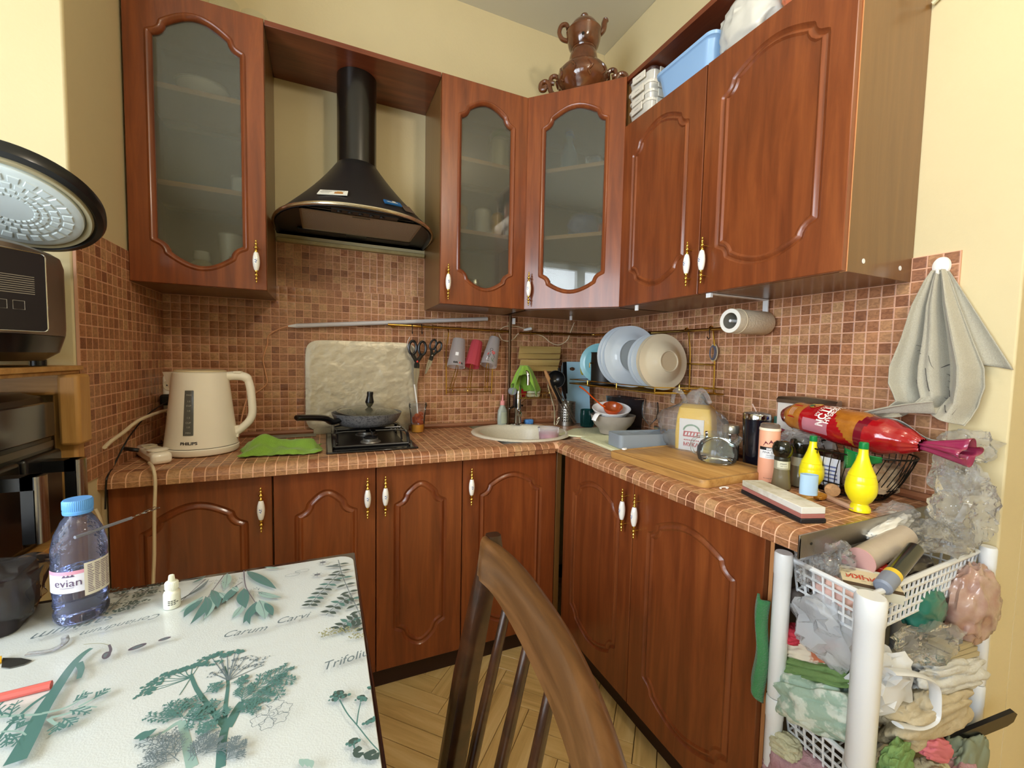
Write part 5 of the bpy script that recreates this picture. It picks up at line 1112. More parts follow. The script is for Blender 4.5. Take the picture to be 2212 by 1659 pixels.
# ---------------------------------------------------------------- flour pack inside a clear bag
t = thing('flour_pack', 'yellow and white flour pack inside the clear plastic bag', 'food pack', (-.155, -.872, ZT + .0016), RAD(-64))
w2, d2, h2 = .060, .040, .172
M_py = mat('pack_yellow', 'e3b81e', rough=.5); M_pw = mat('pack_white', 'dddcd8', rough=.5); M_pr = mat('pack_red', 'b03a3c', rough=.5); M_pgn = mat('pack_green', '6a8f74', rough=.5)
k = B().use(M_py); secs = []
for z, s in ((0, .96), (.02, 1.03), (.08, 1.05), (.135, 1.0), (h2, .9)): secs.append([(x * s, y * s, z) for x, y in rrect(2 * w2, 2 * d2, .010, 4)])
secs.append([(x * .8, y * .15, h2 + .012) for x, y in rrect(2 * w2, 2 * d2, .010, 4)]); k.rings(secs); k.build('paper_body', parent=t)
k = B(); yf = -d2 * 1.06 - .0008
def fr(x0, x1, z0, z1, m_, dy=0): k.use(m_).box((x0, yf - dy - .0003, z0), (x1, yf - dy + .004, z1))
fr(-.046, .038, .010, .134, M_pw); k.use(M_pgn).add([(-.003 + .030 * cos(a), yf - .0006, .092 + .024 * sin(a)) for a in [pi * i / 12 for i in range(13)]] + [(-.003 + .024 * cos(a), yf - .0006, .092 + .018 * sin(a)) for a in [pi * i / 12 for i in range(13)]], [(i, i + 1, 14 + i, 13 + i) for i in range(12)])
k.use(M_pr).add([(-.032, yf - .0006, .070), (.026, yf - .0006, .070), (.028, yf - .0006, .090), (-.030, yf - .0006, .090)], [(0, 1, 2, 3)])
def yt(x, z): return (x, yf - .0009, z)
k.use(M_pw); 
for i in range(5): k.add([yt(-.026 + .011 * i, .075), yt(-.020 + .011 * i, .075), yt(-.017 + .011 * i, .086), yt(-.023 + .011 * i, .086)], [(0, 1, 2, 3)])
k.use(M_pr)
for i in range(9): k.add([yt(-.028 + .006 * i, .056), yt(-.024 + .006 * i, .056), yt(-.024 + .006 * i, .0605), yt(-.028 + .006 * i, .0605)], [(0, 1, 2, 3)])
text_into(k, 'МУКА', .019, lambda x, y: yt(x - .003, .042 + y), bold=.0006)
k.use(M_pw); text_into(k, 'МУКА', .014, lambda x, y: (.0415 + y, yf - .0004, .060 + x)); k.build('print', parent=t)
M_bag = film('bag_clear', 'f6f7f8', .17, .34, .08, white='ffffff', bump=.4, bscale=30)
t = thing('plastic_bag', 'clear crumpled plastic bag wrapped round the flour pack', 'bag', (-.157, -.862, ZT + .0016))
k = B().use(M_bag)
def bagf(u, v):
    a = 2 * pi * u; c_, s_ = cos(a), sin(a); z = v * .215; 
    rx = .060 + .030 * sin(pi * min(1, v * 1.15)) ; ry = .088 + .050 * sin(pi * min(1, v * 1.1)) ** 1.2
    if v > .72: q = (v - .72) / .28; rx *= 1 - .55 * q; ry *= 1 - .42 * q
    nz = 1 + .13 * noise.noise(V((c_ * 1.6, s_ * 1.6, v * 3.2))) + .07 * noise.noise(V((c_ * 4, s_ * 4, v * 7)))
    z += .022 * sin(a * 2 + .8) * max(0, v - .6) * 2.4
    wig = .028 * math.exp(-((a - pi * .5) / .5) ** 2) * math.exp(-((v - .62) / .2) ** 2)
    return (rx * c_ * nz, (ry * nz + wig * 1.4) * s_, z)
k.grid(bagf, 64, 26, True); k.build('film', parent=t)
k = B().use(M_bag)
for (y0, z0), sc in (((.065, .185), 1.0), ((-.045, .195), .9)):
    k.tube(spline([(-.01, y0 - .032 * sc, z0), (-.02, y0 - .022 * sc, z0 + .034 * sc), (-.02, y0, z0 + .046 * sc), (-.015, y0 + .022 * sc, z0 + .032 * sc), (-.01, y0 + .034 * sc, z0 - .004)], 5), .011, 10, flat=.35, upv=(1, 0, 0))
k.build('handle_loop', parent=t)
# ---------------------------------------------------------------- salt tube and mills
def shaker(name, label, cat, c, prof_list, rz=0):
    t = thing(name, label, cat, (c[0], c[1], ZT + .0012), rz)
    for nm, m_, pr_, cap_ in prof_list: B().use(m_).lathe(pr_, n=36, cap=cap_).build(nm, parent=t)
    return t
M_ps = mat('salt_pink', 'f0ad8c', rough=.5); c = (-.222, -1.196)
t = shaker('salt_tube', 'pink cardboard salt tube with printed label behind the pepper mill', 'tube', c, [('tube_body', M_ps, [(.0255, .0005), (.0265, .002), (.0265, .148), (.0255, .150)], True), ('rim', mat('rim_cream', 'f2e6cc', rough=.4), [(.0270, .147), (.0275, .150), (.0265, .154), (.023, .1525), (.001, .152)], True), ('lid', film('lid_clear', 'c9c0b8', .45, .3, .2, white='a89c92'), [(.0245, .154), (.0245, .162), (.020, .166), (.001, .167)], False)])
az = math.atan2(-1.9966 - c[1], -1.390 - c[0])
def cyf(r, a0): return lambda x, z, o=.0004: ((r + o) * cos(a0 + x / r), (r + o) * sin(a0 + x / r), z)
f = cyf(.0265, az + .15); k = B()
def band(x0, x1, z0, z1, m_, o): k.use(m_).add([f(x0 + (x1 - x0) * i / 10, z, o) for z in (z0, z1) for i in range(11)], [(i, i + 1, 12 + i, 11 + i) for i in range(10)])
M_ink = mat('ink_black', '141414', rough=.5); band(-.030, .030, .092, .101, M_ink, .0003); band(-.030, .030, .068, .092, M_prw, .0003)
k.use(M_prw); text_into(k, 'setra', .0105, lambda x, y: f(x, .0965 + y, .0007), bold=.0004)
k.use(M_ink); text_into(k, 'PINK SALT', .0085, lambda x, y: f(x, .0855 + y, .0006)); text_into(k, 'Himalayan', .0052, lambda x, y: f(x, .078 + y, .0006)); text_into(k, 'unrefined rock salt', .0032, lambda x, y: f(x, .0725 + y, .0006)); text_into(k, 'fine crystals 500 g', .0032, lambda x, y: f(x - .003, .012 + y, .0006))
k.use(mat('print_maroon', '8c4a50', rough=.5)).add([f(x, z, .0005) for x, z in ((-.020, .104), (-.013, .118), (-.006, .110), (.0, .122), (.007, .112), (.013, .117), (.022, .104))], [tuple(range(7))]); k.build('label', parent=t)
M_mb = mat('mill_black', '15160f', rough=.12, coat=.5); M_mg = mat('mill_glass', '6e6650', rough=.1, coat=.4)
mill = [('glass_body', M_mg, [(.022, .0005), (.025, .003), (.0245, .012), (.022, .030), (.0205, .045), (.0195, .058)], True), ('band', mat('mill_label', 'a4a088', rough=.4), [(.0197, .058), (.0200, .082)], False), ('collar', mat('mill_collar', '3a382c', rough=.3, metal=.4), [(.0203, .082), (.0207, .086), (.0200, .092)], True), ('cap', M_mb, [(.019, .092), (.0235, .098), (.0262, .110), (.0262, .118), (.0235, .130), (.016, .137), (.001, .139)], True)]
t = shaker('pepper_mill', 'glass pepper mill with black dome cap in front of the salt tube', 'mill', (-.262, -1.262), mill); t.scale = (.95, .95, .95)
f = cyf(.0199, math.atan2(-1.9966 + 1.262, -1.390 + .262)); k = B(); k.use(M_ink); text_into(k, 'pepper', .006, lambda x, y: f(x + .004, .075 + y, .0006)); text_into(k, 'black corns', .0034, lambda x, y: f(x + .004, .068 + y, .0006)); k.use(mat('sticker_pale', 'cfcdb4', rough=.4)); band(-.012, .016, .0625, .081, MATS['sticker_pale'], .0003); k.build('label', parent=t)
t = shaker('pepper_mill', 'second dark mill half hidden behind the front pepper mill', 'mill', (-.188, -1.262), mill)
# lemon juice bottles
M_ly = mat('lemon_yellow', 'efe01a', rough=.28, coat=.3, sss=.05); M_lg = mat('cap_green', '0d7a3c', rough=.3)
def lemon(label, c, s=1.0, leaf=False):
    t = thing('lemon_bottle', label, 'bottle', (c[0], c[1], ZT + .0012)); t.scale = (s, s, s)
    B().use(M_ly).lathe([(.018, .0005), (.0205, .002), (.0205, .010), (.0165, .016), (.0155, .020), (.022, .028), (.0285, .042), (.0305, .054), (.0295, .068), (.0292, .0695), (.0297, .071), (.0262, .083), (.0258, .0845), (.0263, .086), (.020, .100), (.0135, .118), (.0095, .134), (.009, .146)], n=40).build('bottle_body', parent=t)
    k = B().use(M_lg); k.lathe([(.0092, .1462), (.0096, .148), (.0092, .160), (.0075, .162), (.001, .1622)], n=20); k.build('cap', parent=t)
    if leaf:
        k = B().use(M_lg)
        def lf(u, v): a = u * pi * 1.25 + 1.4; r = .011 + .016 * v; return (r * cos(a) * 1.1, r * sin(a), .146 - .030 * v ** 1.6 - .004 * sin(u * 6))
        k.grid(lf, 18, 8); k.build('collar_tag', parent=t, solid=.0008)
        k = B().use(mat('tag_print', 'b9d4bc', rough=.5))
        k.build('tag_print', parent=t) if False else None
    return t
lemon('smaller looking yellow lemon juice bottle beside the pepper mill', (-.218, -1.312), .93)
lemon('yellow lemon juice bottle with green collar, front right of the worktop', (-.262, -1.447), 1.0)
# green folded leaflet hanging behind the right lemon bottle
k = B().use(M_lg)
def lf(u, v): return (-.218 - .016 * sin(u * pi) + .01 * v, -1.385 - .078 * u + .004 * v, ZT + .135 - .055 * v * (1 - .75 * u) - .008 * u)
k.grid(lf, 12, 8); o = tag(k.build('collar_leaflet', solid=.0008), 'dark green leaflet hanging at the neck of the right lemon bottle', 'leaflet')
k = B().use(mat('leaflet_print', '9cc3a4', rough=.5))
for i in range(7):
    v0 = .15 + .1 * i; p = [V(lf(.12, v0)), V(lf(.45, v0)), V(lf(.45, v0 + .03)), V(lf(.12, v0 + .03))]; k.add([tuple(q + V((-.0012, -.0006, 0))) for q in p], [(0, 1, 2, 3)])
k.build('print', parent=o)
# whetstone, blue lid, cork, wooden stick
a_, b_, c_ = V((-0.437,-1.27,0.872)), V((-0.505,-1.463,0.872)), V((-0.4,-1.48,0.872))
t = thing('whetstone', 'two-layer whetstone, white over red, on a black rubber base', 'whetstone', (-.412, -1.358, ZT + .0012), math.atan2(b_.y - a_.y, b_.x - a_.x)); Lh = .103
B().use(mat('rubber_base', '17171a', rough=.6)).box((-Lh, -.028, 0), (Lh, .030, .010)).build('rubber_base', parent=t, bev=.002)
B().use(mat('stone_red', 'a5685e', rough=.8)).box((-Lh + .001, -.026, .0102), (Lh - .002, .028, .0200)).build('red_stone', parent=t, bev=.001)
B().use(mat('stone_white', 'dcdad0', rough=.75, col2='b9b39a', vscale=14, ramp=(.35, .55))).box((-Lh + .001, -.026, .0202), (Lh - .002, .028, .0345)).build('white_stone', parent=t, bev=.001)
t = thing('blue_case', 'pale blue oval plastic case standing on the whetstone', 'case', (-.362, -1.392, ZT + .0360))
k = B().use(mat('case_blue', 'a6c4dc', rough=.35)); n = 32
rs = [[(.0185 * cos(a), .0125 * sin(a), z) for a in [2 * pi * i / n for i in range(n)]] for z in (0, .002, .047)] + [[(.0172 * cos(a), .0112 * sin(a), z) for a in [2 * pi * i / n for i in range(n)]] for z in (.047, .005)]
k.rings(rs); k.build('case_body', parent=t, rot=(0, 0, RAD(-40)))
t = thing('cork_stopper', 'round cork stopper lying on its side behind the lemon bottle', 'stopper', (-.196, -1.352, ZT + .0178), RAD(212))
k = B().use(mat('cork', 'c79b6c', rough=.8, bump=.5, bscale=120, var=.15, vscale=80)).lathe([(.0155, 0), (.0165, .002), (.0165, .010)], n=28, ax='x'); k.build('cork_face', parent=t, rot=(0, 0, 0))
B().use(mat('stopper_grey', '6a625c', rough=.3, metal=.4)).lathe([(.0162, -.018), (.017, -.016), (.017, -.001)], n=28, ax='x').build('metal_cup', parent=t)
k = B().use(mat('stick_wood', 'd0a88c', rough=.6)); k.tube([(-.215, -1.300, ZT + .008), (-.278, -1.447, ZT + .0085)], .0065, 6); tag(k.build('wooden_stick'), 'hexagonal pale wooden stick lying between the two lemon bottles', 'stick')
block('candy', 'amber wrapped candy lying behind the blue case', (-.262, -1.362, ZT + .010), (.016, .010, .008), mat('amber', 'c98a2a', rough=.2, trans=.3), 2, .7, .25, 'candy')
# ---------------------------------------------------------------- steel scale panel behind the bread
t = thing('cutting_stand', 'white stand with rounded steel top leaning on the mosaic behind the bread', 'stand', (-.050, -1.190, ZT + .0012), RAD(-90))
k = B().use(mat('stand_white', 'd5cdc4', rough=.4)).box((-.083, -.012, 0), (.083, .008, .215)); k.build('panel', parent=t)
k = B().use(M_steel); k.rings([[(x, -.014, .215), (x, -.015, .226), (x, -.008, .238 - abs(x) * .06), (x, .008, .240 - abs(x) * .06), (x, .012, .228), (x, .012, .215)] for x in (-.086, -.08, -.05, 0, .05, .08, .088)]); k.build('steel_top', parent=t)
block('blue_magnet', 'small blue button magnet on the white stand', (-.070, -1.148, 1.040), (.012, .014, .014), mat('knob_blue', '1d3fa8', rough=.3, coat=.3), 1, 1, 0, 'magnet')
block('tomato', 'red tomato behind the pepper mills', (-.120, -1.150, ZT + .123), (.030, .028, .020), mat('tomato_red', 'b81f1c', rough=.2, coat=.4), 2, 1, .04, 'tomato')
tag(B().use(M_white).lathe([(.03, .0005), (.032, .003), (.032, .1), (.03, .1015)], n=28).build('plastic_jar', mat('jar_dark', '3a2c26', rough=.3), loc=(-.120, -1.150, ZT + .0012)), 'dark jar carrying the tomato behind the salt tube', 'jar')
tag(B().box((-.02, -.006, 0), (.02, .006, .165)).build('green_box', mat('box_teal', '5f9484', rough=.5), bev=.002, loc=(-.03, -1.098, ZT + .0012), rot=(0, 0, -pi / 2)), 'narrow teal box beside the white stand', 'box')
# ---------------------------------------------------------------- wire basket with bags and the loaf
bc_ = V((-.128, -1.352, ZT + .0012)); BR, BRy, BH = .098, .135, .112
t = thing('wire_basket', 'black oval wire basket full of packets under the bread loaf', 'basket', tuple(bc_))
M_wire = mat('wire_black', '16130f', rough=.35, metal=.5)
def bas(a, v): s = .58 + .42 * v ** .7; return (BR * s * cos(a), BRy * s * sin(a), .006 + BH * v)
k = B().use(M_wire)
for v in (0, .25, 1.0): k.tube([bas(2 * pi * i / 40, v) for i in range(40)], .0022 if v == 1 else .0018, 6, True)
k.build('hoops', parent=t)
k = B().use(M_wire)
for i in range(46):
    a = 2 * pi * i / 46; k.tube([bas(a + .22 * v, v) for v in (0, .2, .45, .72, 1)], .0011, 5)
for i in range(-3, 4): k.tube([(-BR * .5, i * .02, .006), (BR * .5, i * .02, .006)], .001, 5)
o = k.build('wires', parent=t); o['kind'] = 'stuff'
block('cookie_bag', 'brown packet of biscuits inside the wire basket', (bc_.x + .005, bc_.y - .045, ZT + .058), (.056, .052, .038), mat('biscuit_pack', '8a6a4e', rough=.35, col2='c9b69a', vscale=30, coat=.3), 4, .6, .2, 'packet')
block('nut_bag', 'dark brown packet at the left end of the wire basket', (bc_.x - .002, bc_.y + .058, ZT + .062), (.044, .042, .04), mat('dark_pack', '3c241a', rough=.25, coat=.5), 6, .6, .2, 'packet')
k = B().use(mat('label_paper', 'c9ccd6', rough=.5)); k.add([(-.066, .035, .022), (-.060, -.012, .020), (-.078, -.020, .098), (-.080, .050, .100)], [(0, 1, 2, 3)], False); k.use(mat('ink_blue', '58618c', rough=.5))
for i in range(5): u = .12 + .15 * i; k.add([(-.0665 - .018 * u - .0006, .030 + .013 * u, .024 + .07 * u), (-.061 - .018 * u - .0006, -.008 - .004 * u, .023 + .07 * u), (-.061 - .018 * u - .0008, -.008 - .004 * u, .027 + .07 * u), (-.0665 - .018 * u - .0008, .030 + .013 * u, .028 + .07 * u)], [(0, 1, 2, 3)], False)
tag(k.build('paper_packet', loc=tuple(bc_)), 'white paper packet with dark lines behind the basket wires', 'packet')

# ---------------------------------------------------------------- bread loaf in red film
M_lred = mat('film_red', '9c1019', rough=.16, coat=.8, bump=.25, bscale=40); M_ldark = mat('film_maroon', '6e0f20', rough=.2, coat=.7); M_bread = mat('bread_crust', 'b8762c', rough=.22, coat=.7, col2='8f5418', vscale=22, bump=.2, bscale=40); M_lpink = mat('film_pink', 'b5727e', rough=.25, coat=.5)
t = thing('bread_loaf', 'long bread loaf in red and clear film lying on the wire basket', 'bread', (0, 0, 0))
P0, P1 = V((-.128, -1.172, 1.062)), V((-.148, -1.505, 1.030)); AX = (P1 - P0); LL = AX.length; AX.normalize(); SX = AX.cross(V((0, 0, 1))).normalized(); UX = SX.cross(AX)
def lr(u):
    for (a, r0), (b, r1) in zip(LR, LR[1:]):
        if a <= u <= b: w = (u - a) / (b - a); w = w * w * (3 - 2 * w); return r0 * (1 - w) + r1 * w
    return .004
LR = [(0, .012), (.05, .030), (.14, .046), (.3, .053), (.6, .055), (.78, .050), (.9, .036), (1.0, .017)]
def lp(u, a, o=0):
    r = lr(u) + o; n_ = .0035 * noise.noise(V((u * 9, cos(a) * 1.4, sin(a) * 1.4))) + .0015 * abs(noise.noise(V((u * 22, cos(a) * 4, sin(a) * 4)))) 
    f = .002 * sin(a * 14) * max(0, u - .82) * 5
    return P0 + AX * (u * LL) + SX * ((r + n_ + f) * 1.08 * cos(a)) + UX * ((r + n_ + f) * .86 * sin(a))
NU, NA = 60, 48
k = B().use(M_bread)
vs = [tuple(lp(i / NU, 2 * pi * j / NA)) for i in range(NU + 1) for j in range(NA)]; groups = {}
for i in range(NU):
    for j in range(NA):
        u = i / NU; a = (j + .5) / NA * 360; sk = u + .05 * cos(RAD(a))
        b = a if a < 180 else a - 360; dg_ = u + .0016 * (b - 30)
        if u < .08: m_ = M_ldark
        elif .70 < sk < .76: m_ = M_ldark
        elif sk >= .76: m_ = M_lred
        elif u > .24 and dg_ < .52: m_ = M_lred
        else: m_ = M_bread
        if m_ is M_lred and .27 < u < .47 and -28 < b < 12: m_ = M_lpink
        groups.setdefault(m_, []).append((i * NA + j, i * NA + (j + 1) % NA, (i + 1) * NA + (j + 1) % NA, (i + 1) * NA + j))
k = B(); first = True
for m_, fs in groups.items():
    k.use(m_)
    if first: k.add(vs, fs); first = False
    else:
        for f in fs: k.f.append(list(f)); k.mi.append(k.cur); k.sm.append(True)
k.build('wrapped_loaf', parent=t, sharp=80)
k = B().use(mat('film_tail', '8f2c50', rough=.2, coat=.6)); T0 = lp(1.0, 0).lerp(lp(1.0, pi), .5)
def tail(u, v):
    a = 2 * pi * u; r = .014 + .030 * v ** 1.2; w = .5 + .5 * sin(a * 4 + v * 2)
    return T0 + AX * (.075 * v) + SX * (r * cos(a) * (.6 + .5 * w)) + UX * (r * sin(a) * (.35 + .4 * w)) + V((.02 * v, 0, .004 * v))
k.grid(tail, 40, 8, True); k.build('film_tail', parent=t, solid=.0006)
k = B().use(mat('film_print', 'f0e6e0', rough=.4))
def lt(cu, ca): return lambda x, y: tuple(lp(cu + (y) / LL, ca + x / .05, .0012))
# lettering runs around the loaf
text_into(k, 'ИСТРА', .026, lambda x, y: tuple(lp(.42 + y / LL, RAD(48) + x / .05, .0016)), bold=.0008); text_into(k, 'НАРЕЗНОЙ', .016, lambda x, y: tuple(lp(.47 + y / LL, RAD(60) + x / .05, .0016)), bold=.0005); text_into(k, 'БАТОН', .012, lambda x, y: tuple(lp(.38 + y / LL, RAD(50) + x / .05, .0016)))
for i in range(4): text_into(k, '—' * 4, .007, lambda x, y, i=i: tuple(lp(.155 + .012 * i + y / LL, RAD(30) + x / .05, .0018)))
k.use(mat('film_pic', 'd9a84a', rough=.3)); k.add([tuple(lp(.30 + .045 * cos(q) , RAD(75) + .34 * sin(q), .0018)) for q in [2 * pi * i / 14 for i in range(14)]], [tuple(range(14))]); k.use(M_prg).add([tuple(lp(.28 + .018 * cos(q) , RAD(68) + .16 * sin(q), .0022)) for q in [2 * pi * i / 10 for i in range(10)]], [tuple(range(10))])
k.use(M_lred).add([tuple(lp(u_, a_, .0014)) for u_, a_ in ((.14, RAD(5)), (.21, RAD(5)), (.21, RAD(62)), (.14, RAD(62)))], [(0, 1, 2, 3)])
k.build('print', parent=t)
# clear bags around the basket
def crinkle(c, r, seed, amp, e=.9, n=24, k=14, rot=None, jit=.10):
    """crumpled film: faceted blob with random dents"""
    R = random.Random(seed); q = B(); q.smooth = False; Rm = Euler(rot).to_matrix() if rot else None; rs = []
    def pw(x): return math.copysign(abs(x) ** e, x)
    for i in range(k + 1):
        th = pi * i / k; ring = []
        for j in range(n):
            ph = 2 * pi * (j + .5 * (i % 2)) / n; d = V((pw(sin(th)) * pw(cos(ph)), pw(sin(th)) * pw(sin(ph)), -pw(cos(th))))
            w = d * 1.5 + V((seed * 3.1, seed * 1.7, 0)); nz = 1 + amp * (1.6 * noise.noise(w) - 1.3 * abs(noise.noise(w * 2.1)) + .3) + (R.uniform(-jit, jit) if 0 < i < k else 0)
            d = d * nz; p = V((d.x * r[0], d.y * r[1], d.z * r[2])); p = Rm @ p if Rm else p; ring.append((c[0] + p.x, c[1] + p.y, c[2] + p.z))
        rs.append(ring)
    b = [p for r_ in rs for p in r_]; fs = []
    for i in range(k):
        for j in range(n):
            a0, a1 = i * n + j, i * n + (j + 1) % n; b0, b1 = a0 + n, a1 + n; fs += [(a0, a1, b1), (a0, b1, b0)] if (i + j) % 2 else [(a0, a1, b0), (a1, b1, b0)]
    q.add(b, fs, False); return q
def bag(name, label, c, r, seed, amp=.3, e=.9, m=None, rot=None, n=24, kk=14, cat='bag', flat=-1):
    mm = m or M_bag
    if mm in (M_bag, MATS.get('bag_milky'), MATS.get('bag_handle_white')): return tag(crinkle((0, 0, 0), r, seed, amp * 1.6, e, n + 2, kk + 2, rot, .045).build(name, mm, loc=c), label, cat)
    return tag(B().use(mm).blob((0, 0, 0), r, seed, amp, 7, 48, 32, e, flat, rot=rot).build(name, loc=c, sharp=60), label, cat)
    return tag(B().use(m or M_bag).blob((0, 0, 0), r, seed, amp, 7, n, kk, e, flat, rot=rot).build(name, loc=c, sharp=60), label, cat)
bag('plastic_bag', 'clear film bag bulging between the basket and the loaf', (-.175, -1.250, 1.000), (.036, .052, .022), 11, .22)
bag('plastic_bag', 'clear film bag sticking out past the twisted end of the loaf', (-.050, -1.545, 1.030), (.030, .042, .034), 12, .25)
k = B().use(mat('packet_greenwhite', 'ccd4cc', rough=.4)); k.grid(lambda u, v: (-.075 + .05 * v, -1.40 - .16 * u, 1.075 - .055 * u - .03 * v + .008 * sin(u * 9)), 14, 6); tag(k.build('paper_packet', solid=.001), 'pale greenish packet behind the twisted end of the loaf', 'packet')
# ---------------------------------------------------------------- kitchen towel on hook
t = thing('wall_hook', 'white oval plastic hook stuck on the mosaic at its right end', 'hook', (0, 0, 0)); hc = V((-.0075, -1.4595, 1.450))
k = B().use(M_porc); k.lathe([(.001, -.011), (.010, -.0105), (.016, -.007), (.0175, -.0005)], n=28, ax='x'); o = k.build('plate', parent=t, loc=tuple(hc + V((0, 0, .004)))); o.scale = (1, 1, 1.35)
k = B().use(M_porc); k.tube(spline([(-.006, 0, -.010), (-.018, 0, -.014), (-.022, 0, -.004)], 4), .0035, 8); k.build('peg', parent=t, loc=tuple(hc))
M_lin = mat('linen', 'a8a392', rough=.9, var=.09, vscale=420, bump=.25, bscale=420, sheen=.2, detail=2)
rows = [  # z, y_left, y_right, x_mean, fold amp
 (1.445, -1.447, -1.470, -.020, .004), (1.42, -1.440, -1.482, -.028, .008), (1.36, -1.424, -1.502, -.034, .013), (1.28, -1.414, -1.530, -.040, .018), (1.21, -1.400, -1.556, -.046, .022),
 (1.17, -1.404, -1.560, -.050, .024), (1.13, -1.425, -1.553, -.054, .024), (1.105, -1.405, -1.548, -.066, .020), (1.090, -1.385, -1.545, -.080, .014)]
def trow(v):
    q = v * (len(rows) - 1); i = min(int(q), len(rows) - 2); w = q - i; w = w * w * (3 - 2 * w); return [a * (1 - w) + b * w for a, b in zip(rows[i], rows[i + 1])]
def tow(u, v):
    z, a, b, x, am = trow(v); ph = 2.6 * 2 * pi * u; fold = sin(ph + .8 + v * .7) + .35 * sin(2.3 * ph + 2)
    y = a + (b - a) * u + .006 * v * sin(ph * 1.1 + 1); return (min(-.0085, x - am * fold), y, z - .014 * v * sin(u * 7 + 1) * (1 if v > .7 else v))
t = thing('kitchen_towel', 'grey linen towel with printed drawing hanging from the white hook', 'towel', (0, 0, 0))
k = B().use(M_lin); k.grid(tow, 72, 50); k.build('cloth_front', parent=t, solid=.0022)
def tow2(u, v):   # right hand flap behind
    z = 1.44 - (.215 + .02 * u) * v; y = -1.466 - (.010 + .118 * v) * (.25 + .75 * u); return (-.012 - .010 * sin(u * 5 + 1) * v - .006 * v, y, z)
k = B().use(M_lin); k.grid(tow2, 26, 30); k.build('cloth_flap', parent=t, solid=.0022)
def tow3(u, v):   # lower tongue lying over the loaf
    y = -1.500 + .140 * v; x = -.075 - .035 * sin(v * 2.2) - (.045 * (1 - v * .7)) * (u - .3); z = 1.098 + .020 * v * (1 - v) + .010 * sin(u * 8 + v * 2) * (1 - v * .8) - .016 * v + .02 * (1 - v) * u; return (x, y, z)
k = B().use(M_lin); k.grid(tow3, 28, 30); k.build('cloth_tongue', parent=t, solid=.0022)
k = B().use(mat('linen_print', '4c4a46', rough=.8))
def tp(y, z):
    # nearest cloth front point for (y, z)
    v = 0
    for i in range(200):
        v = i / 199
        if trow(v)[0] <= z: break
    a, b = trow(v)[1], trow(v)[2]; u = max(0, min(1, (y - a) / (b - a))); p = tow(u, v); return (p[0] - .0024, p[1], z)
def tl(pts, w=.0012): k.tube(spline([tp(*p) for p in pts], 4), w, 4, flat=.3)
for s in ([(-1.432, 1.262), (-1.455, 1.258)], [(-1.432, 1.248), (-1.445, 1.250), (-1.455, 1.240)], [(-1.470, 1.235), (-1.478, 1.205), (-1.490, 1.215)], [(-1.468, 1.205), (-1.476, 1.165), (-1.480, 1.150)], [(-1.500, 1.200), (-1.504, 1.165), (-1.496, 1.145)], [(-1.470, 1.190), (-1.488, 1.192), (-1.502, 1.186)], [(-1.472, 1.175), (-1.490, 1.176), (-1.504, 1.170)], [(-1.475, 1.160), (-1.490, 1.162), (-1.500, 1.156)], [(-1.485, 1.148), (-1.500, 1.128), (-1.515, 1.140), (-1.508, 1.160)], [(-1.440, 1.185), (-1.455, 1.175), (-1.458, 1.150)], [(-1.512, 1.120), (-1.520, 1.105)], [(-1.530, 1.118), (-1.524, 1.100)]): tl(s)
k.build('print', parent=t)
# ---------------------------------------------------------------- things on top of the wall cabinets
t = thing('ceramic_samovar', 'glossy brown ceramic samovar figure on the corner cabinet', 'figurine', (-.375, -.385, ZTT + .001), RAD(-35)); t.scale = (1.12, 1.12, 1.10)
M_cer = mat('brown_glaze', '6e3e20', rough=.16, coat=.7, col2='40200f', vscale=14, bump=.12, bscale=50)
k = B().use(M_cer); k.lathe([(.060, .0), (.066, .004), (.064, .014), (.072, .026), (.090, .045), (.0985, .070), (.094, .094), (.078, .112), (.060, .120), (.048, .123)], n=48); k.build('belly', parent=t)
k = B().use(M_cer); k.lathe([(.050, .1235), (.053, .126), (.0545, .145), (.050, .168), (.044, .180), (.046, .184)], n=40); k.build('neck', parent=t)
k = B().use(M_cer); k.lathe([(.047, .1845), (.056, .196), (.062, .218), (.066, .240), (.068, .246), (.066, .250)], n=40); k.use(M_blackm).cyl((0, -.0585, .205), .0055, -.002, 12, 'y'); k.build('burner_cup', parent=t)
k = B().use(M_cer); k.lathe([(.058, .2505), (.056, .262), (.044, .280), (.030, .290), (.016, .294), (.014, .300), (.017, .306), (.014, .314), (.001, .318)], n=40); k.build('teapot', parent=t)
k = B().use(M_cer); k.tube(spline([(-.058, 0, .225), (-.082, 0, .236), (-.094, 0, .262), (-.086, 0, .286), (-.068, 0, .288), (-.060, 0, .272)], 5), .0085, 10); k.build('teapot_handle', parent=t)
k = B().use(M_cer); k.tube(spline([(.055, 0, .235), (.072, 0, .252), (.075, 0, .275), (.080, 0, .286)], 5) + [(.082, 0, .290)], .011, 10, rr=[.011] * 15 + [.012, .009]); k.build('teapot_spout', parent=t)
for s in (-1, 1):
    k = B().use(M_cer); k.tube(spline([(s * .078, 0, .030), (s * .100, 0, .024), (s * .120, 0, .040), (s * .128, 0, .066), (s * .142, 0, .082), (s * .160, 0, .074), (s * .160, 0, .054), (s * .145, 0, .052), (s * .143, 0, .066)], 5), .0095, 10); k.tube(spline([(s * .088, 0, .082), (s * .104, 0, .098), (s * .120, 0, .095), (s * .122, 0, .078), (s * .108, 0, .072)], 5), .009, 10); k.build('scroll_handle', parent=t)
k = B().use(M_cer)
for a in range(10):
    q = 2 * pi * a / 10; k.tube(spline([(.080 * cos(q + .1), .080 * sin(q + .1), .100), (.096 * cos(q - .06), .096 * sin(q - .06), .086), (.100 * cos(q + .08), .100 * sin(q + .08), .068), (.093 * cos(q - .05), .093 * sin(q - .05), .052), (.086 * cos(q + .06), .086 * sin(q + .06), .042)], 3), .0045, 6)
k.build('relief', parent=t)
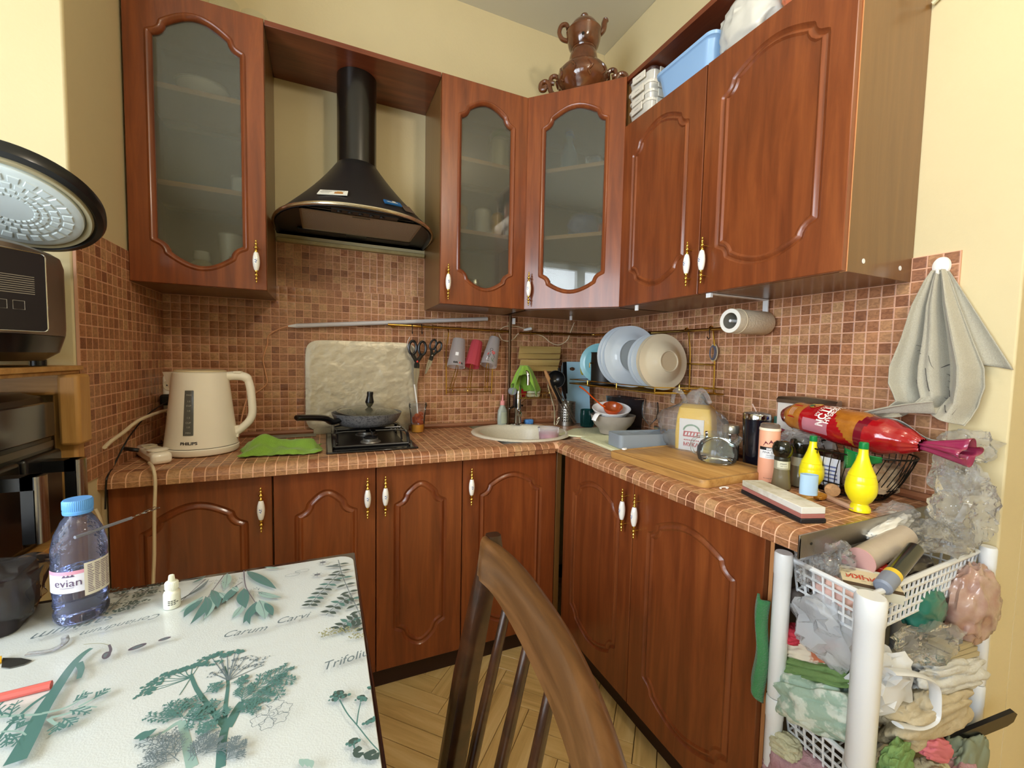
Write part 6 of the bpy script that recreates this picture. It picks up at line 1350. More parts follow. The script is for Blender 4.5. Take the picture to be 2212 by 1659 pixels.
# white food containers
M_fc = mat('container_white', 'd9d4c6', rough=.25, coat=.3); M_fb = mat('container_body', 'c9c5ba', rough=.2, coat=.4)
cx, cy, cz = -.228, -.652, Z72 + .001
for i in range(4):
    t = thing('food_container', ['lowest white snap-lid food container on the right wall cabinet', 'second white food container from the bottom of the stack', 'third white food container from the bottom of the stack', 'topmost food container of the white stack, brown lid'][i], 'container', (cx + .004 * (i % 2), cy + .003 * i, cz + (.0, .048, .080, .112)[i]), RAD(-4 + 3 * i), 'food containers stacked in the niche'); t.scale = (1.22, 1.25, 1.06); t.location.z = cz + (.0, .051, .085, .119)[i]
    h = (.042, .026, .026, .040)[i]; o_ = rrect(.098, .104, .018, 4); k = B().use(M_fb); k.rings([[(x * .88, y * .88, 0) for x, y in o_], [(x, y, h) for x, y in o_]]); k.build('body', parent=t)
    k = B().use(M_fc if i < 3 else mat('container_brown', '4b3530', rough=.3, coat=.3)); k.rings([[(x * s, y * s, z) for x, y in o_] for s, z in ((1.03, h - .004), (1.05, h), (1.05, h + .004), (.98, h + .0045))]); k.build('lid', parent=t)
    for sx, sy, wx, wy in ((-1, 0, .004, .052), (0, 1, .052, .004), (0, -1, .052, .004)):
        k = B().use(M_fc); x, y = sx * .0545, sy * .0575; k.box((x - wx / 2, y - wy / 2, h - .022), (x + wx / 2, y + wy / 2, h + .003)); k.use(mat('slot_grey', '8d8a82', rough=.5)).box((x - wx * (.52 if sx else .2), y - wy * (.52 if sy else .2), h - .012), (x + wx * (.52 if sx else .2), y + wy * (.52 if sy else .2), h - .008)); k.build('clip', parent=t, bev=.0012)
# light blue basket
t = thing('plastic_bin', 'light blue plastic bin with handle openings on the right wall cabinet', 'bin', (-.190, -.860, Z72 + .001), 0)
M_lb = mat('bin_blue', '8fb4dc', rough=.35); n = 60; a_, b_ = .095, .125
def binr(s, z, wave=0):
    pts = []
    for x, y in rrect(2 * a_ * s, 2 * b_ * s, .03, 8): pts.append((x, y, z + wave * (max(0, 1 - (abs(x) / .06) ** 2) * .022 if abs(y) > b_ * .8 else max(0, 1 - (abs(y) / .085) ** 4) * .018)))
    return pts
k = B().use(M_lb); k.rings([binr(.84, .0), binr(.97, .090), binr(1.0, .094), binr(1.04, .096, 0), binr(1.055, .105, 1), binr(1.035, .107, 1), binr(1.0, .100, 0), binr(.95, .09), binr(.82, .004)]); k.ball((.02, -b_ * 1.0, .086), .004, 8, 6); k.build('bin_body', parent=t)
bag('plastic_bag', 'white printed plastic bag stuffed beside the blue bin', (-.215, -1.075, Z72 + .085), (.062, .098, .082), 21, .20, .85, mat('bag_white', 'd2cfc4', rough=.35, coat=.3))
bag('plastic_bag', 'grey carrier bag peeking out below the white bag', (-.150, -1.000, Z72 + .042), (.070, .036, .040), 22, .25, .85, mat('bag_grey', '9b9aa0', rough=.4))
bag('plastic_bag', 'orange and white packet at the right end of the niche', (-.235, -1.245, Z72 + .062), (.050, .060, .060), 23, .15, .8, mat('bag_orange', 'f08a60', rough=.3, col2='c9842a', vscale=14, ramp=(.40, .46)))
# glass jar on the left cabinet
for i, (x, y) in enumerate(((-1.70, -.20), (-1.615, -.17))):
    t = thing('glass_bowl', ('left' if i == 0 else 'right') + ' clear glass bowl standing on top of the left wall cabinet', 'bowl', (x, y, ZTT + .0012)); B().use(M_gl).lathe([(.022, .0005), (.026, .002), (.040, .016), (.046, .05), (.044, .075)], n=32, cap=False).build('glass_wall', parent=t); B().use(mat('bowl_content', 'e6dfc4', rough=.6)).lathe([(.024, .003), (.036, .015), (.040, .035), (.03, .04), (.001, .042)], n=28).build('contents', parent=t)
k = B().use(mat('pipe_cream', 'c9c3a0', rough=.5)).tube(spline([(-.012, -1.405, 2.105), (-.012, -1.44, 2.125), (-.012, -1.463, 2.14), (-.012, -1.467, 2.17), (-.012, -1.467, ZC - .002)], 5), .0055, 8); tag(k.build('cable_duct'), 'cream cable running up the right wall beside the cabinet', 'cable')
# ---------------------------------------------------------------- inside the glass cabinets
def jar(name, label, cat, c, prof, m, lid=None, n=24):
    t = thing(name, label, cat, c); B().use(m).lathe(prof, n=n).build('body', parent=t)
    if lid: B().use(lid[0]).lathe(lid[1], n=n).build('lid', parent=t)
    return t
M_ce = mat('crockery_white', 'f6f4ee', rough=.25); M_can = mat('crockery_cream', 'c9bd94', rough=.4)
sh1, sh2 = ZB + .3368, ZB + .6388
jar('soup_bowl', 'white bowl on the top shelf of the left glass cabinet', 'bowl', (-1.775, -.15, sh2), [(.03, .001), (.035, .003), (.07, .035), (.08, .06), (.078, .06), (.001, .02)], M_ce)
jar('coffee_mug', 'small white mug on the middle shelf of the left glass cabinet', 'mug', (-1.665, -.15, sh1), [(.028, .001), (.032, .004), (.032, .075), (.03, .076), (.028, .01), (.001, .008)], M_ce)
jar('spice_jar', 'left pale jar at the bottom of the left glass cabinet', 'jar', (-1.775, -.225, ZB + .0168), [(.032, .001), (.034, .004), (.032, .065), (.020, .078)], M_can, (M_ce, [(.021, .0785), (.024, .085), (.022, .108), (.001, .110)]))
jar('spice_jar', 'right pale jar at the bottom of the left glass cabinet', 'jar', (-1.675, -.225, ZB + .0168), [(.030, .001), (.032, .004), (.030, .06), (.020, .072)], M_ce, (M_can, [(.021, .0725), (.023, .08), (.021, .100), (.001, .102)]))
jar('tea_glass', 'tall glass standing behind the jars of the left cabinet', 'glass', (-1.700, -.15, ZB + .0168), [(.028, .001), (.032, .004), (.038, .19), (.034, .19), (.028, .01), (.001, .008)], M_ce)
jar('food_can', 'cream can with green lid on the top shelf of the narrow cabinet', 'can', (-.66, -.16, ZB + .6165), [(.042, .001), (.044, .004), (.044, .145)], mat('can_cream', 'd6cfae', rough=.4), (mat('lid_green', '1e7a3a', rough=.4), [(.046, .1455), (.047, .15), (.047, .175), (.001, .176)]))
jar('food_can', 'white canister left on the middle shelf of the narrow cabinet', 'can', (-.745, -.17, ZB + .3215), [(.034, .001), (.036, .004), (.036, .115), (.03, .12)], M_ce)
jar('food_can', 'yellow canister right on the middle shelf of the narrow cabinet', 'can', (-.672, -.17, ZB + .3215), [(.026, .001), (.028, .004), (.028, .105), (.02, .115)], mat('can_yellow', 'e0a81c', rough=.4))
bag('sugar_packet', 'brown paper packet at the left of the middle shelf of the narrow cabinet', (-.850, -.16, ZB + .3215 + .066), (.034, .045, .062), 31, .1, .7, mat('packet_brown', 'a8834e', rough=.6), cat='packet', rot=(0, .1, 0))
jar('glass_bottle', 'tall clear bottle on the right of the narrow cabinet middle shelf', 'bottle', (-.625, -.10, ZB + .3215), [(.026, .001), (.028, .004), (.028, .10), (.012, .13), (.012, .17)], M_gl)
jar('salt_shaker', 'small white shaker at the bottom left of the narrow cabinet', 'shaker', (-.875, -.225, ZB + .0168), [(.020, .001), (.022, .004), (.020, .06), (.016, .075)], M_ce, (M_chrome, [(.018, .0755), (.016, .095), (.001, .098)]))
jar('salt_shaker', 'steel-topped shaker at the bottom right of the narrow cabinet', 'shaker', (-.795, -.225, ZB + .0168), [(.022, .001), (.025, .004), (.023, .055), (.016, .07)], M_ce, (M_chrome, [(.024, .0705), (.026, .085), (.020, .105), (.001, .108)]))
jar('oil_bottle', 'clear bottle with blue cap on the top shelf of the corner cabinet', 'bottle', (-.365, -.275, ZB + .6065), [(.034, .001), (.036, .004), (.036, .10), (.034, .12), (.016, .16), (.015, .19)], film('bottle_blue', 'c6dce6', .35, .3, .1, white='b9d2de'), (mat('cap_blue', '3a66a8', rough=.4), [(.017, .1905), (.017, .21), (.001, .211)]))
jar('water_glass', 'clear tumbler beside the blue-capped bottle in the corner cabinet', 'glass', (-.29, -.36, ZB + .6065), [(.026, .001), (.03, .004), (.036, .075)], M_clr)
bag('foil_packet', 'dark blue packet on the top shelf of the corner cabinet', (-.200, -.300, ZB + .6065 + .055), (.07, .06, .052), 33, .2, .8, mat('packet_blue', '2e3a5e', rough=.3, coat=.4), cat='packet')
bag('film_bundle', 'crumpled clear film on the top shelf of the corner cabinet', (-.235, -.420, ZB + .6065 + .034), (.05, .045, .03), 34, .4, .9, M_bag, cat='bag')
bag('rag_bundle', 'bluish bundle on the middle shelf of the corner cabinet', (-.28, -.31, ZB + .3215 + .065), (.085, .06, .06), 35, .2, .8, mat('bundle_blue', '5f6f96', rough=.7), cat='bundle')
jar('milk_carton', 'white carton at the right of the corner cabinet middle shelf', 'carton', (-.20, -.46, ZB + .3215), [(.035, .001), (.036, .003), (.036, .17), (.02, .19)], M_ce, n=4)
jar('spice_jar', 'reddish jar on the middle shelf of the corner cabinet', 'jar', (-.245, -.385, ZB + .3215), [(.02, .001), (.022, .004), (.022, .07), (.001, .072)], mat('jar_red', '9c4a3c', rough=.4))
jar('coffee_mug', 'pale mug at the bottom of the corner cabinet', 'mug', (-.32, -.33, ZB + .0168), [(.03, .001), (.034, .004), (.036, .07), (.034, .07), (.03, .01), (.001, .008)], M_ce)
bag('sugar_packet', 'beige packet at the bottom right of the corner cabinet', (-.25, -.40, ZB + .0168 + .03), (.045, .04, .028), 36, .15, .7, M_can, cat='packet')
# ---------------------------------------------------------------- rack at the left with cooker and air fryer
M_pine = wood('pine', '8f6434', 'b98a4c', 'd0a568', axis='X', rough=.5, coat=0, contrast=.7); M_pinev = wood('pine_post', '8f6434', 'b98a4c', 'cfa466', axis='Z', rough=.5, coat=0, contrast=.7)
t = thing('pine_rack', 'pine wood rack at the left edge carrying the multicooker', 'rack', (0, 0, 0))
B().use(M_pine).box((-2.62, -1.02, 1.150), (-1.945, -.615, 1.158)).box((-2.62, -1.02, 1.1585), (-1.938, -.612, 1.170)).build('top_board', parent=t, bev=.002)
B().use(M_pine).box((-2.60, -.655, 1.10), (-1.95, -.632, 1.150)).build('rail', parent=t, bev=.003)
B().use(M_pine).box((-2.62, -1.02, .755), (-1.945, -.615, .775)).build('lower_board', parent=t, bev=.002)
for x, y in ((-1.962, -.632), (-2.6, -.632), (-2.6, -1.0)): B().use(M_pinev).box((x - .02, y - .02, .0005), (x + .022, y + .018, 1.150)).build('post', parent=t, bev=.006)
B().use(M_pinev).rings([[(x, y, z) for x, y in ((-1.965, -.672), (-1.925, -.672), (-1.925, -.612), (-1.965, -.612))] for z in (.98, 1.150)]).build('corner_block', parent=t, bev=.008)
t = thing('air_fryer', 'black two-drawer air fryer with steel handles on the pine rack', 'air fryer', (-1.955, -.828, .7755))
M_af = mat('fryer_black', '0e0e10', rough=.3, coat=.15)
B().use(M_af).rings([[(x * s - .19, y * s, z) for x, y in rrect(.37, .33, .05, 5)] for s, z in ((.92, .0), (1, .02), (1, .22), (.985, .29), (.93, .325), (.8, .335))]).build('body', parent=t)
B().use(mat('fryer_trim', '77716a', rough=.35, metal=.8)).rings([[(x * 1.004 - .19, y * 1.004, z) for x, y in rrect(.37, .33, .05, 5)] for z in (.212, .226)], False, False).build('trim_band', parent=t)
B().use(mat('fryer_glass', '1c1c1f', rough=.1, coat=.6)).box((-.010, -.13, .235), (-.002, .13, .315)).build('control_panel', parent=t, bev=.003)
for y in (-.072, .075):
    d = B().use(M_af).box((-.02, y - .066, .02), (.004, y + .066, .205)).build('drawer', parent=t, bev=.008, seg=3)
    k = B().use(M_af); k.box((.0, y - .016, .165), (.062, y + .016, .190)).box((.040, y - .016, .062), (.058, y + .016, .190)); k.use(mat('handle_steel', 'a59d90', rough=.25, metal=1)).rings([[(.060 + .010 * cos(a), y + .0165 * sin(a), z) for a in [RAD(-90 + 180 * i / 10) for i in range(11)]] for z in (.060, .190)]); k.build('handle', parent=d)
t = thing('multicooker', 'open multicooker with black and steel body on the pine rack', 'cooker', (-2.068, -.795, 1.1708))
k = B().use(M_black); sh = lambda s, z: [(x * s, y * s, z) for x, y in rrect(.30, .29, .10, 8)]
k.rings([sh(.78, .012), sh(.93, .03), sh(.99, .065)]); 
for x in (-.09, .09):
    for y in (-.09, .09): k.cyl((x, y, 0), .014, .014, 12)
k.use(M_white).box((-.04, -.125, .004), (.05, -.119, .009)); k.build('base', parent=t)
k = B().use(mat('cooker_steel', '8d8378', rough=.35, metal=.8)); k.rings([sh(.992, .066), sh(1.0, .08), sh(1.0, .215), sh(.97, .235), sh(.90, .242)]); k.build('body', parent=t)
fy = -.1465; M_pn = mat('cooker_panel', '1b1713', rough=.2, coat=.5)
f = B().use(M_chrome); f.prism([(x - .085, z + .145) for x, z in rrect(.152, .160, .016, 5)], .003, FR((0, fy, 0), (1, 0, 0), (0, -1, 0))); f.build('panel_frame', parent=t)
f = B().use(M_pn); f.prism([(x - .085, z + .127) for x, z in rrect(.142, .112, .010, 5)], .0012, FR((0, fy - .0031, 0), (1, 0, 0), (0, -1, 0))); f.use(mat('panel_brown', '5a3a2a', rough=.4)).prism([(x - .085, z + .203) for x, z in rrect(.130, .036, .016, 5)], .0012, FR((0, fy - .0031, 0), (1, 0, 0), (0, -1, 0)))
f.use(mat('panel_print', '9a9488', rough=.5))
for i, (w, z) in enumerate(((.05, .172), (.045, .155), (.06, .147), (.03, .120), (.065, .113), (.065, .104), (.05, .092), (.06, .084), (.06, .078))): f.box((-.085 + .062 - w, fy - .0048, z), (-.085 + .062, fy - .0043, z + .0035))
text_into(f, 'TURBO', .014, lambda x, y: (-.065 + x, fy - .0050, .137 + y), bold=.0004); text_into(f, 'PRESSURE', .010, lambda x, y: (-.062 + x, fy - .0050, .1265 + y)); f.build('control_panel', parent=t)
# side energy sticker panel, on the right cheek
a0 = RAD(-38); k = B().use(M_black); F = FR((.128, -.098, .0), (cos(RAD(52)), sin(RAD(52)), 0), (sin(RAD(52)), -cos(RAD(52)), 0)); o_ = rrect(.085, .150, .008, 4)
k.prism([(x + .01, z + .145) for x, z in o_], .026, F); k.use(M_chrome).tube([tuple(F @ V((x + .01, z + .145, .0262))) for x, z in o_], .0012, 5, True); k.use(MATS['panel_print'])
for i in range(9): k.add([tuple(F @ V((x, z, .0265))) for x, z in ((-.015, .140 + .004 * i), (.035, .140 + .004 * i), (.035, .1412 + .004 * i), (-.015, .1412 + .004 * i))], [(0, 1, 2, 3)])
for x in (-.012, .012): k.tube([tuple(F @ V((x + dx, .118 + dz, .0263))) for dx, dz in ((-.008, -.008), (.008, -.008), (.008, .008), (-.008, .008))], .0006, 4, True)
k.build('side_panel', parent=t)
# open lid
lc = (-1.963,-0.8,1.497)
nv = V((.05, -.48, -.82)).normalized(); lid = B().use(M_black); R_ = .138
q = V((0, 0, 1)).rotation_difference(nv)
lid.lathe([(.08, -.046), (.122, -.036), (R_ - .002, -.022), (R_, -.008), (R_ - .004, .002), (R_ - .014, .006), (R_ - .018, .002)], n=72); o = lid.build('lid_shell', parent=t); 
def pl_(o): o.rotation_mode = 'QUATERNION'; o.rotation_quaternion = q; o.location = (lc[0] + 2.068, lc[1] + .795, lc[2] - 1.1708)
pl_(o)
g = B().use(mat('lid_gasket', 'a89f80', rough=.5)).lathe([(R_ - .0185, .001), (R_ - .022, .008), (R_ - .030, .006), (R_ - .032, .002)], n=72, cap=False); pl_(g.build('gasket', parent=t))
g = B().use(mat('lid_inner', 'd3e0e2', rough=.35, coat=.3)).lathe([(R_ - .0325, .002), (R_ - .034, .010), (R_ - .040, .0125), (.03, .0125), (.001, .0125)], n=72)
ri = R_ - .045
for ring, (r0, r1, nn) in enumerate(((.090, .073, 24), (.070, .056, 24), (.053, .043, 24), (.040, .032, 24))):
    for i in range(nn):
        a = 2 * pi * (i + .5 * (ring % 2)) / nn; w = pi / nn * .72
        def pz(r, aa, z): return (r * cos(aa), r * sin(aa), z)
        g.add([pz(r0, a - w, .0126), pz(r0, a + w, .0126), pz(r1, a + w, .0126), pz(r1, a - w, .0126), pz(r0 - .002, a - w * .85, .0142), pz(r0 - .002, a + w * .85, .0142), pz(r1 + .002, a + w * .85, .0142), pz(r1 + .002, a - w * .85, .0142)], [(0, 1, 5, 4), (1, 2, 6, 5), (2, 3, 7, 6), (3, 0, 4, 7), (4, 5, 6, 7)], False)
pl_(g.build('inner_plate', parent=t, sharp=30))
plug_cable('power_cable', 'cream cable hanging below the fryer handle', [(-1.924,-0.62,0.808), (-1.916,-0.62,0.783), (-1.912,-0.62,0.746), (-1.913,-0.62,0.698), (-1.917,-0.62,0.565)], .004, M_cable)

# ---------------------------------------------------------------- dining table with printed oilcloth
ZTB = .7500
t = thing('dining_table', 'dark brown dining table in the foreground under the botanical cloth', 'table', (0, 0, 0))
M_tt = mat('table_brown', '2c1512', rough=.12, coat=.6)
B().use(M_tt).box((-2.55, -1.92, .722), (-1.330, -.972, ZTB)).build('table_top', parent=t, bev=.003)
B().use(M_tt).box((-2.5, -1.87, .65), (-1.385, -1.02, .7215)).build('apron', parent=t)
for x, y in ((-1.41, -1.045), (-2.5, -1.045), (-1.41, -1.85)): B().use(M_tt).box((x - .025, y - .025, .0005), (x + .025, y + .025, .6495)).build('leg', parent=t, bev=.003)
M_cl = mat('oilcloth', 'ccd2d0', rough=.16, coat=.55, bump=.10, bscale=500, var=.015, vscale=8)
def clothpoly():
    x0, x1, y0, y1 = -2.5, -1.3355, -1.91, -.990; p = [(x0, y0), (x1, y0)] + arc(x1 - .032, y1 - .032, .032, 0, 90, 8) + [(x0, y1)]; return p
k = B().use(M_cl).prism(clothpoly(), .0022, Matrix.Translation((0, 0, ZTB + .0004))); tc = k.build('tablecloth', bev=.0008)
tag(tc, 'white oilcloth printed with green herbs and latin script on the table', 'tablecloth')
M_t1 = mat('print_teal', '527a75', rough=.3, coat=.4); M_t2 = mat('print_teal_light', '93b0a8', rough=.3, coat=.4); M_t3 = mat('print_slate', '66757a', rough=.3, coat=.4); M_t4 = mat('print_dark', '465651', rough=.3, coat=.4); M_t5 = mat('print_olive', '93946f', rough=.3, coat=.4); M_t6 = mat('print_violet', '625b66', rough=.3, coat=.4)
ZP_ = ZTB + .0029; PR = B(); zoff = [0]
def P3(p): return (min(p[0], -1.3362), min(p[1], -.9905), ZP_ + zoff[0] * 1e-6)
def ribbon(pts, w0, w1=None, m=M_t1):
    w1 = w0 if w1 is None else w1; PR.use(m); zoff[0] += 3; n = len(pts); vs = []
    for i in range(n):
        a = V(pts[max(0, i - 1)]); b = V(pts[min(n - 1, i + 1)]); d = (b - a); d = d.normalized() if d.length > 1e-7 else V((1, 0)); q = V((-d.y, d.x)); w = (w0 + (w1 - w0) * i / max(1, n - 1)) / 2; c = V(pts[i])
        vs += [P3(c + q * w), P3(c - q * w)]
    PR.add(vs, [(2 * i, 2 * i + 1, 2 * i + 3, 2 * i + 2) for i in range(n - 1)], False)
def sp2(pts, k=5): return [(p[0], p[1]) for p in spline([(x, y, 0) for x, y in pts], k)]
def disc(c, r, m, n=9, sq=1, rot=0):
    PR.use(m); zoff[0] += 3; PR.add([P3((c[0] + r * cos(a) * cos(rot) - r * sq * sin(a) * sin(rot), c[1] + r * cos(a) * sin(rot) + r * sq * sin(a) * cos(rot))) for a in [2 * pi * i / n for i in range(n)]], [tuple(range(n))], False)
def leaf(a, b, w, m=M_t1, vein=M_t3, bend=.1):
    a, b = V(a), V(b); d = b - a; q = V((-d.y, d.x)); L_2 = d.length; PR.use(m); zoff[0] += 3; n = 9; up = []; dn = []
    for i in range(n):
        u = i / (n - 1); c = a + d * u + q * bend * sin(pi * u); h = w * sin(pi * u ** .85) / 2; qq = q.normalized(); up.append(P3(c + qq * h)); dn.append(P3(c - qq * h))
    PR.add(up + dn, [(i, i + 1, n + i + 1, n + i) for i in range(n - 1)], False)
    if vein: ribbon([tuple(a + d * u + q * bend * sin(pi * u)) for u in (0, .25, .5, .75, 1)], .0012, .0004, vein)
rnd = random.Random(5)
def frond(a, b, n, ln, w=.0011, m=M_t1, ang=42, sub=True):
    a, b = V(a), V(b); d = b - a; ribbon([tuple(a), tuple(a.lerp(b, .5) + V((-d.y, d.x)) * .04), tuple(b)], w * 1.2, w * .7, m)
    for i in range(n):
        u = .15 + .85 * i / n; c = a.lerp(b, u) + V((-d.y, d.x)) * .04 * sin(pi * u)
        for s in (1, -1):
            l = ln * (1 - .6 * u) * rnd.uniform(.8, 1.2); an = math.atan2(d.y, d.x) + s * RAD(ang + rnd.uniform(-8, 8)); e = c + V((cos(an), sin(an))) * l; ribbon([tuple(c), tuple(e)], w, w * 1.7, m)
            if sub:
                for v in (.45, .75):
                    f_ = c.lerp(e, v)
                    for s2 in (1, -1): a2 = an + s2 * RAD(38); ribbon([tuple(f_), tuple(f_ + V((cos(a2), sin(a2))) * l * .30)], w * .8, w * 1.6, m)
def clump(c, r, n, m, dr=.0022):
    for i in range(n): a = rnd.uniform(0, 2 * pi); q = r * sqrt(rnd.random()); disc((c[0] + q * cos(a) * 1.25, c[1] + q * sin(a) * .6), dr * rnd.uniform(.6, 1.2), m, 6)
# big umbel plant
tr = [(-1.4980,-1.4710),(-1.5020,-1.4450),(-1.5040,-1.4220),(-1.5040,-1.4130)]
ribbon(sp2(tr), .0095, .0085, M_t1)
for pts, w0, w1 in (([(-1.5040,-1.4130),(-1.5150,-1.3950),(-1.5350,-1.3600),(-1.5530,-1.3270),(-1.5670,-1.2940)], .0075, .0045), ([(-1.5030,-1.4140),(-1.4990,-1.4020),(-1.4950,-1.3830),(-1.4930,-1.3760)], .014, .006), ([(-1.5060,-1.4070),(-1.5110,-1.3720),(-1.5160,-1.3310),(-1.5270,-1.2940)], .0055, .003)): ribbon(sp2(pts), w0, w1, M_t1)
ribbon(sp2([(-1.5260,-1.4590),(-1.5360,-1.4330),(-1.5450,-1.4090),(-1.5550,-1.3830)]), .011, .008, M_t2); ribbon(sp2([(-1.5550,-1.3830),(-1.5620,-1.3860),(-1.5700,-1.3930),(-1.5850,-1.3960)]), .007, .002, M_t2)
U0 = [(-1.5650,-1.3020),(-1.5210,-1.3250),(-1.5650,-1.3020),(-1.5160,-1.3280)]
for tip in [(-1.6170,-1.3120),(-1.6120,-1.3050),(-1.6090,-1.2930),(-1.6020,-1.2870),(-1.5930,-1.2820),(-1.5860,-1.2800),(-1.5770,-1.2800),(-1.5690,-1.2760),(-1.5610,-1.2760),(-1.5700,-1.3330)]: ribbon([U0[0], ((U0[0][0] + tip[0]) / 2, (U0[0][1] + tip[1]) / 2 - .002), tip], .0013, .001, M_t1)
for c in [(-1.6150,-1.3140),(-1.6120,-1.3080),(-1.6100,-1.3000),(-1.6060,-1.2940),(-1.6020,-1.2880),(-1.5980,-1.2830),(-1.5920,-1.2810),(-1.5860,-1.2810),(-1.5800,-1.2790),(-1.5740,-1.2790),(-1.5680,-1.2770),(-1.5610,-1.2750),(-1.5570,-1.2760)]: clump(c, .0085, 16, M_t1)
for tip in [(-1.5490,-1.2640),(-1.5400,-1.2580),(-1.5280,-1.2680),(-1.5180,-1.2670),(-1.5120,-1.2660),(-1.5030,-1.2890),(-1.4870,-1.2950),(-1.4750,-1.3120),(-1.5370,-1.3060),(-1.5320,-1.2860)]: ribbon([U0[3], tip], .0013, .001, M_t3)
for c in [(-1.5550,-1.2660),(-1.5480,-1.2640),(-1.5410,-1.2610),(-1.5290,-1.2670),(-1.5220,-1.2660),(-1.5140,-1.2670),(-1.5420,-1.2820)]: clump(c, .0085, 15, M_t1)
for c in [(-1.5110,-1.2860),(-1.5010,-1.2880),(-1.4870,-1.2950),(-1.4790,-1.2970),(-1.5160,-1.3030),(-1.5050,-1.3090),(-1.4900,-1.3060),(-1.4790,-1.3110),(-1.5370,-1.3080),(-1.5330,-1.3050)]: clump(c, .008, 12, M_t3, .0013)
b = [(-1.4930,-1.3760),(-1.4820,-1.3580),(-1.4670,-1.3430),(-1.4430,-1.3320),(-1.4790,-1.3870),(-1.4590,-1.3850),(-1.4920,-1.3510),(-1.5190,-1.3380),(-1.5550,-1.3350),(-1.5370,-1.3380),(-1.5610,-1.3520),(-1.5260,-1.3610),(-1.5000,-1.3380)]
for a, e, n, l in ((b[0], b[3], 9, .030), (b[0], b[5], 7, .022), (b[0], b[4], 4, .020), (b[0], b[6], 5, .020)): frond(a, e, n, l)
for pr in ([(-1.4930,-1.3770),(-1.4720,-1.4060)], [(-1.4670,-1.3430),(-1.4310,-1.3690)], [(-1.4670,-1.3490),(-1.4470,-1.3920)], [(-1.5110,-1.3380),(-1.4940,-1.3380)], [(-1.5350,-1.3600),(-1.5610,-1.3520)], [(-1.5410,-1.3460),(-1.5220,-1.3360)], [(-1.5220,-1.3810),(-1.5450,-1.3850)], [(-1.5130,-1.3690),(-1.5350,-1.3740)], [(-1.5560,-1.3800),(-1.5790,-1.3460)], [(-1.5560,-1.3800),(-1.5970,-1.3610)], [(-1.5540,-1.3810),(-1.5710,-1.3460)], [(-1.5530,-1.3830),(-1.5160,-1.4130)], [(-1.5100,-1.4160),(-1.5280,-1.4080)], [(-1.5120,-1.3770),(-1.5110,-1.3970)], [(-1.5530,-1.3830),(-1.5370,-1.3730)]): frond(pr[0], pr[1], 5, .016)
for pr in ([(-1.5400,-1.4500),(-1.5760,-1.4000)], [(-1.5450,-1.4420),(-1.5600,-1.3990)], [(-1.5480,-1.4470),(-1.5750,-1.4360)], [(-1.5430,-1.4350),(-1.5860,-1.4030)], [(-1.5310,-1.4540),(-1.5190,-1.4260)], [(-1.5270,-1.4560),(-1.5140,-1.4220)], [(-1.5180,-1.4530),(-1.5020,-1.4420)], [(-1.4960,-1.4620),(-1.4830,-1.4480)], [(-1.4940,-1.4710),(-1.4860,-1.4630)]): frond(pr[0], pr[1], 6, .020, .0007, M_t3)
for pr in ([(-1.5890,-1.4050),(-1.5760,-1.3920)], [(-1.5960,-1.3990),(-1.5780,-1.3970)]): leaf(pr[0], pr[1], .010, M_t1, None)
# lanceolate branch, upper middle
for pts in ([(-1.5470,-1.0000),(-1.5340,-1.0680),(-1.5160,-1.1190),(-1.5030,-1.1510)], [(-1.5800,-1.0040),(-1.5870,-1.0590),(-1.5910,-1.0980)], [(-1.5420,-1.0490),(-1.5550,-1.0700),(-1.5630,-1.0950)], [(-1.6100,-1.0110),(-1.6220,-1.0530),(-1.6290,-1.0830)]): ribbon(sp2(pts), .0022, .001, M_t6)
for a, e, w in (([(-1.6040,-1.0140)], [(-1.6350,-1.0780)], .008),): leaf(a[0], e[0], w, M_t3)
for pr, w in (([(-1.5990,-1.0810),(-1.6230,-1.1250)], .016), ([(-1.5970,-1.0910),(-1.6120,-1.1450)], .015), ([(-1.5880,-1.0830),(-1.5970,-1.1710)], .016), ([(-1.5890,-1.0850),(-1.5800,-1.1670)], .013), ([(-1.5900,-1.0610),(-1.5660,-1.1340)], .016), ([(-1.5750,-1.0760),(-1.5550,-1.1170)], .010), ([(-1.5490,-1.0620),(-1.5630,-1.1200)], .017), ([(-1.5760,-1.0000),(-1.5680,-1.0690)], .016), ([(-1.5560,-1.0640),(-1.5430,-1.0870)], .010), ([(-1.5420,-1.0020),(-1.4780,-1.1030)], .019), ([(-1.5350,-1.0770),(-1.5210,-1.1530)], .020), ([(-1.5090,-1.1000),(-1.4660,-1.1380)], .014), ([(-1.5070,-1.1360),(-1.5180,-1.2000)], .017), ([(-1.5070,-1.1360),(-1.5070,-1.2080)], .011), ([(-1.5030,-1.1330),(-1.4860,-1.2000)], .022), ([(-1.4930,-1.1460),(-1.4750,-1.1950)], .012), ([(-1.5280,-1.1410),(-1.5370,-1.1780)], .014), ([(-1.5950,-1.0830),(-1.5790,-1.1540)], .012), ([(-1.6300,-1.0190),(-1.6130,-0.9960)], .007), ([(-1.5100,-0.9990),(-1.4800,-1.0170)], .007)): leaf(pr[0], pr[1], w, rnd.choice([M_t1, M_t2, M_t2, M_t1]), M_t3, rnd.uniform(-.1, .1))
for c in [(-1.5520,-1.0340),(-1.5540,-1.0500),(-1.5210,-1.0930),(-1.5160,-1.0850),(-1.5830,-1.0380),(-1.5250,-1.0340),(-1.5060,-1.1090),(-1.5920,-1.0240)]: clump(c, .010, 14, M_t3, .0009)
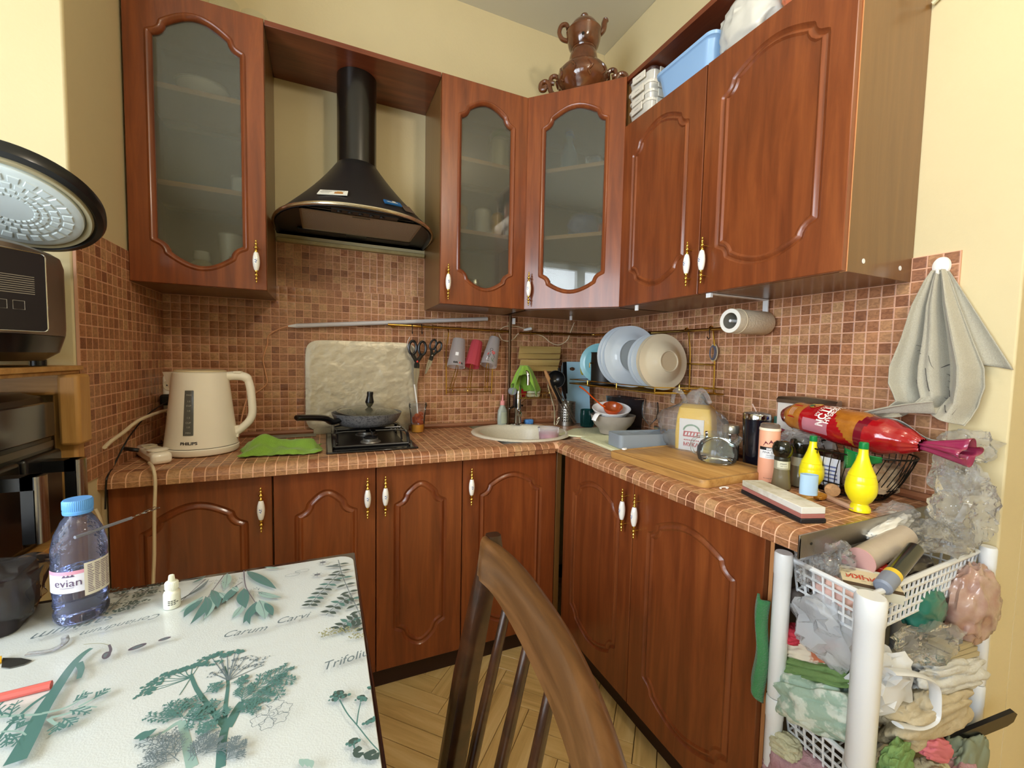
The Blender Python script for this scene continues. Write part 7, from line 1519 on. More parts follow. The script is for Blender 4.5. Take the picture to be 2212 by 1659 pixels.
# paired-leaf plant along the right border
for pts in ([(-1.3670,-1.0210),(-1.3600,-1.1050),(-1.3470,-1.1910),(-1.3370,-1.2550),(-1.3340,-1.2980)], [(-1.3640,-1.0780),(-1.3870,-1.1210),(-1.4080,-1.1620),(-1.4200,-1.1890)], [(-1.3460,-1.1800),(-1.3700,-1.1960),(-1.3920,-1.2270)], [(-1.3370,-1.2550),(-1.3590,-1.2620),(-1.3760,-1.2780)]): 
    q = sp2(pts, 6); ribbon(q, .0018, .0012, M_t3)
    for i in range(2, len(q) - 1, 2):
        d = V(q[i]) - V(q[i - 1]); d.normalize(); nn = V((-d.y, d.x)); L_2 = .020 * (1 - .3 * i / len(q))
        for s in (1, -1): leaf(q[i], tuple(V(q[i]) + nn * s * L_2 + d * .004), .0075, M_t4 if i % 3 else M_t1, None, .05 * s)
for c in [(-1.3920,-1.2820),(-1.3820,-1.2820),(-1.3720,-1.2790),(-1.3620,-1.2800),(-1.3520,-1.2870),(-1.3490,-1.3030),(-1.3410,-1.3060),(-1.3920,-1.2730)]: clump(c, .010, 14, M_t5, .0016)
leaf(*[(-1.3940,-1.0450),(-1.3580,-1.0600)], .008, M_t3)
# little bugs and flowers
for c, r in zip([(-1.4540,-1.0570),(-1.4370,-1.0460),(-1.4450,-1.0460)], (.011, .011, .004)): ribbon([(c[0] + r * 1.2 * cos(a), c[1] + r * .55 * sin(a)) for a in [2 * pi * i / 14 for i in range(15)]], .0008, None, M_t3)
for c in [(-1.4080,-1.0740),(-1.3980,-1.0220)]:
    disc(c, .006, M_t6, 10, .7)
    for i in range(8): a = i * pi / 4; ribbon([c, (c[0] + .012 * cos(a), c[1] + .010 * sin(a))], .0012, .0007, M_t3)
rc = [(-1.4540,-1.4220)][0]
for i in range(6):
    a = i * pi / 3 + .3; c = (rc[0] + .014 * cos(a), rc[1] + .014 * sin(a)); ribbon([(c[0] + .0085 * (1 + .2 * sin(5 * q)) * cos(q), c[1] + .0085 * (1 + .2 * sin(5 * q)) * sin(q)) for q in [2 * pi * j / 18 for j in range(19)]], .0007, None, M_t3)
ribbon([(rc[0] + .003 * cos(q), rc[1] + .003 * sin(q)) for q in [2 * pi * j / 10 for j in range(11)]], .0007, None, M_t3)
# clover plant, lower right
for pts in ([(-1.3760,-1.4300),(-1.3680,-1.4560),(-1.3570,-1.4810),(-1.3440,-1.5110),(-1.3310,-1.5360)], [(-1.3580,-1.4780),(-1.3550,-1.4610),(-1.3510,-1.4450)], [(-1.3630,-1.5050),(-1.3600,-1.5170),(-1.3460,-1.5280),(-1.3390,-1.5340)]): ribbon(sp2(pts), .0017, .0012, M_t1)
for c, r in zip([(-1.3770,-1.4190),(-1.3710,-1.4260),(-1.3810,-1.4270),(-1.3500,-1.4370),(-1.3460,-1.4420),(-1.3410,-1.4790),(-1.3450,-1.4800),(-1.3630,-1.5010),(-1.3370,-1.4250),(-1.3320,-1.4260)], (.0075, .005, .005, .0055, .004, .005, .004, .0065, .004, .005)): disc(c, r, M_t4, 8, .8); clump(c, r * 1.2, 6, M_t1, .0022)
for pr in ([(-1.3590,-1.5170),(-1.3580,-1.5090)], [(-1.3590,-1.5170),(-1.3650,-1.5160)], [(-1.3590,-1.5180),(-1.3580,-1.5250)], [(-1.3450,-1.5260),(-1.3420,-1.5200)], [(-1.3450,-1.5260),(-1.3540,-1.5220)], [(-1.3460,-1.5270),(-1.3470,-1.5330)], [(-1.3440,-1.5270),(-1.3390,-1.5340)]): leaf(pr[0], pr[1], .010, M_t4, None)
# left plant
for pts, w0, w1 in (([(-1.7000,-1.3880),(-1.7060,-1.3490),(-1.7130,-1.3120),(-1.7170,-1.2740),(-1.7210,-1.2240),(-1.7190,-1.1980),(-1.7140,-1.1870)], .018, .006), ([(-1.7160,-1.2190),(-1.7060,-1.2370),(-1.7000,-1.2580)], .009, .005), ([(-1.7180,-1.2720),(-1.7300,-1.2910),(-1.7360,-1.3230),(-1.7340,-1.3510)], .005, .003), ([(-1.7120,-1.3150),(-1.6920,-1.3150),(-1.6810,-1.3060),(-1.6830,-1.2870)], .004, .002), ([(-1.6990,-1.3270),(-1.6840,-1.3270),(-1.6670,-1.3230),(-1.6550,-1.3280)], .004, .002), ([(-1.6760,-1.3190),(-1.6630,-1.3080),(-1.6510,-1.3010)], .004, .0015), ([(-1.7000,-1.3280),(-1.6840,-1.3440),(-1.6740,-1.3440),(-1.6700,-1.3410)], .004, .002), ([(-1.7550,-1.3020),(-1.7360,-1.3080),(-1.7190,-1.3140),(-1.7100,-1.3160)], .004, .003), ([(-1.7390,-1.3310),(-1.7210,-1.3380),(-1.7100,-1.3480)], .003, .0015)): ribbon(sp2(pts), w0, w1, M_t1 if w0 > .0045 else M_t2)
for pr in ([(-1.6860,-1.3070),(-1.6750,-1.2940)], [(-1.6830,-1.3220),(-1.6580,-1.3370)], [(-1.6650,-1.3100),(-1.6560,-1.2950)], [(-1.6850,-1.3390),(-1.6820,-1.3550)], [(-1.6840,-1.3340),(-1.6680,-1.3510)], [(-1.7440,-1.3070),(-1.7500,-1.2770)], [(-1.7530,-1.3010),(-1.7700,-1.2720)], [(-1.7260,-1.3340),(-1.7210,-1.3240)], [(-1.7290,-1.3380),(-1.7090,-1.3620)], [(-1.7320,-1.3380),(-1.7210,-1.3590)], [(-1.7240,-1.3180),(-1.7410,-1.3130)]): frond(pr[0], pr[1], 3, .012, .0016, M_t1, 40, False)
# seeds
for c, e in zip([(-1.6870,-1.2150),(-1.6530,-1.2090),(-1.6220,-1.2020)], ((.010, 1.9), (.011, .4), (.008, .2))): disc(c, e[0], M_t6, 12, .5, e[1]); disc(c, e[0] * .6, M_t3, 10, .5, e[1])
ribbon(sp2([(-1.6940,-1.1870),(-1.6860,-1.2040),(-1.6840,-1.2210)]), .003, .004, M_t6); ribbon(sp2([(-1.7290,-1.1720),(-1.7070,-1.1790),(-1.6940,-1.1880)]), .0012, .0008, M_t5)
# dark foliage behind the bottle
for c in [(-1.7450,-1.0150),(-1.7330,-1.0080),(-1.7090,-1.0360),(-1.7070,-1.0180),(-1.6970,-1.0100),(-1.6910,-1.0060),(-1.7260,-1.0570),(-1.7100,-1.0640),(-1.6970,-1.0660),(-1.7240,-1.0820),(-1.7090,-1.0800),(-1.7610,-0.9970),(-1.6950,-1.0350),(-1.6800,-1.0350)]: clump(c, .013, 16, M_t4, .0022)
for pr in ([(-1.7340,-1.0770),(-1.7260,-0.9990)], [(-1.7560,-1.0110),(-1.6800,-1.0170)], [(-1.6510,-1.0090),(-1.6120,-1.0010)], [(-1.6320,-1.0840),(-1.6050,-1.0470)]): ribbon(pr, .003, .0015, M_t3)
for c in [(-1.4190,-1.5020),(-1.4140,-1.5040),(-1.4100,-1.5070)]: leaf(c, (c[0] + .004, c[1] - .012), .006, M_t2, None)
def script(txt, pr, size, m=M_t3, up=1):
    a, b = V(pr[0]), V(pr[1]); d = (b - a).normalized(); n = V((-d.y, d.x)) * up; L_2 = (b - a).length
    q = B().use(m); text_into(q, txt, 1, lambda x, y: (x, y, 0), shear=.42, align='LEFT'); xs = [v[0] for v in q.v]; w = max(xs) - min(xs); x0 = min(xs); s = L_2 / w
    PR.use(m); zoff[0] += 3; PR.add([P3(a + d * ((x - x0) * s) + n * (y * s * size)) for x, y, z in q.v], q.f, False)
script('Carum', [(-1.5390,-1.2270),(-1.4790,-1.2310)], 1.0); script('Carvi', [(-1.4660,-1.2190),(-1.4150,-1.2180)], 1.0); script('Trifoliu', [(-1.3930,-1.3610),(-1.3320,-1.3520)], 1.1)
script('Coriandrum', [(-1.6500,-1.1260),(-1.7460,-1.1410)], 1.0, M_t3); script('sativum', [(-1.7150,-1.1040),(-1.8100,-1.1240)], 1.0, M_t3)
po = PR.build('printed_pattern', parent=tc); po['kind'] = 'stuff'
# ---------------------------------------------------------------- things on the table
ZC_ = ZTB + .0030
t = thing('water_bottle', 'small plastic water bottle with light blue cap and evian label on the table', 'bottle', (-1.772, -1.068, ZC_)); 
M_bot = film('bottle_film', 'dfe4f6', .12, .5, .05, white='b4bfe6', bump=.3, bscale=60)
prof = [(.024, .0005), (.031, .003), (.0345, .010), (.0350, .018), (.0325, .026), (.0350, .034), (.0335, .044), (.0348, .052), (.0350, .10), (.0335, .108), (.0350, .114), (.0345, .128), (.0300, .150), (.0215, .170), (.0150, .180), (.0145, .188)]
k = B().use(M_bot).lathe(prof, n=48, cap=False); k.build('bottle_wall', parent=t, sharp=70)
k = B().use(mat('water_blue', 'e3e8fb', rough=.02, trans=1, ior=1.2)).lathe([(.023, .002), (.030, .004), (.0333, .011), (.0338, .018), (.0313, .026), (.0338, .034), (.0323, .044), (.0336, .052), (.0338, .085), (.001, .085)], n=48); k.build('water', parent=t, sharp=70)
k = B().use(mat('cap_lightblue', '5e9ee4', rough=.35)); rs = []
for r, z in ((.0185, .182), (.0190, .184), (.0190, .187), (.0182, .188), (.0188, .190), (.0188, .203), (.0175, .2055), (.001, .2055)): rs.append([((r + (.0004 if .19 <= z < .204 else 0) * cos(48 * a)) * cos(a), (r + (.0004 if .19 <= z < .204 else 0) * cos(48 * a)) * sin(a), z) for a in [2 * pi * i / 96 for i in range(96)]])
k.rings(rs); k.build('cap', parent=t)
az = math.atan2(-1.9966 + 1.068, -1.390 + 1.772); k = B(); fb_ = lambda x, z, o=.0006: ((.0352 + o) * cos(az + x / .0352), (.0352 + o) * sin(az + x / .0352), z)
def bband(x0, x1, z0, z1, m_, o, n=16): k.use(m_).add([fb_(x0 + (x1 - x0) * i / n, z, o) for z in (z0, z1) for i in range(n + 1)], [(i, i + 1, n + 2 + i, n + 1 + i) for i in range(n)])
M_lw = mat('label_white', 'dfe0ee', rough=.3); M_lp = mat('label_rose', 'd99ab2', rough=.3); M_lc = mat('label_cream', 'd8d3c4', rough=.4); M_lt = mat('label_text', '5c4a66', rough=.4)
bband(-.050, .006, .060, .096, M_lw, .0004); bband(-.050, .006, .090, .096, M_lp, .0006); k2 = k; k = B(); bband(.004, .045, .050, .105, M_lc, .0007)
for i in range(16):
    z = .055 + .003 * i; 
    for x in range(4): bband(.008 + .0088 * x, .008 + .0088 * x + rnd.uniform(.005, .0082), z, z + .0011, M_lt, .0010, 3)
k.build('back_label', parent=t); k = k2; k.use(M_lt); text_into(k, 'evian', .0175, lambda x, y: fb_(-.016 + x, .0765 + y, .0010)); 
for x in (-.020, -.015, -.010): k.add([fb_(x + dx, .0865 + dz, .0011) for dx, dz in ((-.0028, 0), (.0032, 0), (.0002, .0042))], [(0, 1, 2)])
bband(-.026, -.008, .0685, .0692, M_lt, .001, 4)
k.build('label', parent=t)
t = thing('eye_drops', 'small white eye drop bottle standing on the tablecloth', 'bottle', (-1.643, -1.088, ZC_)); M_ed = mat('dropper_white', 'e6e8d8', rough=.35, coat=.2)
k = B().use(M_ed).lathe([(.0115, .0005), (.0125, .002), (.0125, .026), (.0115, .029), (.0090, .031), (.0090, .034)], n=32); k.build('bottle_body', parent=t)
k = B().use(M_ed); rs = []
for r, z in ((.0098, .0345), (.0098, .045), (.0085, .047), (.0050, .048), (.0038, .058), (.0022, .059), (.0001, .059)): rs.append([((r + .0003 * cos(36 * a)) * cos(a), (r + .0003 * cos(36 * a)) * sin(a), z) for a in [2 * pi * i / 72 for i in range(72)]])
k.rings(rs); k.build('cap', parent=t)
az2 = math.atan2(-1.9966 + 1.088, -1.390 + 1.643); fe = cyf(.0125, az2); k = B().use(M_ink)
text_into(k, 'ОПТИВ', .0045, lambda x, y: fe(x + .002, .012 + y, .0004), bold=.0002) if False else None
for i in range(3):
    for j in range(3 + i % 2): k.add([fe(-.006 + .004 * j + a, .009 + .0032 * i + b, .0004) for a, b in ((0, 0), (.003, 0), (.003, .0014), (0, .0014))], [(0, 1, 2, 3)])
k.build('label', parent=t)
# clear stick leaning on the bottle
a, b = V((-1.758,-1.091,0.872)), V((-1.677,-1.02,0.914))
a = V((-1.762, -1.105, .905)); b = V((-1.688,-0.98,0.902)); t = thing('steel_stick', 'thin clear stick with twisted steel tip poking out beside the water bottle', 'stick', (0, 0, 0)); M_ = a.lerp(b, .62)
B().use(mat('stick_clear', '8e92a0', rough=.15, trans=.3, coat=.4)).tube([tuple(a), tuple(M_)], .0028, 8).build('shaft', parent=t)
k = B().use(M_chrome); k.tube([tuple(M_ + V((0, 0, .0007)) + (b - M_) * u + V((.0008 * sin(u * 30), 0, .0008 * cos(u * 30)))) for u in [i / 40 for i in range(41)]], .0014, 6); k.tube([tuple(M_ + (b - M_) * .25 + V((0, 0, .0025))), tuple(M_ + (b - M_) * .8 + V((0, 0, .006))), tuple(b)], .0006, 5); k.build('tip', parent=t)
# dark box wrapped in cling film
t = thing('wrapped_cake', 'dark brown cake in crinkled cling film at the left table edge', 'cake', (-1.925, -1.050, ZC_), RAD(8))
k = B().use(mat('cake_dark', '1d1214', rough=.4)); k.rings([[(x * s, y * s, z) for x, y in rrect(.155, .11, .02, 5)] for s, z in ((.96, .002), (1.0, .02), (1.0, .075), (.97, .088))]); k.build('cake_body', parent=t)
crinkle((0, 0, .052), (.088, .066, .052), 77, .16, .55, 30, 18, None, .035).build('film', film('cling_film', 'eeeef2', .05, .42, .08), t)
# red crayon, plastic fork, knife
a, b = (-1.781,-1.259,0.758), (-1.729,-1.255,0.758); tag(B().use(mat('crayon_red', 'd2625a', rough=.4)).tube([a, b], .0055, 8).build('red_crayon'), 'salmon red crayon lying on the cloth at the left edge', 'crayon')
t = thing('plastic_knife', 'clear plastic knife lying on the tablecloth before the cake', 'knife', (0, 0, 0)); k = B().use(film('knife_clear', 'f0f2f6', .25, .5, .1)); k.tube(spline([(-1.797,-1.16,0.756), (-1.773,-1.166,0.757), (-1.762,-1.158,0.757), (-1.761,-1.146,0.757), (-1.767,-1.133,0.758)], 5), .0045, 8, flat=.4); k.build('blade', parent=t)
t = thing('table_knife', 'knife with yellow handle and dark blade reaching in from the left edge', 'knife', (0, 0, 0))
p = [(-1.836,-1.168,0.756), (-1.823,-1.162,0.756)]; B().use(mat('handle_yellow', 'd9a520', rough=.35)).tube([p[0], p[1]], .007, 10, flat=.7).build('grip', parent=t)
q = [(-1.814,-1.181,0.756)[:2], (-1.803,-1.187,0.756)[:2], (-1.789,-1.185,0.756)[:2], (-1.784,-1.178,0.756)[:2], (-1.801,-1.166,0.756)[:2], (-1.825,-1.156,0.756)[:2]]
B().use(mat('blade_dark', '6b6b66', rough=.2, metal=.8)).prism([tuple(x) for x in q], .0012, Matrix.Translation((0, 0, ZC_ + .0008))).build('blade', parent=t)
# ---------------------------------------------------------------- chair
t = thing('dining_chair', 'dark wooden chair with curved top rail and slim spindles in the foreground', 'chair', (-1.141, -1.60, 0))
M_ch = wood('chair_wood', '1a0e07', '301a0d', '472a16', axis='Y', rough=.28, coat=.4, contrast=.7, bump=.05); M_chr = wood('chair_rail_wood', '2a180b', '563719', '7d5530', axis='Y', rough=.38, coat=.3, contrast=.6, bump=.08)
O = V((1.15, 1.60, 0))
rail_pts = [(-1.158, -1.372), (-1.146, -1.420), (-1.143, -1.470), (-1.145, -1.520), (-1.151, -1.580), (-1.160, -1.640), (-1.176, -1.705), (-1.200, -1.772), (-1.232, -1.832)]
rp = spline([(x, y, 0) for x, y in rail_pts], 6); rs = []; k = B().use(M_chr)
for i, (x, y, _) in enumerate(rp):
    a = V(rp[max(0, i - 1)]); b = V(rp[min(len(rp) - 1, i + 1)]); d = (b - a).normalized(); n = V((-d.y, d.x, 0)); n = n if n.x > 0 else -n
    u = i / (len(rp) - 1); top = .922; h = .060 + .014 * sin(pi * u) ; th = .022 if u > .04 else .017; sec = []
    for q, zz in ((-1, -h), (-1.05, -h * .5), (-.95, -.008), (-.6, -.001), (.1, .0), (.75, -.006), (1, -.018), (.9, -h * .6), (.5, -h), ): sec.append(tuple(V((x, y, 0)) + O + n * (q * th / 2 - th / 2 + (.10 * zz)) + V((0, 0, top + zz))))
    rs.append(sec)
k.rings(rs); k.build('top_rail', parent=t, sharp=60)
def post(yt, xt, yb):
    k = B().use(M_ch); ss = []
    for z, x, y, w, dp in ((.9225, xt + .000, yt, .020, .022), (.905, xt - .002, yt, .032, .030), (.7, xt - .045, (yt + yb) / 2, .040, .036), (.45, xt - .085, yb, .042, .040), (.22, xt - .065, yb, .030, .034), (.001, xt - .02, yb, .024, .026)):
        ss.append([(x + O.x + p * dp / 2, y + O.y + q * w / 2, z) for p, q in rrect(2, 2, .5, 2)])
    k.rings(ss); k.build('rear_leg', parent=t)
post(-1.375, -1.152, -1.385); post(-1.836, -1.232, -1.80)
for ya, yb_, (xa, xb) in ((-1.455, -1.452, (-1.148, -1.245)), (-1.535, -1.525, (-1.152, -1.245)), (-1.615, -1.600, (-1.165, -1.248)), (-1.695, -1.675, (-1.182, -1.252)), (-1.765, -1.745, (-1.205, -1.258))):
    B().use(M_ch).tube([(xa + O.x - .006, ya + O.y, .876), ((xa + xb) / 2 + O.x - .006, (ya + yb_) / 2 + O.y, .66), (xb + O.x, yb_ + O.y, .455)], .0078, 12, rr=[.0066, .0085, .0072]).build('spindle', parent=t)
B().use(M_ch).rings([[(x * s - 1.44 + O.x, y * s - 1.595 + O.y, z) for x, y in rrect(.40, .42, .05, 5)] for s, z in ((.97, .425), (1, .43), (1, .45), (.97, .458))]).build('seat', parent=t)
for y in (-1.42, -1.77): B().use(M_ch).tube([(-1.60 + O.x, y + O.y, .0005), (-1.60 + O.x, y + O.y, .4245)], .017, 10).build('front_leg', parent=t)

# ---------------------------------------------------------------- white plastic trolley at the right
M_wp = mat('trolley_white', 'dde0e2', rough=.35, coat=.15)
t = thing('plastic_trolley', 'white three-tier plastic basket trolley at the right end of the worktop', 'trolley', (0, 0, 0))
C4 = {'fl': (-.500, -1.432), 'fr': (-.522, -1.600), 'bl': (-.045, -1.432), 'br': (-.030, -1.585)}
def tq(u, v):  # u 0 front .. 1 back (towards wall), v 0 left .. 1 right
    a = V(C4['fl']).lerp(V(C4['bl']), u); b = V(C4['fr']).lerp(V(C4['br']), u); return a.lerp(b, v)
for nm, r in (('fl', .0165), ('fr', .0215), ('bl', .015), ('br', .014)):
    x, y = C4[nm]
    if nm == 'bl': y -= .012
    for z0, z1 in ((.012, .178), (.180, .488), (.490, .808)):
        k = B().use(M_wp); k.lathe([(r * .93, z0), (r, z0 + .004), (r, z1 - .05), (r * 1.06, z1 - .046), (r * 1.06, z1 - .004), (r * .95, z1)], (x, y, 0), 28); k.build('post_section', parent=t)
    B().use(M_blackm).cyl((x, y, .0005), .012, .011, 14).build('foot', parent=t)
for zr_ in (.792, .478, .165):
    H = .080; u0, u1, v0, v1 = .035, .97, .08, .92
    def bp(u, v, z): s = 1 - .10 * (1 - z / H); uu = .5 + (u - .5) * (1 - .05 * (1 - z / H)); vv = .5 + (v - .5) * s; p = tq(uu, vv); return (p.x, p.y, zr_ - H + z)
    def loop(z, n=14):
        pts = []
        for i in range(n): pts.append((u0 + (u1 - u0) * i / n, v0))
        for i in range(5): pts.append((u1, v0 + (v1 - v0) * i / 5))
        for i in range(n): pts.append((u1 - (u1 - u0) * i / n, v1))
        for i in range(5): pts.append((u0, v1 - (v1 - v0) * i / 5))
        return [bp(u, v, z) for u, v in pts]
    b = B().use(M_wp).tube(loop(H + .002), .0055, 8, True).build('basket_rim', parent=t)
    k = B().use(M_wp)
    for z in (.002, .021, .041, .061): k.tube(loop(z), .0026, 5, True)
    def vert(u, v): k.tube([bp(u, v, 0), bp(u, v, H)], .0024, 5)
    for i in range(8): vert(u0, v0 + (v1 - v0) * i / 7); vert(u1, v0 + (v1 - v0) * i / 7)
    for i in range(25): vert(u0 + (u1 - u0) * i / 24, v0); vert(u0 + (u1 - u0) * i / 24, v1)
    o = k.build('lattice', parent=b); o['kind'] = 'stuff'
    k = B().use(M_wp)
    for i in range(16): u = u0 + .01 + (u1 - u0 - .02) * i / 15; k.tube([bp(u, v0, .002), bp(u, v1, .002)], .0018, 5)
    for i in range(6): v = v0 + .01 + (v1 - v0 - .02) * i / 5; k.tube([bp(u0, v, .0), bp(u1, v, .0)], .0018, 5)
    o = k.build('floor_grid', parent=b); o['kind'] = 'stuff'
# --- top basket contents
Z1 = .792 - .080 + .006
a, b = V((-.405, -1.525, .815)), V((-.235, -1.520, .838)); t = thing('bag_roll', 'roll of beige rubbish bags lying across the top trolley basket', 'roll', (0, 0, 0))
k = B().use(mat('roll_beige', 'b3a593', rough=.4, coat=.3, bump=.15, bscale=60)); d = b - a; k.tube([tuple(a), tuple(a + d * .01), tuple(b - d * .01), tuple(b)], .026, 28, rr=[.023, .025, .0245, .022]); k.build('roll_body', parent=t)
k = B().use(mat('roll_edge', 'cf9f98', rough=.4)); k.tube([tuple(a - d * .006), tuple(a + d * .004)], .0262, 28); k.build('roll_end', parent=t)
bag('plastic_bag', 'clear bag corner crumpled at the left end of the beige roll', (-.448, -1.500, .822), (.036, .028, .026), 41, .28)
bag('plastic_bag', 'clear bag hanging at the front left corner of the top basket', (-.470, -1.470, .788), (.034, .026, .030), 42, .28)
bag('plastic_bag', 'large puffed clear bag standing at the back of the top basket', (-.105, -1.560, .905), (.062, .050, .075), 43, .20, n=64, kk=40)
bag('plastic_bag', 'clear bag with white strip lying right of the beige roll', (-.155, -1.555, .838), (.070, .038, .034), 44, .25)
bag('plastic_bag', 'grey crinkled clear bag in the middle of the top basket', (-.190, -1.490, .856), (.060, .036, .028), 45, .25)
bag('plastic_bag', 'glassy clear bag against the wall above the trolley', (-.060, -1.530, .958), (.040, .036, .050), 46, .22)
bag('white_napkin', 'white paper napkins fanned out behind the beige roll', (-.245, -1.490, .852), (.075, .024, .013), 47, .25, .7, mat('napkin_white', 'd9d6cc', rough=.7), rot=(0, -.15, 0), cat='napkin')
k = B().use(mat('strip_white', 'e2e3e0', rough=.4)); tag(k.box((-.045, -.006, 0), (.045, .006, .001)).build('bag_strip', loc=(-.135, -1.575, .895), rot=(0, .7, .5)), 'stiff white strip on the clear bags at the back of the trolley', 'strip')
t = thing('match_box', 'large matchbox with red lettering lying in the trolley basket', 'box', (-.428, -1.552, .786), RAD(-62)); t.rotation_euler = (RAD(12), RAD(0), RAD(-52))
B().use(mat('box_side', 'c9c7b6', rough=.6)).box((-.045, -.030, -.010), (.045, .030, .0095)).build('sleeve', parent=t)
k = B().use(mat('birch_print', 'cbbd9a', rough=.6)).box((-.0448, -.022, .0096), (.0448, .022, .0100)); k.use(mat('bark_brown', '4b3a28', rough=.6)).box((-.0448, -.0298, .0096), (.0448, -.020, .0101)); k.use(mat('print_vermilion', 'b8442c', rough=.5)); text_into(k, 'СПИЧКИ', .017, lambda x, y: (-x * 1.02, .0 - y, .0106), bold=.0006); k.use(mat('bark_mark', '7d6f58', rough=.6))
for i in range(14): x, y = rnd.uniform(-.04, .04), rnd.uniform(-.018, .018); k.box((x, y, .0100), (x + rnd.uniform(.003, .009), y + .0008, .0102))
k.build('print', parent=t)
tag(B().use(mat('red_case', 'b3261c', rough=.35, coat=.3)).box((-.042, -.014, 0), (.042, .014, .012)).build('red_box', bev=.002, loc=(-.372, -1.520, .793), rot=(.1, .06, RAD(-58))), 'flat red box beside the matchbox under the beige roll', 'box')
t = thing('marker_tube', 'dark green tube with grey cap and yellow band in the trolley basket', 'tube', (0, 0, 0)); a, b = V((-.455, -1.585, .800)), V((-.300, -1.565, .838))
d = (b - a); B().use(mat('tube_dark', '1a211b', rough=.2, coat=.5)).tube([tuple(a + d * .32), tuple(b)], .0145, 20).build('barrel', parent=t); B().use(mat('cap_grey', '7c8494', rough=.4)).tube([tuple(a), tuple(a + d * .02), tuple(a + d * .24)], .0155, 20, rr=[.011, .015, .0155]).build('cap', parent=t); B().use(mat('band_yellow', 'd8b93a', rough=.4)).tube([tuple(a + d * .245), tuple(a + d * .32)], .0150, 20).build('band', parent=t)
for i, (x, y, r_) in enumerate(((-.430, -1.470, .016), (-.400, -1.500, .017), (-.445, -1.520, .016), (-.385, -1.545, .016), (-.350, -1.500, .016))):
    tag(B().blob((0, 0, 0), (r_, r_ * .8, r_), i, .08, n=16, k=10).build('walnut', mat('nut_brown', 'a8703f', rough=.6, bump=.6, bscale=90), loc=(x, y, Z1 + .018)), ('walnut nearest the left trolley post behind the lattice', 'walnut left of the middle of the front lattice', 'walnut close behind the middle of the front lattice', 'walnut near the right trolley post behind the lattice', 'walnut farthest back in the top trolley basket')[i], 'nut', 'walnuts in the top trolley basket')
bag('tool_bundle', 'dark bundle of small tools in the middle of the trolley basket', (-.275, -1.545, .778), (.075, .030, .030), 48, .2, .8, mat('bundle_dark', '1e1614', rough=.35, coat=.3), cat='bundle')
bag('paper_packet', 'pinkish paper packet low in the top trolley basket', (-.465, -1.515, Z1 + .040), (.020, .038, .026), 49, .15, .7, mat('packet_pink', 'c9a49a', rough=.6), cat='packet')
# green cloth hung on the left post
def gt(u, v): return (-.505 - .012 * sin(u * 4) - .020 * u, -1.412 + .020 * u + .004 * sin(v * 8), .70 - .235 * v * (1 - .12 * u) - .01 * (1 - u))
k = B().use(mat('towel_green', '357a48', rough=.95, bump=.5, bscale=220, sheen=.3)); k.grid(gt, 12, 24); tag(k.build('green_towel', solid=.005), 'green terry cloth hanging between cabinet and trolley post', 'cloth')
# --- second basket contents, bulging up
Z2 = .478
def lump(name, label, c, r, seed, m, amp=.22, e=.85, rot=None, cat='cloth'):
    """bundled fabric: squarish body with long folds and creases running through it"""
    Rm = Euler(rot).to_matrix() if rot else None; R = random.Random(seed); fa = R.uniform(0, pi); n, kk = 90, 60; rs = []
    fx, fy = cos(fa) * .5, sin(fa)
    def pw(x): return math.copysign(abs(x) ** (e * .8), x)
    for i in range(kk + 1):
        th = pi * i / kk; ring = []
        for j in range(n):
            ph = 2 * pi * j / n; d = V((pw(sin(th)) * pw(cos(ph)), pw(sin(th)) * pw(sin(ph)), -pw(cos(th)))); w = d * 1.3 + V((seed * 2.3, seed * 1.1, 4))
            t_ = (d.z * 1.6 + d.x * fx + d.y * fy * .6) * 3.2 + 2.2 * noise.noise(w); crease = 1 - abs(sin(t_))
            nz = 1 + amp * (1.0 * noise.noise(w * 1.1) + .35 * noise.noise(w * 2.9)) - amp * .75 * crease ** 2.2 - amp * .25 * max(0, 1 - 9 * abs(noise.noise(w * 2.2)))
            d = d * nz; p = V((d.x * r[0], d.y * r[1], d.z * r[2])); p = Rm @ p if Rm else p; ring.append(tuple(p))
        rs.append(ring)
    return tag(B().use(m).rings(rs).build(name, loc=c, sharp=180), label, cat)
M_c1 = mat('cloth_floral', 'cfd8cb', rough=.9, col2='9fb8a6', vscale=26, ramp=(.48, .56), bump=.2, bscale=150); M_c2 = mat('cloth_lime', '6c8a52', rough=.9, bump=.3, bscale=150); M_c3 = mat('cloth_rust', 'd8cdb8', rough=.9, col2='b46a4a', vscale=18, ramp=(.40, .46)); M_c4 = mat('cloth_beige', 'b9ac90', rough=.9, bump=.2, bscale=200, var=.08, vscale=60); M_c5 = mat('cloth_pinkgrey', '9c7078', rough=.95, bump=.5, bscale=120, col2='b9989c', vscale=40); M_c6 = mat('cloth_cream', 'c2bfa0', rough=.95, bump=.4, bscale=160); M_c7 = mat('cloth_whiteplaid', 'c9c9c4', rough=.85, bump=.3, bscale=120); M_c8 = mat('cloth_red', 'b02c3c', rough=.85)
lump('folded_cloth', 'pale green floral cloth bulging over the front of the second basket', (-.487, -1.512, Z2 + .052), (.040, .088, .050), 51, M_c1, .20, .8, (RAD(-22), 0, 0))
lump('folded_cloth', 'lime green cloth strip between the floral cloths', (-.462, -1.495, Z2 + .105), (.042, .085, .020), 52, M_c2, .2, .8, (RAD(-26), 0, 0))
lump('folded_cloth', 'cream cloth with rusty pattern on top of the green strip', (-.445, -1.485, Z2 + .132), (.045, .082, .026), 53, M_c3, .2, .8, (RAD(-22), 0, 0))
lump('folded_cloth', 'red patterned cloth corner at the left post', (-.470, -1.446, Z2 + .150), (.026, .024, .018), 54, M_c8, .2, .9)
bag('plastic_bag', 'milky bubble bag bulging below the top basket', (-.478, -1.508, Z2 + .205), (.036, .058, .058), 55, .16, .85, film('bag_milky', 'eef2f6', .5, .35, .15, white='f6faff', bump=.8, bscale=40))
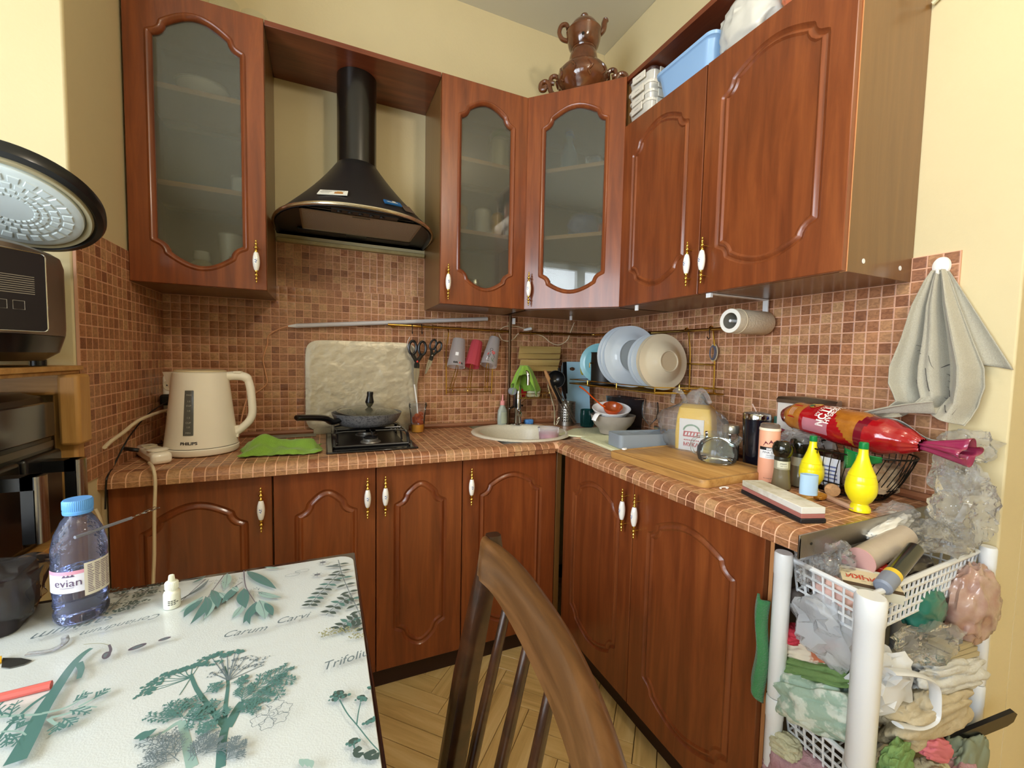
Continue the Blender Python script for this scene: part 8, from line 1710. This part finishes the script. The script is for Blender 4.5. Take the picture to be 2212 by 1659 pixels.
lump('dark_ball', 'dark round pot behind the left trolley post', (-.468, -1.450, Z2 + .225), (.022, .022, .028), 56, mat('pot_dark', '4a423e', rough=.4), .03, 1, cat='pot')
lump('folded_cloth', 'beige canvas cloth hanging over the right side of the second basket', (-.300, -1.600, Z2 + .050), (.150, .034, .050), 57, M_c4, .25, .8, (0, RAD(6), 0))
lump('folded_cloth', 'striped white cloth sticking out at the right of the second basket', (-.215, -1.600, Z2 + .100), (.135, .028, .034), 58, M_c7, .25, .8, (0, RAD(12), 0))
lump('folded_cloth', 'pink cloth corner pointing out under the beige canvas', (-.310, -1.622, Z2 - .010), (.060, .014, .022), 59, mat('cloth_pink', 'c9707c', rough=.85), .2, .8, (0, RAD(24), 0))
lump('folded_cloth', 'lime and white cloth hanging beside the right trolley post', (-.462, -1.628, Z2 + .015), (.042, .014, .050), 60, M_c2, .25, .8)
lump('folded_cloth', 'white terry edge below the lime cloth at the right post', (-.448, -1.634, Z2 - .038), (.042, .014, .020), 61, M_c1, .25, .8, (0, RAD(20), 0))
k = B().use(mat('bag_handle_white', 'cfd2d6', rough=.35, coat=.3)); k.tube(spline([(-.470, -1.612, Z2 + .185), (-.41, -1.622, Z2 + .170), (-.355, -1.628, Z2 + .140), (-.345, -1.630, Z2 + .095), (-.352, -1.630, Z2 + .070), (-.40, -1.628, Z2 + .070), (-.455, -1.622, Z2 + .088)], 5), .010, 10, flat=.35); tag(k.build('carrier_bag'), 'white plastic carrier bag handle looping out of the second basket', 'bag')
bag('plastic_bag', 'white carrier bag in the second trolley basket', (-.430, -1.585, Z2 + .140), (.060, .030, .050), 62, .2, .85, MATS['bag_handle_white'])
bag('plastic_bag', 'clear bag of reddish goods at the back of the second basket', (-.100, -1.585, Z2 + .215), (.070, .036, .080), 63, .2, .85, mat('bag_reddish', '94685a', rough=.25, coat=.6, col2='b59a8c', vscale=16))
bag('plastic_bag', 'teal packet behind the top basket lattice', (-.240, -1.560, Z2 + .225), (.055, .030, .045), 64, .15, .85, mat('bag_teal', '1f6a5c', rough=.3, coat=.4))
bag('plastic_bag', 'crumpled clear film over the books in the second basket', (-.290, -1.590, Z2 + .178), (.085, .028, .028), 65, .25)
for i in range(3): tag(B().use(mat('page_cream', 'b3a684', rough=.7)).box((-.075, -.018, 0), (.075, .018, .009)).build('booklet', loc=(-.185, -1.592, Z2 + .125 + .011 * i), rot=(0, .16 + .02 * i, .05 * i)), ('lowest', 'middle', 'topmost')[i] + ' cream booklet of the small pile in the second basket', 'booklet', 'booklets in the second basket')
# --- bottom of the view
lump('folded_cloth', 'pink and grey terry cloth filling the lower trolley basket', (-.485, -1.510, .300), (.045, .090, .105), 70, M_c5, .2, .8, (RAD(-20), 0, 0))
lump('folded_cloth', 'cream cloth tip rising from the pink terry cloth', (-.500, -1.460, .398), (.022, .030, .022), 71, M_c6, .25, .8)
lump('folded_cloth', 'cream terry towel hanging out right of the trolley post', (-.330, -1.612, .340), (.110, .028, .090), 72, M_c6, .2, .8)
lump('folded_cloth', 'grey pink towel edge at the lower right of the trolley', (-.200, -1.615, .300), (.090, .024, .080), 73, M_c5, .2, .8)
lump('folded_cloth', 'greenish grey cloth at the rear of the lower basket', (-.110, -1.600, .300), (.080, .028, .110), 74, mat('cloth_sage', '7d8570', rough=.9), .2, .8)
t = thing('dustpan_handle', 'flat black handle sticking out behind the trolley at the right', 'handle', (0, 0, 0))
a, b = V((-0.112,-1.6,0.404)), V((-0.013,-1.64,0.449)); d = (b - a).normalized(); u_ = V((0, -.2, 1)).normalized(); k = B().use(M_black); s_ = d.cross(u_).normalized() * .004
k.rings([[tuple(p + u_ * h + s_ * q) for h, q in ((-.020, -1), (.020, -1), (.020, 1), (-.020, 1))] for p in (a - d * .05, b - d * .012)] + [[tuple(b + u_ * h + s_ * q) for h, q in ((-.014, -1), (.008, -1), (.008, 1), (-.014, 1))]]); k.build('blade', parent=t)
B().use(M_black).tube([tuple(a - d * .05), tuple(V((a.x - .08, -1.60, .001)))], .008, 8).build('stick', parent=t)
